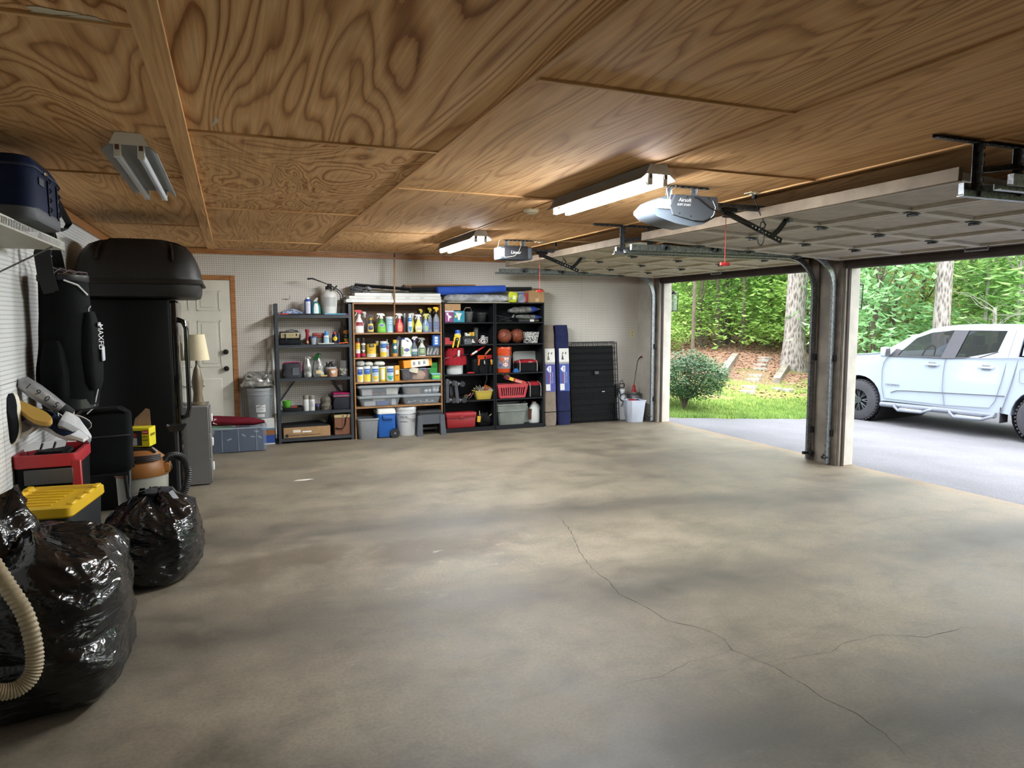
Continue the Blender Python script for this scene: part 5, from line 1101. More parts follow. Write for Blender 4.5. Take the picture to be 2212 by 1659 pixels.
# ================================================================== first black bookcase
z = KZ[0]+.001
x, w, h = it('A', 80, 258, 295, z); t = place('bulb_carton', 'purple bulb carton with a white lamp picture', 'box', x, 9.26, z); B().box((0, 0, h/2), (w, .13, h), bev=.001).build('body', C('7a3a68'), t); front_patch(t, -w*.5, w*.5, h*.86, h, -.065, C('cfc8d2')); front_patch(t, -w*.34, -w*.1, h*.6, h*.8, -.0655, C('e4dfe6')); B().prism([(-w*.2, h*.66), (w*.28, h*.5), (w*.16, h*.36), (0, h*.34), (-.006, h*.12), (-w*.16, h*.12), (-w*.16, h*.3)], (0, -.0675, 0), (1, 0, 0), (0, 0, 1), (0, .002, 0)).build('bulb_picture', C('dcd6dc'), t); zp = h
x, w, h = it('A', 250, 485, 308, z); t = place('bulb_carton', 'teal bulb carton with a white spot lamp picture', 'box', x, 9.26, z); B().box((0, 0, h/2), (w, .13, h), bev=.001).build('body', C('1f7c92'), t); B().prism([(-w*.30, h*.82), (w*.26, h*.82), (w*.10, h*.45), (w*.09, h*.22), (-w*.10, h*.22), (-w*.12, h*.45)], (0, -.0675, 0), (1, 0, 0), (0, 0, 1), (0, .002, 0)).build('bulb_picture', C('d6d8d4'), t); B().cyl((-w*.28, -.0668, h*.52), (-w*.28, -.064, h*.52), .016).build('yellow_badge', C('d9cf3a'), t)
for s in (-.05, .04): B().cyl((s*w*2, -.0665, h*.2), (s*w*2, -.0665, h*.13), .004, seg=6).build('pin_picture', C('d6d8d4'), t)
for zz in (.92, .84): lettering('LED 6 PACK' if zz > .9 else 'GU10', .016, t, (-w*.2, -.0652, h*zz), C('e4eef0'))
x, w, h2 = it('A', 80, 405, 155, z+max(zp, h)+.001); t = place('plain_carton', 'plain brown carton lying on the bulb cartons', 'box', x, 9.275, z+max(zp, h)+.001); B().box((0, 0, h2/2), (w, .15, h2), bev=.002).build('body', 'cardboard', t)
x, w, h = it('A', 500, 708, 322, z); t = place('tin_pail', 'small galvanised pail with wooden grip', 'bucket', x, 9.285, z); B().lathe([(.34*w, 0), (.36*w, .004), (.48*w, h*.93), (.5*w, h*.96), (.5*w, h), (.47*w, h), (.33*w, .01)], seg=24).build('pail', 'galvanised', t); B().tube([(-.47*w, 0, h*.96), (-.42*w, -.01, h*1.2), (-.3*w, -.012, h*1.38), (.18*w, -.012, h*1.38), (.26*w, -.01, h*1.2), (.30*w, -.01, h*1.02)], .0035, 6).build('bail', 'galvanised', t); B().cyl((-.28*w, -.012, h*1.39), (.17*w, -.012, h*1.39), .011).build('grip', C('6a5040', .7), t)
x, w, h = it('A', 752, 1008, 342, z); t = place('plant_pot', 'black plastic plant pot beside the galvanised pail', 'pot', x, 9.31, z); B().lathe([(.33*w, 0), (.35*w, .004), (.46*w, h*.88), (.5*w, h*.89), (.5*w, h), (.45*w, h), (.33*w, .01)], seg=26).build('pot', C('1d1e20', .45), t)
z = KZ[1]+.001
t = place('red_block', 'stepped red plastic block', 'block', *it('A', 95, 285, 858, z)[:1], 9.28, z); x, w, h = it('A', 95, 285, 858, z); B().prism([(-w/2, 0), (w/2, 0), (w/2, h*.48), (w*.02, h*.5), (w*.0, h), (-w/2, h)], (0, -.05, 0), (1, 0, 0), (0, 0, 1), (0, .10, 0)).build('block', C('9c2c30'), t)
can('A', 345, 462, 702, z, 'white aerosol can with tall blue cap behind the yellow level', C('b9c2cc', .35), [(.05, .55, .9, C('9aa6b6'), None)], [('CLEAN', .05, .55, .6, C('2c3c70'))], cap=C('1f4a9c'), capr=1.0, capz=.78, aero=True, name='aerosol_can', cat='aerosol', y=9.33)
a = cp('A', 365, 800, 9.19); b = cp('A', 320, 1068, 9.165)
t = thing('yellow_level', 'yellow spirit level frame hanging over the shelf edge', 'level', tuple(b), rot=(0, 0, 0)); d = a-b; L = d.length; sh = d.x/L
b_ = B()
for s in (-1, 1): b_ = B().box((s*.034+d.x*.25, .0, L*.27), (.020, .014, L*.54), rot=(0, math.atan2(d.x, d.z), 0), bev=.002).build('rail', C('d9b414'), t)
B().box((d.x*.62, .0, L*.66), (.088, .016, L*.30), rot=(0, math.atan2(d.x, d.z), 0), bev=.003).build('head', C('dcb816'), t); B().box((d.x*.9, 0, L*.90), (.092, .016, L*.16), rot=(0, math.atan2(d.x, d.z), 0), bev=.003).build('end_block', C('e0c020'), t); B().cyl((d.x*.66, -.012, L*.62), (d.x*.66, .006, L*.62), .026, seg=18).build('dial', C('17181a'), t); B().box((d.x*.66, -.013, L*.62), (.022, .002, .006), rot=(0, .5, 0)).build('needle', C('e0dcc8'), t)
x, w, h = it('A', 466, 742, 838, z); t = place('drill_case', 'black open tool case with yellow and white pieces', 'tool case', x, 9.30, z); B().box((0, 0, h*.5), (w, .14, h), bev=.006).build('body', C('17181a', .45), t); B().box((0, -.01, h+.004), (w*.9, .12, .008)).build('lid_edge', C('2a2b2e'), t)
for dx, cc, hh in ((-.22, 'cfcfca', .045), (-.05, 'd6d3c8', .03), (.10, 'c9a02c', .05), (.30, 'c9a038', .055)): B().box((dx*w, -.04, h+hh/2+.008), (.030, .05, hh), bev=.003).build('tool_piece', C(cc), t)
B().prism([(-.03, 0), (.03, 0), (.02, .012), (.0, .04), (.008, .05), (-.014, .05), (-.014, .02)], (w*.26, -.075, .02), (1, 0, 0), (0, 0, 1), (0, .006, 0)).build('white_piece', C('cfcac0'), t)
x, w, h = it('A', 482, 642, 878, z); t = place('sanding_pad', 'grey rounded plastic tool housing in front of the black case', 'tool', x, 9.222, z); bd = Body([(0, .95), (.1, 1), (.6, .98), (.9, .8), (1, .5)], h, w, .04, 4.); bd.mesh().build('housing', C('55585c', .4), t); bd.patch(.25, .75, .6).build('label', C('3a3c40'), t); bd.text('PRO', .35*h, .5, .4*w, t, C('8a8d90'))
x, w, h = it('A', 735, 832, 645, z); t = place('tall_tumbler', 'tall smoky plastic tumbler with dark lid', 'tumbler', x, 9.33, z); B().lathe([(.40*w, 0), (.5*w, h*.9)], seg=20).build('cup', CL('5c605a', .75), t); B().lathe([(.52*w, h*.88), (.52*w, h*.97), (.3*w, h), (0, h)], seg=20).build('lid', C('232426'), t)
x, w, h = it('A', 870, 1012, 812, z); t = place('silver_camera', 'silver camera-shaped gadget behind the oval emblem', 'camera', x, 9.30, z); B().box((0, 0, h*.42), (w, .06, h*.84), bev=.008, seg=2).build('body', C('a4a8ac', .35, .5), t); B().box((-w*.2, 0, h*.92), (w*.4, .05, h*.16), bev=.004).build('top_housing', C('c4c6c8', .3, .5), t); B().cyl((w*.1, -.03, h*.5), (w*.1, -.05, h*.5), w*.25).build('lens', C('2c2e32', .2), t)
# oval emblem
x, w, h = it('A', 780, 972, 865, z); t = place('oval_emblem', 'black oval emblem with white letter G and red rim', 'emblem', x, 9.215, z)
def oval(rx, rz, y, th, m, nm):
    pts = [(rx*math.cos(2*PI*i/36), rz*math.sin(2*PI*i/36)) for i in range(36)]; B().prism(pts, (0, y, h/2+.001), (1, 0, 0), (0, 0, 1), (0, th, 0)).build(nm, m, t)
oval(w/2, h/2, 0, .012, C('8e2228'), 'red_rim'); oval(w*.475, h*.46, -.002, .010, C('e8e6e0'), 'white_ring'); oval(w*.435, h*.405, -.004, .010, C('121214'), 'black_field')
gp = []
for k in range(21):
    a = math.radians(38+284*k/20); gp.append((w*.27*math.cos(a), h*.26*math.sin(a)))
vs, fs = [], []
for k, (gx, gz_) in enumerate(gp):
    a = math.atan2(gz_/h, gx/w); th = .020; vs += [V((gx*1.16, -.0055, h/2+gz_*1.16)), V((gx*.72, -.0055, h/2+gz_*.72))]
fs = [(2*k, 2*k+1, 2*k+3, 2*k+2) for k in range(20)]
B().faces(vs, fs).build('letter', C('ecebe6'), t); B().box((w*.14, -.005, h*.46), (w*.24, .001, h*.10)).build('letter_bar', C('ecebe6'), t)
# tool bucket with red organiser, black tool bag
z = KZ[2]+.001
x, w, h = it('A', 120, 545, 1075, z); t = place('tool_bucket', 'white bucket wearing a red canvas tool organiser', 'tool bucket', x, 9.335, z); r_ = w*.44
B().lathe([(r_*.88, 0), (r_*.9, .005), (r_*.97, h*.8), (r_*.95, h*.8), (r_*.87, .01)], seg=26).build('pail', C('cfd2d2', .4), t); fabric('red_canvas', '8e2029', .85)
B().lathe([(r_*1.04, h*.36), (r_*1.10, h*.40), (r_*1.04, h*.95), (r_*1.02, h), (r_*.92, h), (r_*.90, h*.5)], seg=26, cap0=False, cap1=False).build('organiser', 'red_canvas', t)
for k in range(7):
    a = -2.7+k*.40; q = V((r_*1.14*math.cos(a), r_*1.14*math.sin(a), 0)); hh = h*(.26+.07*(k % 2))
    p = blob(.085, .05, hh, 70+k, .10, 3, 14, 6, 3.2, [(0, .8), (.2, 1), (.8, 1), (1, .9)]).build('pocket', 'red_canvas', t); p.location = (q.x, q.y, h*.36); p.rotation_euler = (0, 0, a+PI/2)
B().box((.02, -r_*1.1, h*.80), (.03, .02, .09), rot=(0, .1, 0), bev=.004).build('tool_handle', C('c4c6c4'), t); B().tube([(-.05, -r_*1.18, h*.58), (-.01, -r_*1.2, h*.70), (-.03, -r_*1.15, h*.78)], .008).build('pliers', C('1c1d20'), t); B().tube([(-.16, -r_*.9, h*.62), (.05, -r_*1.17, h*.74), (.17, -r_*.9, h*.76)], .005).build('binding', C('17181a'), t)
B().box((-.015, -r_*1.2, h*.62), (.012, .01, .05), rot=(0, -.5, 0)).build('knife', C('c8a02c'), t)
x, w, h = it('A', 660, 1110, 1225, z); t = place('tool_bag', 'open black tool bag with orange lining and tools', 'tool bag', x, 9.33, z)
blob(w, .20, h*.80, 81, .05, 2.5, 28, 8, 4, [(0, .94), (.1, 1), (.9, .96), (1, .9)]).build('bag', 'black_nylon', t)
for dx, ww in ((-.02, .40), (.34, .22)): blob(w*ww, .05, h*.42, 83+int(dx*10), .06, 3, 16, 6, 3.5, [(0, .9), (.2, 1), (1, .95)]).build('pocket', 'black_nylon', t).location = (dx*w, -.10, 0)
B().box((-.03*w, -.085, h*.88), (w*.42, .012, h*.26), bev=.005).build('orange_lining', fabric('orange_cloth', 'b0401c'), t); B().box((.30*w, -.08, h*.90), (w*.24, .012, h*.22), bev=.005).build('red_lining', 'red_canvas', t)
for dx, cc, hh, tl in ((-.22, 'c0561c', .35, .1), (.06, 'b9bcbe', .22, 0), (.36, 'c8801c', .30, -.1), (.44, '2c6a54', .25, -.3)): B().box((dx*w, -.118, h*(.62)), (.026, .02, h*hh), rot=(0, tl, 0), bev=.006).build('tool_handle', C(cc), t)
a = cp('A', 640, 1225, 9.22)-t.location; b = cp('A', 930, 1040, 9.24)-t.location; bb = B().tube([a, a.lerp(b, .5), b], [.014, .012, .010], 8); bb.build('red_bar', C('b02028', .35), t); B().tube([a.lerp(b, .1), a.lerp(b, .45)], .0150, 8).build('white_sleeve', C('d0cfcc'), t)
a = cp('A', 945, 1205, 9.28)-t.location; b = cp('A', 1055, 1090, 9.26)-t.location; B().tube([a, b], [.012, .015], 10).build('hammer_handle', C('a06c3c'), t); B().strap([(.05*w, -.125, h*.95), (.10*w, -.13, h*.5), (.13*w, -.128, h*.0), (.12*w, -.135, -.08), (.04*w, -.14, -.14)], .02, .003, (1, 0, 0)).build('strap', 'black_nylon', t)
x, w, h = it('A2', 552, 698, 312, z); t = place('red_clamp', 'small red plastic clamp lying between bucket and tool bag', 'tool', x, 9.22, z); B().tube([(-w/2, 0, .014), (0, 0, .016), (w/2, 0, .014)], [.010, .014, .010], 8).build('clamp', C('a02028'), t)
# dollies, yellow tub
z = KZ[3]+.001
mat('grey_carpet', '4a4c52', .95, var=.15, bump=.6, bscale=120)
for i, (x0, x1, y0, y1, ln, lb) in enumerate(((100, 195, 470, 960, -.02, 'grey carpeted moving dolly standing on edge by the shelf side'), (290, 490, 510, 965, .22, 'grey carpeted moving dolly leaning beside another'))):
    a = cp('A2', (x0+x1)/2-(25 if i else 0), y1, 9.20); b = cp('A2', (x0+x1)/2-(75 if i else 0), y0, 9.20); ang = math.atan2(b.x-a.x, b.z-a.z); L = (b-a).length
    t = thing('moving_dolly', lb, 'dolly', (a.x, 9.20, z+.012 if False else a.z+.0), rot=(0, ang, 0))
    for yy in (0.0, .26): B().box((0, yy-.01, L/2), (.045, .05, L), bev=.008, seg=2).build('rail', 'grey_carpet', t)
    for zz in (.06, L-.06): B().box((0, .12, zz), (.02, .25, .05), bev=.003).build('cross_rail', C('8a6c44', .7), t)
    for zz in (L*.12, L*.86):
        B().box((.03, -.02, zz), (.012, .045, .055), bev=.002).box((.055, -.02, zz), (.05, .022, .026), bev=.004).build('caster_plate', 'galvanised', t); B().cyl((.095, -.032, zz-.01), (.095, -.008, zz-.01), .038, seg=20).build('caster_wheel', C('1f2023', .5), t)
x, w, h = it('A2', 705, 1105, 705, z); t = place('yellow_tub', 'yellow plastic tub heaped with metal hardware', 'tub', x, 9.29, z); tub_mesh(w*.96, .17, h, .80, .03).build('tub', C('c0aa4a'), t); B().skin([rrect(w, .185, .03, 4, h-.008), rrect(w, .185, .03, 4, h), rrect(w*.94, .16, .03, 4, h), rrect(w*.94, .16, .03, 4, h-.008)], loop=True).build('rim', C('ccb656'), t)
for k in range(40):
    p = V((rnd.uniform(-.38, .25)*w, rnd.uniform(-.06, .06), h*rnd.uniform(.85, 1.0))); q = p+V((rnd.uniform(-.05, .05), rnd.uniform(-.03, .03), rnd.uniform(.0, .09)*(1-abs(p.x)/w*1.5)+.01)); B().cyl(p, q, rnd.uniform(.003, .007), seg=6).build('hardware', C(rnd.choice(['8a8a86', 'a8a49a', '3a3a3c', '5c5852', 'b9ae90']), .35, .6), t)
B().box((w*.22, .0, h*1.15), (.10, .06, .08), rot=(.2, .5, 0), bev=.003).build('orange_packet', C('b0521c'), t); blob(.09, .06, .035, 88, .2, 3).build('plastic_bag', 'cling_film', t).location = (w*.34, -.04, h*.95)
x, w, h = it('A2', 450, 705, 690, z); t = place('black_tools', 'tangle of dark hand tools behind the yellow tub', 'tools', x, 9.36, z); blob(w, .14, h*.55, 90, .25, 4).build('bundle', 'black_nylon', t); B().tube([(-w*.2, -.07, h*.3), (w*.2, -.09, h*.45), (w*.3, -.08, h*.62)], .010).build('red_tool', C('8e2a28'), t); B().tube([(w*.1, -.08, h*.05), (w*.28, -.1, h*.3), (w*.46, -.1, h*.7)], .006).build('steel_tool', 'galvanised', t); B().cyl((-w*.1, -.09, h*.3), (-w*.1, -.05, h*.32), .03).build('tape_roll', C('4a3a2c'), t)
# red toolbox, black pouch
z = KZ[4]+.001
x, w, h = it('A2', 115, 768, 1165, z, 9.20); t = place('red_toolbox', 'red plastic toolbox on the bottom shelf', 'toolbox', x+.005, 9.31, z); w -= .012
B().box((0, 0, h*.35), (w*.96, .21, h*.70), bev=.010, seg=2, taper=(.95, .95)).build('base', C('8a1d22'), t); B().box((0, 0, h*.84), (w, .22, h*.30), bev=.014, seg=2).build('lid', C('96232a'), t); B().box((0, -.112, h*.68), (w*.98, .01, .012), bev=.003).build('lip', C('7c1a1e'), t); B().box((0, -.116, h*.72), (.06, .014, .05), bev=.004).build('latch', C('841c20'), t)
x, w, h = it('A2', 768, 1100, 1195, z, 9.20); t = place('tool_pouch', 'black tool pouch with a yellow tape and screwdrivers', 'tool pouch', x, 9.28, z); blob(w, .15, h, 95, .10, 2.5, 24, 9, 3.4, [(0, .7), (.2, .98), (.5, 1), (.8, .8), (1, .6)]).build('pouch', 'black_nylon', t); B().box((.02, -.085, h*.60), (w*.42, .03, h*.50), rot=(0, .2, 0), bev=.012, seg=2).build('front_pocket', 'black_nylon', t); B().box((-w*.38, -.085, h*.62), (.05, .02, .085), rot=(0, .1, 0), bev=.004).build('yellow_tape', C('c9a02c'), t)
for dx, zz, tl in ((-.25, 1.25, -.15), (-.12, 1.15, .1), (.1, 1.1, .5), (.35, .95, .5)): B().cyl((dx*w, -.04, h*.8), (dx*w+math.sin(tl)*.06, -.05, h*zz), .006, seg=6).build('screwdriver', C('b9a078' if dx in (-.25, .35) else '26272a'), t)

# ================================================================== second black bookcase
z = KZ[0]+.001
x, w, h = it('A', 1600, 2030, 475, z); t = place('black_pump', 'flat black pump with white sticker under foil bags', 'pump', x, 9.27, z); B().box((-w*.05, 0, h/2), (w*.8, .10, h), bev=.006).build('body', C('1b1c1f'), t); front_patch(t, w*.08, w*.28, h*.1, h*.9, -.05, C('cfcfca'), 'sticker'); B().cyl((w*.34, -.03, h*.5), (w*.52, -.03, h*.5), h*.42).build('tube_end', C('6a5a48'), t); zb = z+h
mat('foil_blue', '2c3f8c', .3, var=.15, bump=.5, bscale=25)
def foil_lying(x0, y0, x1, y1, wd, z_, label, Y, seed):
    a = cp('A', x0, y0, Y); b = cp('A', x1, y1, Y); o = (a+b)/2; t = thing('foil_bag', label, 'bag', tuple(o)); n = 14; R = []; R2 = []
    for k in range(n+1):
        u = k/n; p = a.lerp(b, u)-o; f = min(1, .45+u*3, .15+(1-u)*3.2)
        R.append([p+V((0, .10*math.cos(q)*f, wd*f*math.sin(q)*(1+.25*nz((u*6, q, seed))))) for q in [2*PI*i/14 for i in range(14)]])
    B().skin(R[:10]).build('pouch', 'silver_foil', t); B().skin(R[9:13]).build('blue_band', 'foil_blue', t); B().skin(R[12:]).build('pouch_end', 'silver_foil', t)
foil_lying(1560, 425, 2140, 440, .036, zb, 'silver foil bag with blue band, lower of two lying stacked', 9.27, 3)
foil_lying(1430, 300, 2085, 270, .048, zb, 'silver foil bag with blue band, upper of two lying stacked', 9.29, 8)
t = place('cable_tangle', 'tangle of thin black cables at the shelf side', 'cables', cp('A', 1330, 480, 9.25).x, 9.30, z)
for k in range(4):
    pts = [V((rnd.uniform(-.15, .15), rnd.uniform(-.06, .06), .008+.10*abs(math.sin(i*1.1+k))*(i/8))) for i in range(9)]; B().tube(pts, .005, 6).build('cable', C('17181b'), t)
B().cyl((.13, -.05, .06), (.16, -.06, .10), .03).build('black_head', C('17181b'), t)
z = KZ[1]+.001
m, tt = newmat('basketball'); tt.link(tt.ramp(tt.noise(tt.coords(), 3, 3), [(.3, '6a3019'), (.7, '7c3c22')]), tt.b.inputs['Base Color']); tt.b.inputs['Roughness'].default_value = .6; vo = tt.add('TexVoronoi'); vo.inputs['Scale'].default_value = 160; tt.link(tt.coords(), vo.inputs['Vector']); tt.link(tt.bump(vo.outputs['Distance'], .3, .003), tt.b.inputs['Normal'])
for i, (x0, x1, lb, rot) in enumerate(((1212, 1482, 'orange basketball beside the bookcase divider', (1.2, .5, .4)), (1472, 1755, 'orange basketball beside the patterned basket', (.4, .9, 1.5)))):
    x, w, h = it('A', x0, x1, 650, z, 9.32); r_ = .104; t = thing('basketball', lb, 'ball', (x+(-.012, .012)[i], 9.30+.07*i, z+r_), rot=rot)
    bm_ = B(); bmesh.ops.create_uvsphere(bm_.bm, u_segments=32, v_segments=20, radius=r_); bm_.build('ball', 'basketball', t, angle=80)
    for k in range(4):
        pts = []
        for j in range(40):
            a = 2*PI*j/40
            if k == 0: p = V((math.cos(a), math.sin(a), 0))
            elif k == 1: p = V((math.cos(a), 0, math.sin(a)))
            else:
                s = 1 if k == 2 else -1; p = V((s*(.62+.0*math.cos(a)), .0, 0))+V((0, math.cos(a)*.78, math.sin(a)*.78)); p = V((s*(.45+.33*math.cos(a)**2), math.cos(a)*.9, math.sin(a)*.9)).normalized()
            pts.append(p.normalized()*(r_+.0002))
        B().tube(pts, .0026, 5, loop=True).build('seam', C('1d1412', .8), t)
x, w, h = it('A', 1760, 2048, 742, z); t = place('patterned_basket', 'small black and white damask patterned basket', 'basket', x, 9.30, z)
m, tt = newmat('damask'); nv = tt.noise(tt.coords(), 34, 2, .4, 3.); tt.link(tt.ramp(nv, [(.46, '161618'), (.50, 'd6d6d2')], 'CONSTANT'), tt.b.inputs['Base Color']); tt.b.inputs['Roughness'].default_value = .7
tub_mesh(w, .16, h, .80, .012).build('basket', 'damask', t); B().tube([(w*.5, -.03, h*.6), (w*.62, -.05, h*.58), (w*.62, -.05, h*.25)], .003, 5).build('wire_handle', C('1c1c1e'), t)
z = KZ[2]+.001
t, r_, h = bucket('orange_bucket', 'orange plastic bucket with grey and white printed label', 'A', 1198, 1552, 1055, z, C('c2461c', .3), 9.335)
bd = Body([(0, .89), (1, .96)], h, 2*r_, 2*r_); bd.patch(.16, .66, .95, .0015).build('label', C('77747a'), t); bd.patch(.42, .60, .42, .0025).build('white_panel', C('e4dcd8'), t); bd.patch(.24, .40, .34, .0028, shape=OVAL).build('white_shield', C('e8e2de'), t)
for s, u, wd, cc, ps in (("LET'S", .55, .13, 'c2461c', 0), ('DO', .46, .09, 'c2461c', 0), ('THIS.', .32, .11, 'b03a34', 0)): bd.text(s, .045, u, wd*1.1, t, C(cc), off=.0045)
B().box((-r_*.45, -r_*.86, h*.52), (.045, .004, .045), rot=(0, 0, -.5)).build('logo_square', C('d2581c'), t); B().cyl((-r_*.62, -r_*.78, h*.30), (-r_*.60, -r_*.74, h*.30), .02).build('blue_mark', C('2c4a8c'), t)
B().tube([(-r_*1.0, -.02, h*.72), (-r_*.8, -r_*.75, h*.56), (-r_*.2, -r_*1.04, h*.46), (r_*.4, -r_*.98, h*.48), (r_*.9, -r_*.5, h*.6), (r_*1.03, -.0, h*.70)], .003, 6).build('bail_wire', 'galvanised', t)
B().tube([(-.06, -.02, h+.0), (-.055, -.02, h+.035), (.075, -.02, h+.04), (.08, -.02, h)], .007, 6).build('tool_frame', C('8c7a84'), t)
a = cp('A', 1545, 1155, 9.42); b = cp('A', 2030, 1440, 9.42); hb = a.z-z
m, tt = newmat('perforated_white'); sp = tt.add('SeparateXYZ'); tt.link(tt.coords(), sp.inputs[0]); u_ = tt.math('SUBTRACT', tt.math('FRACT', tt.math('MULTIPLY', sp.outputs['X'], 55.)), .5); v_ = tt.math('SUBTRACT', tt.math('FRACT', tt.math('MULTIPLY', sp.outputs['Z'], 55.)), .5); hh_ = tt.math('GREATER_THAN', tt.math('ADD', tt.math('MULTIPLY', u_, u_), tt.math('MULTIPLY', v_, v_)), .07); tt.link(tt.mix(hh_, '23252a', 'c0c6c0'), tt.b.inputs['Base Color']); tt.b.inputs['Roughness'].default_value = .5
t = thing('white_basket_lid', 'white perforated plastic panel standing behind the red and black bag', 'panel', ((a.x+b.x)/2, 9.44, z), rot=(math.radians(-4), 0, 0)); pts = [V((p.x, 0, p.y+hb/2)) for p in rrect(b.x-a.x, hb, .04, 5)]
B().skin([pts, [p+V((0, .012, 0)) for p in pts]]).build('panel', 'perforated_white', t); B().tube(pts, .008, 6, loop=True).build('rim', C('c4cac4'), t)
fabric('bag_red', '8a2026', .75)
def tool_tote(c, x0, x1, yt, z, label, Y, dd, end=False):
    x, w, h = it(c, x0, x1, yt, z); t = place('tool_tote', label, 'bag', x, Y, z)
    blob(w, dd, h*.76, 101, .04, 2, 26, 8, 4, [(0, .95), (.1, 1), (1, .97)]).build('base', 'black_nylon', t); tp = blob(w*.97, dd*.95, h*.30, 104, .05, 2.5, 26, 6, 3.4, [(0, 1), (.5, .96), (.8, .75), (1, .45)]).build('red_top', 'bag_red', t); tp.location = (0, 0, h*.70)
    for s in (-.36, .36): B().tube([(s*w, -dd*.52, .01), (s*w, -dd*.53, h*.6), (s*w*.98, -dd*.44, h*.88), (s*w*.9, 0, h*1.0)], .005, 6).build('piping', C('b0a8a0'), t)
    if not end: lettering('HUSKY', .022, t, (.03, -dd*.49, h*.80), C('e0d8d4'), width=.06)
    return t, w, h
tool_tote('A2', 1570, 2065, 62, z, 'red and black zip bag with white lettering beside the orange bucket', 9.30, .17)
x, w, h = it('A2', 1520, 1655, 245, z); t = place('blue_rag', 'folded blue cloth beside the orange bucket', 'rag', x, 9.255, z); blob(w, .08, h, 107, .15, 3, prof=[(0, 1), (.5, .9), (1, .4)]).build('cloth', C('1f5a98', .9), t)
z = KZ[3]+.001
x, w, h = it('A2', 1195, 1842, 575, z, 9.20); t = place('red_basket', 'coral red shopping basket with slotted sides', 'basket', x, 9.305, z); d = .22; mm = C('b8434a', .45)
B().box((0, 0, .006), (w*.80, d*.82, .010), bev=.003).build('floor_plate', mm, t)
B().skin([rrect(w*.98, d*.98, .02, 4, h-.028), rrect(w, d, .022, 4, h-.02), rrect(w, d, .022, 4, h), rrect(w*.95, d*.93, .02, 4, h), rrect(w*.95, d*.93, .02, 4, h-.028)], loop=True).build('rim', mm, t)
def side_pt(u, s, v): f = .82+.16*v; return V((u*w/2*f, s*d/2*f, .008+(h-.03)*v))
for s in (-1, 1):
    for v0, v1 in ((0, .18), (.86, 1.0)): B().skin([[side_pt(-1, s, v0), side_pt(1, s, v0), side_pt(1, s, v1), side_pt(-1, s, v1)], [p+V((0, -s*.004, 0)) for p in (side_pt(-1, s, v0), side_pt(1, s, v0), side_pt(1, s, v1), side_pt(-1, s, v1))]]).build('side_band', mm, t)
    us = [-1+2*k/13 for k in range(14)]
    for k, u in enumerate(us):
        hw_ = .055 if 0 < k < 13 else .10; u = max(-.9, min(.9, u)); q = [side_pt(u-hw_*.6, s, .16), side_pt(u+hw_*.6, s, .16), side_pt(u+hw_*.6, s, .88), side_pt(u-hw_*.6, s, .88)]; B().skin([q, [p+V((0, -s*.004, 0)) for p in q]]).build('slat', mm, t)
for s in (-1, 1):
    q = [V((s*w/2*(.82+.16*v), yy*d/2*(.82+.16*v), .008+(h-.03)*v)) for yy, v in ((-1, 0), (1, 0), (1, 1), (-1, 1))]; B().skin([q, [p+V((-s*.004, 0, 0)) for p in q]]).build('end_wall', mm, t)
blob(w*.74, d*.7, h*.7, 111, .2, 4).build('contents', C('3a1c20', .8), t).location = (0, 0, .012)
a = cp('A2', 1360, 430, 9.22); b = cp('A2', 1790, 560, 9.22); t = thing('saw_packet', 'red and yellow packaged saw lying across the coral basket', 'packet', tuple((a+b)/2), rot=(0, math.atan2(a.z-b.z, b.x-a.x), 0)); L = (b-a).length; B().box((0, 0, 0), (L, .03, .05), bev=.003).build('sleeve', C('a8302c'), t); B().box((-L*.22, -.016, 0), (L*.18, .002, .045)).build('yellow_panel', C('d0c02c'), t)
for k in range(5): B().box((L*(.0+.065*k), -.016, -.004), (.007, .002, .034), rot=(0, .2, 0)).build('stripe', C('e0d8c0'), t)
B().box((-L*.45, 0, .012), (.09, .035, .065), bev=.012, seg=2).build('grip', C('55141c'), t); B().tube([(-L*.42, -.01, .04), (-L*.56, -.01, .05), (-L*.66, -.01, .02)], .008, 6).build('handle_wire', C('c4b040'), t)
tool_tote('A2', 1805, 2112, 520, z, 'red and black gusseted bag beside the coral basket', 9.32, .22, True)
z = KZ[4]+.001
x, w, h = it('A2', 1190, 1830, 985, z, 9.20); t = place('grey_tub', 'worn grey storage tub on the bottom shelf', 'storage box', x, 9.33, z); mat('tub_grey', '7d837c', .5, var=.12, vscale=5)
tub_mesh(w*.97, .27, h*.99, .84, .03, .004).build('tub', 'tub_grey', t); B().skin([rrect(w, .285, .03, 4, h-.02), rrect(w, .285, .03, 4, h), rrect(w*.95, .26, .03, 4, h), rrect(w*.95, .26, .03, 4, h-.02)], loop=True).build('rim', 'tub_grey', t); B().skin([rrect(w*.945, .262, .03, 4, h*.62), rrect(w*.958, .272, .03, 4, h*.64), rrect(w*.958, .272, .03, 4, h*.67), rrect(w*.95, .262, .03, 4, h*.69)]).build('step_band', 'tub_grey', t)
x, w, h = it('A2', 1762, 1876, 960, z); t = place('flat_jug', 'flat white jug squeezed beside the grey tub', 'jug', x+.012, 9.40, z); B().skin([rrect(w*.9, .12, .015, 4, 0), rrect(w*.95, .13, .015, 4, h*.7), rrect(w*.8, .12, .015, 4, h*.8), rrect(w*.4, .05, .015, 4, h*.93), rrect(w*.35, .045, .015, 4, h)]).build('jug', C('c4c8c4'), t)
x, w, h = it('A2', 1872, 2096, 945, z); t = place('handled_jug', 'white handled jug with brown printed side on the bottom shelf', 'jug', x, 9.31, z); bd = Body([(0, .94), (.03, 1), (.45, .98), (.65, .86), (.82, .62), (.92, .4), (1, .34)], h, w, .14, 2.8); bd.mesh().build('jug', C('cfd2ce'), t); B().tube([(w*.44, 0, h*.45), (w*.50, 0, h*.62), (w*.40, 0, h*.80), (w*.2, 0, h*.9)], .014, 8).build('handle', C('cfd2ce'), t)
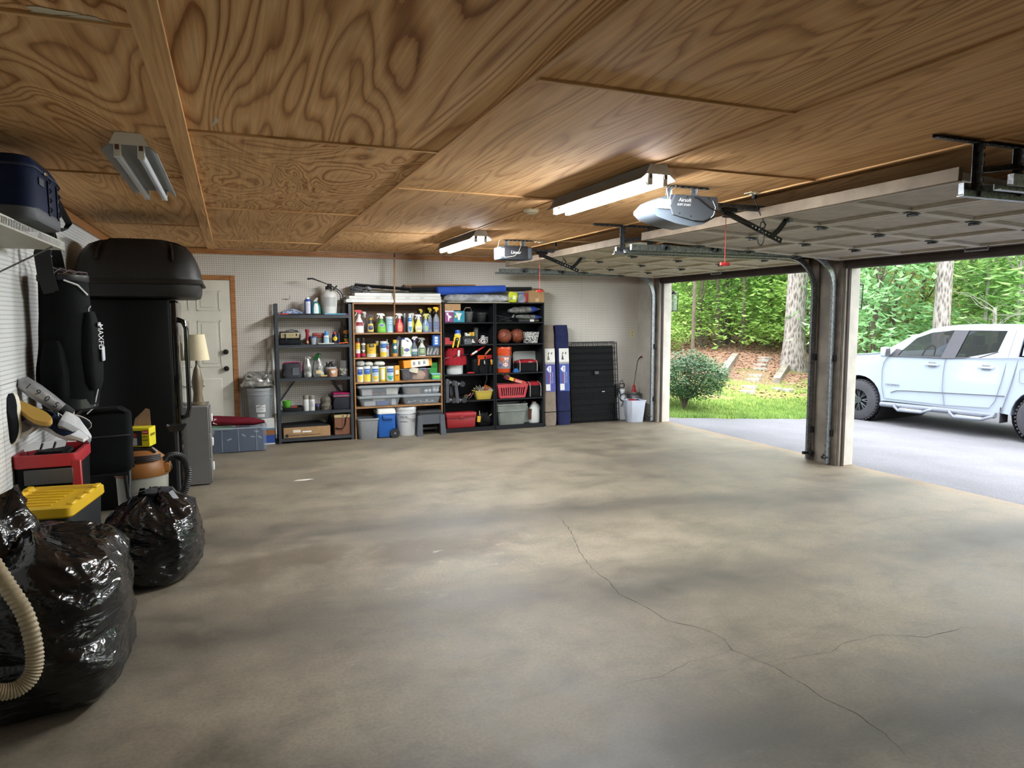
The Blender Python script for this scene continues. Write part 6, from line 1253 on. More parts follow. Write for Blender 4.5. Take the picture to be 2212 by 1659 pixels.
B().box((-w*.44, -.035, h*.42), (.025, .05, h*.5), rot=(0, .05, .6), bev=.003).build('label', C('5a3a2c'), t); B().lathe([(.03, h), (.03, h*1.05), (0, h*1.06)], (-w*.1, 0, -h*.02), 14).build('cap', C('6a2a2c'), t)
# ================================================================== beside the black bookcases, along the back wall
def canopy_bag(x, w, label, col, lab_col):
    H = 1.475; t = thing('canopy_bag', label, 'bag', (x, 9.29, 0), rot=(math.radians(-4.2), 0, 0)); mm = fabric('canopy_'+col, col, .8, .3, 22)
    rings = []
    for k in range(30):
        u = k/29; f = .90+.10*min(1, (1-u)*9, .3+u*9) if k else .9
        rings.append([V((p.x*f*(1+.05*nz((p.x*4, u*9, x))), p.y*f*(1+.06*nz((p.y*4, u*9, x+3))), u*H)) for p in rrect(w, .17, .035, 4)])
    B().skin(rings).build('sleeve', mm, t)
    B().box((0, 0, .20), (w*1.01, .172, .012), bev=.002).build('strap', 'black_nylon', t)
    B().box((0, 0, -.004), (w*.95, .15, .03), bev=.006).build('foot', C('17181a'), t)
    o = w*.04; fw = w*.40
    def fp(z0, z1, cc, x0=-1, x1=1, y=-.0885, nm='label'): return B().box((o+fw*(x0+x1)/2, y, (z0+z1)/2), (fw*(x1-x0), .003, z1-z0)).build(nm, cc, t)
    fp(.90, 1.13, C('dcdad4')); fp(.50, .93, lab_col); fp(.515, .61, C('d6d6d2'), -.95, -.05, -.0905)
    B().prism([(0, 0), (fw*.5, .0), (fw*.25, .09)], (o-fw*.55, -.091, .965), (1, 0, 0), (0, 0, 1), (0, .002, 0)).build('canopy_picture', C('6a5a48') if col[0] > '5' else C('23263a'), t)
    for xx, zz in ((-.25, 1.06), (.35, 1.06)): B().box((o+fw*xx, -.091, zz), (.016, .002, .035), rot=(0, .5, 0)).build('part_picture', C('5a5048'), t)
    B().prism([(-.045, -.03), (.045, -.03), (.045, .01), (0, .045), (-.045, .01)], (o-fw*.2, -.0905, .83), (0, 0, 1), (-1, 0, 0), (0, -.001, 0)).build('house_logo', C('e6e8ee'), t)
    for s, xx, zz, sz, wd, cc in (('EMBS', -.12, .83, .05, .075, '1f2c6e'), ('CANOPY', -.28, .70, .055, .15, 'a8343c'), ('10X10 SLANT', .02, .70, .045, .17, 'e6e8ee'), ('INSTANT SHELTER', .45, .70, .03, .16, 'c9cfe0')):
        me = text_mesh(s, sz, wd); ob = obj('lettering', me, C(cc), t, (o+fw*xx, -.0925, zz)); ob.rotation_euler = (0, math.radians(-90), 0)
    return t
canopy_bag(4.305, .20, 'beige canopy bag with printed blue label leaning on the wall', '83776a', C('3a3f8c'))
canopy_bag(4.535, .20, 'navy canopy bag with printed blue label leaning on the wall', '262a4c', C('2a4496'))
# folded wire dog crate
t = thing('dog_crate', 'folded black wire dog crate leaning on the pegboard wall', 'dog crate', (5.085, 9.31, 0), rot=(math.radians(-5.5), 0, 0)); mat('crate_black', '08090b', .45, var=.05, spec=.2)
W_, H_ = .80, 1.21
def grid(y, x0, x1, z0, z1, nx, nz_, nm):
    b = B()
    for i in range(nx+1): xx = x0+(x1-x0)*i/nx; b.cyl((xx, y, z0), (xx, y, z1), .0022 if 0 < i < nx else .004, seg=5)
    for j in range(nz_+1): zz = z0+(z1-z0)*j/nz_; b.cyl((x0, y-.004, zz), (x1, y-.004, zz), .003 if 0 < j < nz_ else .004, seg=5)
    b.build(nm, 'crate_black', t)['kind'] = 'stuff'
grid(-.045, -W_/2, W_/2, .01, H_-.02, 24, 9, 'wire_panel'); grid(-.022, -W_/2+.04, W_/2+.02, .02, H_, 24, 14, 'wire_panel'); grid(.045, -W_/2-.01, W_/2+.01, .01, H_+.01, 20, 12, 'wire_panel')
B().box((-.01, .012, H_*.49), (W_*.94, .02, H_*.94), bev=.006).build('floor_tray', C('08090b', .5, spec=.15), t)
B().box((.04, -.05, H_*.62), (.07, .006, .045), bev=.002).build('name_plate', C('2c2d30'), t); B().box((.14, -.052, .46), (.045, .004, .012)).build('latch', 'galvanised', t)
for s in (-1, 1): B().tube([(s*W_*.5, -.05, .03), (s*W_*.51, -.0, .03), (s*W_*.51, .05, .03)], .004).build('side_wire', 'crate_black', t)
# white pump sprayer
p = cp('P', 330, 1500, 9.32); t = place('pump_sprayer', 'white pump sprayer with coiled black hose behind the white bin', 'sprayer', 5.60, 9.40, 0)
B().lathe([(.085, 0), (.095, .01), (.095, .30), (.08, .36), (.05, .40), (.045, .44)], seg=24).build('tank', C('c6c9cc', .4), t)
B().lathe([(.055, .44), (.055, .47), (.03, .48)], seg=16).build('collar', C('d6d8d8'), t); B().tube([(-.035, 0, .48), (-.035, 0, .56), (.045, 0, .56), (.05, 0, .53), (.045, 0, .50), (-.035, 0, .50)], .010, 8).build('pump_handle', C('17181a'), t); B().tube([(-.03, 0, .555), (-.02, 0, .60), (.01, 0, .615), (.03, 0, .58)], .005, 6).build('hose_loop', C('17181a'), t)
pts = [(-.07, -.02, .50)] + [(.0+.085*math.cos(a), -.098, .355+.062*math.sin(a)) for a in [2.6+2*PI*k/14*1.0 for k in range(17)]]; B().tube(pts, .010, 8).build('hose', C('17181a'), t)
B().tube([(.05, -.105, .45), (.0, -.105, .33), (-.06, -.10, .22)], .006, 6).build('wand', C('17181a'), t); B().box((-.085, .02, .45), (.05, .06, .22), bev=.02, seg=2).build('black_bracket', C('17181a'), t)
t = thing('white_pole', 'thin white plastic pole leaning beside the steel rack', 'pole', (.482, 9.30, 0), rot=(math.radians(-7), 0, 0)); B().cyl((0, 0, .012), (0, 0, 1.22), .011, seg=12).build('pipe', C('c9cac8'), t); B().cyl((0, 0, 0), (0, 0, .06), .013, seg=12).build('end_cap', C('1c1d20'), t)
# white open bin
t = thing('white_bin', 'open white plastic waste bin in the corner by the door jamb', 'bin', (5.665, 9.14, 0), math.radians(-8)); w, d, h = .29, .26, .335
def oct_ring(k, z): c = .06; return [V((x*k, y*k, z)) for x, y in ((-w/2+c, -d/2), (w/2-.01, -d/2), (w/2, -d/2+.01), (w/2, d/2-c), (w/2-c, d/2), (-w/2+c, d/2), (-w/2, d/2-c), (-w/2, -d/2+c))]
B().skin([oct_ring(.74, 0), oct_ring(.76, .004), oct_ring(.98, h-.014), oct_ring(1.04, h-.013), oct_ring(1.04, h), oct_ring(.96, h), oct_ring(.72, .01)]).build('bin', C('c6cede', .4), t)
blob(.14, .12, .05, 121, .2, 3).build('red_cloth', C('8e2028', .9), t).location = (-.03, 0, h-.035); blob(.10, .09, .035, 122, .2, 3).build('navy_cloth', C('23284a', .9), t).location = (.05, 0, h-.03)
# grey round tank with a red sprayer standing in a dish
t = place('grey_crock', 'round grey crock behind the white bin', 'crock', 5.83, 9.385, 0); B().lathe([(.08, 0), (.105, .02), (.115, .16), (.10, .32), (.075, .37), (.085, .39), (.07, .39), (.06, .34)], seg=24).build('crock', C('7c7f80', .5), t)
t = place('red_sprayer', 'red trigger sprayer with long black wand in a white dish on the grey crock', 'sprayer', 5.80, 9.36, .392)
B().lathe([(.04, 0), (.05, .004), (.09, .042), (.084, .042), (.045, .010)], seg=24).build('dish', C('b4b0aa'), t); B().skin([rrect(.085, .05, .015, 3, .012), rrect(.08, .045, .015, 3, .05), rrect(.045, .04, .012, 3, .08), rrect(.045, .035, .01, 3, .12), rrect(.025, .025, .008, 3, .15)]).build('handle', C('a8202c', .4), t)
B().tube([(.0, 0, .14), (.035, .01, .34), (.075, .02, .52), (.09, .0, .56), (.115, -.01, .58)], [.005, .005, .006, .010, .013], 8).build('wand', C('17181a'), t); B().cyl((.112, -.01, .578), (.128, -.012, .588), .015, .013).build('nozzle', C('7c1d24'), t)
# garden tap on a thin stand pipe
t = place('garden_tap', 'small brass tap on a thin pipe beside the door jamb', 'tap', 5.86, 9.22, 0); mat('brass_worn', '9a8a62', .35, metal=.8, var=.2)
B().cyl((0, 0, 0), (0, 0, .14), .009).build('pipe', 'brass_worn', t); B().tube([(.0, 0, .13), (-.02, -.03, .135), (-.03, -.05, .11)], .010, 8).cyl((-.01, -.015, .135), (-.01, -.015, .16), .007).build('spout', 'brass_worn', t); B().box((-.01, -.015, .165), (.05, .012, .008), bev=.003).build('lever', 'chrome', t)
# switch plate and hook on the pegboard
p = cp('R', 1265, 585, BW); t = place('wall_outlet', 'cream outlet plate on the pegboard near the corner', 'outlet', p.x, BW-.002, p.z); B().box((0, -.003, 0), (.075, .008, .115), bev=.003).build('plate', C('cfc49a'), t)
for zz in (-.025, .025): B().box((0, -.008, zz), (.03, .004, .03), bev=.004).build('socket', C('b0a47c'), t)
p = cp('D', 835, 325, BW); t = place('peg_hook', 'thin wire hook on the pegboard above the steel rack', 'hook', p.x, BW-.002, p.z); B().tube([(-.07, -.004, 0), (0, -.004, 0), (.02, -.03, 0), (.02, -.06, .01), (.022, -.065, .05)], .0025, 6).build('wire', 'galvanised_dark', t)
# pole standing on the bookcase shelf, leaning on the ceiling trim
t = thing('broom_pole', 'thin wooden pole standing before the wooden bookcase with black tip', 'pole', (2.006, 9.192, WZ[0]+.001)); tp = V((.0, -.085, 1.03))
B().tube([V((0, 0, .10)), tp*.95], .0105, 10).build('shaft', C('8e6a48', .5), t); B().tube([V((0, 0, 0)), V((0, -.008, .10))], .011, 10).build('grip', C('1d1a18'), t); B().tube([tp*.95, tp], [.012, .008], 10).build('tip', C('17181a'), t)

# ================================================================== between the door and the steel rack
t = place('stacked_carton', 'printed carton standing under the grey bucket', 'box', .315, 9.36, 0); B().box((0, 0, .165), (.29, .28, .33), bev=.003).build('body', C('d0cfcc'), t)
for z0, z1, cc in ((.02, .12, '2c4a8c'), (.12, .19, '8a5a34'), (.19, .21, '4a7c9c')): B().box((0, 0, (z0+z1)/2), (.293, .283, z1-z0)).build('print_band', C(cc), t)
r_, h = .155, .385; t = place('grey_bucket', 'grey plastic bucket with white stickers standing on a carton', 'bucket', .305, 9.345, .332)
B().lathe([(r_*.84, 0), (r_*.86, .006), (r_*.95, h*.76), (r_*1.0, h*.77), (r_*1.0, h*.80), (r_*.96, h*.805), (r_*.97, h*.90), (r_, h*.91), (r_, h*.985), (r_*.93, h), (r_*.83, .01)], seg=28).build('pail', C('8a8d90', .4), t)
bd = Body([(0, .86), (1, .97)], h, 2*r_, 2*r_); bd.patch(.22, .46, .40, .0015).build('sticker', C('c9cac8'), t); bd.patch(.06, .16, .32, .0015).build('sticker', C('bfc0be'), t); bd.text('CAUTION', .02, .38, .09, t, C('3a3a3a'), off=.003); bd.text('5 GAL', .02, .30, .07, t, C('3a3a3a'), off=.003)
B().tube([(r_*.98, -.05, h*.75), (r_*.8, -r_*.7, h*.68), (r_*.2, -r_*1.02, h*.48), (-r_*.5, -r_*.9, h*.34), (-r_*.98, -.03, h*.40)], .003, 6).build('bail_wire', 'galvanised', t)
t = place('foil_sack', 'crumpled silver sack lying on the grey bucket', 'bag', .285, 9.345, .718); blob(.40, .26, .20, 131, .20, 4, 40, 14, 2.6, [(0, .75), (.1, 1), (.35, .85), (.55, .72), (.8, .80), (1, .5)]).build('sack', 'silver_foil', t)
for s in (-1, 1): B().tube([(s*.04, -.09, .14), (s*.10, -.115, .17), (s*.15, -.10, .15), (s*.12, -.10, .12), (s*.06, -.1, .12)], .012, 6).build('handle_loop', 'silver_foil', t)
# clear bin with a maroon bag on it
t = place('clear_tote', 'large clear plastic tote in front of the door', 'storage box', .03, 9.0, 0); w, d, h = .62, .40, .30
B().skin([rrect(w*.95, d*.95, .03, 4, 0), rrect(w, d, .035, 4, .01), rrect(w*1.02, d*1.02, .035, 4, h), rrect(w*1.01, d*1.01, .035, 4, h), rrect(w*.99, d*.99, .03, 4, .012)]).build('tub', CL('8793a8', .22), t)
B().skin([rrect(w*1.03, d*1.03, .035, 4, h-.02), rrect(w*1.05, d*1.05, .04, 4, h-.012), rrect(w*1.05, d*1.05, .04, 4, h), rrect(w*1.0, d*1.0, .035, 4, h), rrect(w*1.0, d*1.0, .035, 4, h-.02)], loop=True).build('rim', CL('a9b4c4', .6), t)
blob(w*.92, d*.9, h*.80, 135, .06, 3, prof=[(0, 1), (.8, .98), (1, .9)], p=5).build('dark_contents', C('151a28', .8), t).location = (0, 0, .013); B().box((-w*.28, -.02, h*.95), (w*.38, d*.8, .02), rot=(0, .08, 0), bev=.004).build('green_folder', C('6c9a80'), t)
for dx, dz in ((-.1, .16), (.06, .2), (.16, .18), (.24, .17), (.2, .24)): B().box((dx, -d*.46, dz), (.05, .004, .014), rot=(0, rnd.uniform(-.5, .8), 0)).build('paper_strip', C('b9bcc0'), t)
for dx in (-.18, .0, .2): B().box((dx, -d*.505, h*.5), (.006, .006, h*.9)).build('rib', CL('a9b4c4', .6), t)
a = V((-.26, 8.95, .375)); b = V((.335, 8.95, .335)); t = thing('maroon_bag', 'rolled maroon fabric bag lying on the clear tote', 'bag', tuple((a+b)/2)); R = []
for k in range(18):
    u = k/17; p = a.lerp(b, u)-(a+b)/2; f = min(1, .9+u, .35+(1-u)*3)*(1.1-.35*u); R.append([p+V((0, .085*f*math.cos(q), .055*f*math.sin(q)*(1+.10*math.sin(5*q+u*3)))) for q in [2*PI*i/24 for i in range(24)]])
B().skin(R).build('sleeve', fabric('maroon_nylon', '5e1420', .7, .3, 30), t); B().box((-.25, -.075, .02), (.05, .012, .06), rot=(0, .3, .2)).build('care_tag', C('c9c4b8'), t)
# filing cabinet with a lamp on it
t = place('filing_cabinet', 'grey filing cabinet beyond the black fridge', 'cabinet', -.50, 7.40, 0); w, d, h = .53, .44, .755
B().box((0, 0, h/2+.005), (w, d, h-.01), bev=.003).build('body', C('6e6c69', .5), t)
for k in range(3):
    dw = B().box((w/2+.006, 0, .13+k*.24), (.012, d-.02, .225), bev=.003).build('drawer', C('6a6865', .5), t); B().box((w/2+.022, -.05, .15+k*.24), (.022, .12, .07), bev=.006).build('handle', C('d3d3cf'), dw)
t = place('table_lamp', 'table lamp with cream shade on the filing cabinet', 'lamp', -.325, 7.38, .756)
B().lathe([(.07, 0), (.07, .012), (.05, .03), (.04, .12), (.055, .22), (.03, .34), (.012, .38), (.010, .46)], seg=20).build('base', C('6a5c48', .4), t)
B().lathe([(.118, .432), (.082, .680), (.080, .680), (.116, .432)], seg=28, cap0=False, cap1=False).build('shade', C('cfc2a2', .9), t)
# ================================================================== left side: fridge and roof box
mat('fridge_black', '060708', .42, var=.05, spec=.2); mat('fridge_gloss', '050607', .12, var=0, coat=.5)
t = place('fridge', 'tall black refrigerator standing against the left wall', 'refrigerator', -.79, 6.80, 0)
B().box((-.04, 0, .885), (.70, .62, 1.73), bev=.008, seg=2).build('cabinet', 'fridge_black', t)
B().box((.342, 0, .35), (.05, .61, .55), bev=.012, seg=2).build('freezer_drawer', 'fridge_gloss', t); B().box((.342, 0, 1.19), (.05, .61, 1.10), bev=.012, seg=2).build('fridge_door', 'fridge_gloss', t)
B().box((.312, 0, .885), (.012, .60, 1.72)).build('door_gasket', C('26282a'), t)
B().box((.30, 0, .035), (.05, .58, .06), bev=.005).build('kick_grille', C('17181a'), t)
for z0, z1 in ((.74, 1.58),): B().tube([(.362, -.26, z1), (.415, -.26, z1-.02), (.432, -.26, z1-.08), (.432, -.26, z0+.08), (.415, -.26, z0+.02), (.362, -.26, z0)], [.022, .022, .018, .018, .022, .022], 12).build('door_handle', 'fridge_gloss', t)
for dx in (-.3, .22): B().cyl((dx, -.22, 0), (dx, -.22, .03), .02).build('foot', C('17181a'), t)
mat('roof_box_plastic', '1c1a18', .5, spec=.3, var=.10, vscale=30, bump=.12, bscale=220)
t = place('roof_box', 'dark brown plastic car roof box lying on the black fridge', 'roof box', -.695, 6.88, 1.757)
W_, L_ = .95, 1.10
def box_ring(kx, ky, z, n=8, dent=0.): return [V((p.x, p.y, z)) for p in rrect(W_*kx, L_*ky, .22*min(kx, ky), n)]
B().skin([box_ring(.86, .86, 0), box_ring(.93, .93, .012), box_ring(.955, .955, .05), box_ring(.97, .97, .135)]).build('base', 'roof_box_plastic', t)
B().skin([box_ring(.985, .985, .120), box_ring(1.02, 1.02, .112), box_ring(1.03, 1.03, .118), box_ring(1.0, 1.0, .150), box_ring(.985, .985, .152), box_ring(.985, .985, .172)]).build('rim', 'roof_box_plastic', t)
rings = []
for kx, ky, z in ((.985, .985, .150), (.97, .97, .19), (.95, .95, .25), (.91, .91, .32), (.85, .84, .385), (.76, .76, .435), (.62, .64, .468), (.40, .45, .482), (.1, .1, .485)):
    ring = []
    for p in rrect(W_*kx, L_*ky, .24*min(kx, ky), 14):
        z_ = z
        if z > .3:                               # raised centre panel with two grooves
            ax = abs(p.x)/W_; z_ += (.012 if ax < .22 else (-.022 if ax < .30 else .0))
        ring.append(V((p.x, p.y, z_)))
    rings.append(ring)
B().skin(rings).build('lid', 'roof_box_plastic', t, angle=50)
for s in (-1, 1): B().tube([(s*.27, -L_*.47, .30), (s*.265, -L_*.42, .38), (s*.25, -L_*.33, .44), (s*.24, -.1, .475)], .010, 8).build('lid_rib', 'roof_box_plastic', t)

# ------------------------------------------------------------------ wire shelf with the navy cooler bag
t = place('wire_shelf', 'white wire shelf on the left wall carrying a navy cooler bag', 'shelf', 0, 0, 0); SZ = 1.998; mat('wire_white', 'd9d8d2', .4, var=.03)
b = B(); yy = 3.0; b.box((-1.045, 3.95, SZ), (.29, 1.90, .004)); b.build('deck', C('a9a699', .6), t)
b = B()
for k in range(75): b.cyl((-.905, 3.02+k*.0254, SZ-.002), (-.905, 3.02+k*.0254, SZ+.040), .0022, seg=5)
lw_ = b.build('lip_wire', 'wire_white', t); lw_['kind'] = 'stuff'
for zz in (SZ-.002, SZ+.040): B().cyl((-.905, 3.0, zz), (-.905, 4.90, zz), .004, seg=6).build('lip_rod', 'wire_white', t)
B().cyl((-1.195, 4.90, SZ), (-.905, 4.90, SZ), .004, seg=6).build('end_rod', 'wire_white', t)
for yy in (3.25, 4.62): B().cyl((-.91, yy, SZ-.01), (-1.192, yy, SZ-.17), .005, seg=6).build('brace', 'galvanised', t)
fabric('navy_nylon', '18213c', .65, .2, 80)
t = thing('cooler_bag', 'navy soft cooler bag with grey base and shoulder strap on the wire shelf', 'bag', (-.985, 4.13, SZ+.046), 0)
w, d, h = .34, .58, .305
B().skin([rrect(w*.98, d*.98, .06, 6, .04), rrect(w, d, .07, 6, .08), rrect(w*.99, d*.98, .07, 6, h*.7), rrect(w*.96, d*.95, .07, 6, h*.86), rrect(w*.84, d*.88, .07, 6, h*.97), rrect(w*.6, d*.7, .06, 6, h)]).build('body', 'navy_nylon', t)
B().skin([rrect(w*.96, d*.96, .06, 6, 0), rrect(w*1.0, d*1.0, .07, 6, .01), rrect(w*1.005, d*1.005, .07, 6, .055), rrect(w*.99, d*.99, .07, 6, .06)]).build('grey_base', C('4c4f55', .6), t)
B().skin([rrect(w*1.003, d*1.003, .07, 6, h*.79), rrect(w*1.008, d*1.008, .07, 6, h*.80), rrect(w*.985, d*.985, .07, 6, h*.83), rrect(w*.98, d*.98, .07, 6, h*.82)]).build('zip_band', C('2a3350', .6), t)
B().box((w*.5+.003, -d*.10, h*.80), (.012, .06, .02), bev=.004).build('zip_pull', 'chrome', t)
for yy in (-d*.02, d*.30):
    B().box((w*.5+.004, yy, h*.44), (.006, .028, h*.56), bev=.002).build('webbing', C('0f1730', .7), t)
    for k in range(4): B().tube([(w*.5+.007, yy, h*(.22+.15*k)), (w*.5+.016, yy, h*(.26+.15*k)), (w*.5+.007, yy, h*(.30+.15*k))], .005, 6).build('loop', C('0f1730', .7), t)
B().box((w*.5+.003, -d*.26, h*.62), (.004, .09, .035), bev=.001).build('brand_patch', C('3a3c44', .5), t); B().box((w*.22, d*.5+.001, h*.52), (.06, .006, .06), bev=.001).build('side_patch', C('55563f', .5), t)
B().strap([(w*.25, d*.48, h*.90), (w*.30, d*.62, h*.82), (w*.36, d*.95, h*.48), (w*.40, d*1.10, h*.30), (w*.36, d*1.02, h*.16), (w*.24, d*.70, h*.12), (w*.15, d*.5, h*.22)], .035, .004, (1, 0, .5)).build('shoulder_strap', C('17191f', .7), t)
B().box((w*.2, d*.54, h*.18), (.05, .05, .05), bev=.012, seg=2).build('strap_buckle', C('101216'), t); B().tube([(w*.3, d*.45, h*.8), (w*.35, d*.58, h*.6), (w*.32, d*.60, h*.44)], .01, 6).build('grab_handle', C('17191f', .7), t)

# ------------------------------------------------------------------ golf bag hanging from the shelf
fabric('golf_black', '08090b', .75, .25, 50)
t = thing('golf_bag', 'black golf bag with white piping hanging beneath the wire shelf', 'golf bag', (-.995, 5.30, 1.03), rot=(0, 0, 0)); H_ = .80
rings = []
for k in range(20):
    u = k/19; rx = .155+.025*math.exp(-((u-.22)/.2)**2)-.035*max(0, u-.5); ry = .15
    rings.append([V((rx*math.cos(q)*(1+.03*nz((q*2, u*6, 2))), ry*math.sin(q), u*H_)) for q in [2*PI*i/30 for i in range(30)]])
B().skin(rings).build('barrel', 'golf_black', t)
B().lathe([(.15, -.03), (.158, -.02), (.158, .04), (.150, .05)], seg=30).build('base_cup', C('191a1e', .3), t)
B().lathe([(.138, H_-.01), (.145, H_), (.145, H_+.035), (.135, H_+.04), (.12, H_+.04), (.12, H_)], seg=30).build('top_cuff', C('1d1e22', .4), t)
for k in range(4): B().tube([(-.10+.05*k, -.08, H_+.035), (-.06+.05*k, -.02, H_+.09-.01*k), (.0+.04*k, .08, H_+.06), (.06+.02*k, .10, H_+.035)], .004, 6).build('divider_hoop', C('6a5c60'), t)
for nm, r_, a0, z0, z1 in (('side_pocket', .05, -.35, .10, .60), ('side_pocket', .06, 4.35, .02, .42)):
    p = blob(.16, .10, z1-z0, 140+int(a0*10), .05, 2.5, 22, 10, 3, [(0, .7), (.1, .95), (.5, 1), (.85, .8), (1, .5)]).build(nm, 'golf_black', t); p.location = (.15*math.cos(a0), .15*math.sin(a0), z0); p.rotation_euler = (0, 0, a0+PI/2)
B().tube([(.03, -.155, H_+.0), (.10, -.12, H_-.03), (.14, -.06, H_-.09)], .006, 6).build('white_piping', C('c9cacc'), t)
B().tube([(.152, -.045, H_*.80), (.140, -.05, H_*.78), (.140, -.06, H_*.6), (.142, -.06, H_*.40), (.158, -.06, H_*.28), (.168, -.06, H_*.12), (.14, -.06, -.02), (.10, -.08, -.06)], .0042, 6).build('white_piping', C('c9cacc'), t)
B().box((.205, -.03, .33), (.014, .07, .10), bev=.006).build('white_panel', C('c9ccd6'), t); B().box((.192, -.035, .52), (.012, .06, .03), bev=.004).build('white_tab', C('c9ccd6'), t)
me = text_mesh('MAXFLI', .05, .16); ob = obj('lettering', me, C('e2e4e8'), t, (.203, -.075, .44)); ob.rotation_euler = (0, PI/2, .75)
B().strap([(-.04, -.14, H_-.08), (-.06, -.165, H_+.02), (-.075, -.15, H_+.16), (-.05, -.10, H_+.30), (-.04, .0, .955), (-.05, .10, H_+.10), (-.04, .13, H_-.05)], .09, .012, (1, 0, 0)).build('shoulder_strap', C('0e0f12', .7), t)
me = text_mesh('FLI', .06, .085); ob = obj('lettering', me, C('d6d6d8'), t, (-.055, -.142, H_+.185)); ob.rotation_euler = (0, PI/2, 0)
B().cyl((.0, -.13, H_+.03), (.06, -.10, H_+.03), .014).build('buckle', 'chrome', t)

# ================================================================== the heap below
# hamper with red rim holding clubs, shoes on top
t = place('club_hamper', 'black hamper with red plastic rim below the golf bag', 'hamper', -1.035, 4.95, 0); w, d, h = .31, .44, .80
B().skin([rrect(w*.9, d*.9, .03, 4, 0), rrect(w, d, .03, 4, h-.06), rrect(w*.97, d*.97, .03, 4, h-.06), rrect(w*.88, d*.88, .03, 4, .01)]).build('sides', 'black_nylon', t)
B().skin([rrect(w*1.03, d*1.03, .035, 4, h-.075), rrect(w*1.05, d*1.05, .04, 4, h-.07), rrect(w*1.05, d*1.05, .04, 4, h), rrect(w*.93, d*.95, .03, 4, h), rrect(w*.93, d*.95, .03, 4, h-.075)], loop=True).build('red_rim', C('a82630', .45), t)
B().box((w*.5, -d*.49, h-.17), (.05, .03, .26), bev=.005).build('red_corner', C('a82630', .45), t); B().box((w*.05, -d*.515, h-.13), (w*.8, .012, .09), bev=.004).build('grey_panel', C('4a4a4c'), t)
for k in range(3):
    x_ = -.10+.06*k; B().cyl((x_, -.10+.04*k, .05), (x_-.01, -.12+.03*k, h+.02), .006, seg=8).build('club_shaft', 'chrome', t); B().prism([(0, 0), (.075, .01), (.085, .045), (.04, .05), (-.005, .03)], (x_-.02, -.135+.03*k, h+.01), (1, 0, 0), (0, .25, 1), (0, .018, 0)).build('club_head', 'chrome', t)
blob(w*.88, d*.9, h*.98, 144, .06, 3, prof=[(0, 1), (.85, 1), (.95, .92), (1, .6)], p=5).build('dark_contents', 'black_nylon', t).location = (0, 0, .012)
def shoe(label, loc, rot, upper, sole, lace=None, heel=None, L=.28, toe=None, num=None, name='shoe'):
    t = thing(name, label, 'shoe', loc, rot=rot); n = 24
    out = []
    for i in range(n):
        a = 2*PI*i/n; x = math.cos(a)*L/2; wd = .046-.007*math.cos(a*1.0+PI)+(.006*math.cos(a) if True else 0); y = math.sin(a)*(wd if abs(math.sin(a)) > 0 else wd); y *= 1-.18*math.exp(-((x+.02)/.05)**2); out.append((x, y))
    B().skin([[V((x*.97, y*.95, 0)) for x, y in out], [V((x, y, .006)) for x, y in out], [V((x*1.01, y*1.03, .026+.008*(x < 0))) for x, y in out]]).build('sole', sole, t)
    R = []
    for z, k, dx, kx in ((.024, 1.0, 0, .985), (.045, .98, -.002, .96), (.062, .88, -.02, .82), (.080, .74, -.045, .60), (.098, .64, -.070, .40), (.100, .52, -.072, .34), (.06, .45, -.06, .3)): R.append([V((x*kx+dx, y*k, z)) for x, y in out])
    B().skin(R).build('upper', upper, t)
    if toe: B().skin([[V((L*.30+.02*math.cos(a)*0+x, y, z)) for x, y, z in ((0, -.042, .028), (.03, -.036, .05), (.04, 0, .056), (.03, .036, .05), (0, .042, .028))], [V((L*.30+x, y, z)) for x, y, z in ((.11, -.025, .028), (.10, -.02, .045), (.105, 0, .048), (.10, .02, .045), (.11, .025, .028))]]).build('toe_cap', toe, t)
    if lace:
        for k in range(4): B().tube([(.01+.022*k, -.030, .070-.006*k), (.012+.022*k, 0, .082-.006*k), (.01+.022*k, .030, .070-.006*k)], .0035, 5).build('lace', lace, t)
        B().tube([(.0, .02, .085), (-.03, .05, .09), (.02, .07, .06), (.06, .08, .01)], .003, 5).build('lace_end', lace, t)
    if heel: B().box((-L*.49, 0, .062), (.008, .05, .05), bev=.003).build('heel_tab', heel, t)
    return t
def rt(a, b, c): return (math.radians(a), math.radians(b), math.radians(c))
hz = .80
BK, WH, GY = fabric('shoe_black', '131418', .85), fabric('shoe_white', 'c4c4c6', .7), fabric('shoe_grey', '77747a', .8)
shoe('black slip-on shoe with white sole standing on its toe by the wall', tuple(wy(32, 905, 4.80)), rt(0, 80, 248), BK, C('cfc9ba'), L=.30)
shoe('grey shoe turned over showing a tan gum sole', tuple(wy(66, 886, 4.80)), rt(200, 25, -35), fabric('shoe_mauve', '5f5a5c', .85), C('b08a3c', .6), heel=C('9a6a62'), L=.30)
shoe('black and white shoe lying with its white sole turned out', tuple(wy(140, 905, 5.02)), rt(100, 20, 10), BK, C('bdb6a8'), L=.30)
shoe('white and navy sneaker with white laces at the heap front', tuple(wy(118, 930, 4.88)), rt(20, 25, -20), fabric('shoe_navy', '1c2438', .8), WH, lace=C('dcdce0'), toe=C('d2d4d8'), L=.29)
shoe('grey sneaker with pale laces under the tan-soled shoe', tuple(wy(72, 922, 4.92)), rt(10, -20, 70), GY, C('c9c6c0'), lace=C('c4c4c8'), L=.28)
shoe('white running shoe with grey sole hanging over the red rim', tuple(wy(158, 940, 4.86)), rt(0, 35, 60), WH, C('8a8a8e'), lace=C('dcdce0'), L=.27)
p = wy(88, 860, 4.98); q = wy(122, 872, 4.98)
t = thing('headcover', 'silver club headcover printed with black numerals', 'headcover', tuple(wy(92, 855, 4.98)), rot=rt(0, 42, 5)); mat('silver_vinyl', 'a9abae', .3, metal=.5, var=.15, bump=.3)
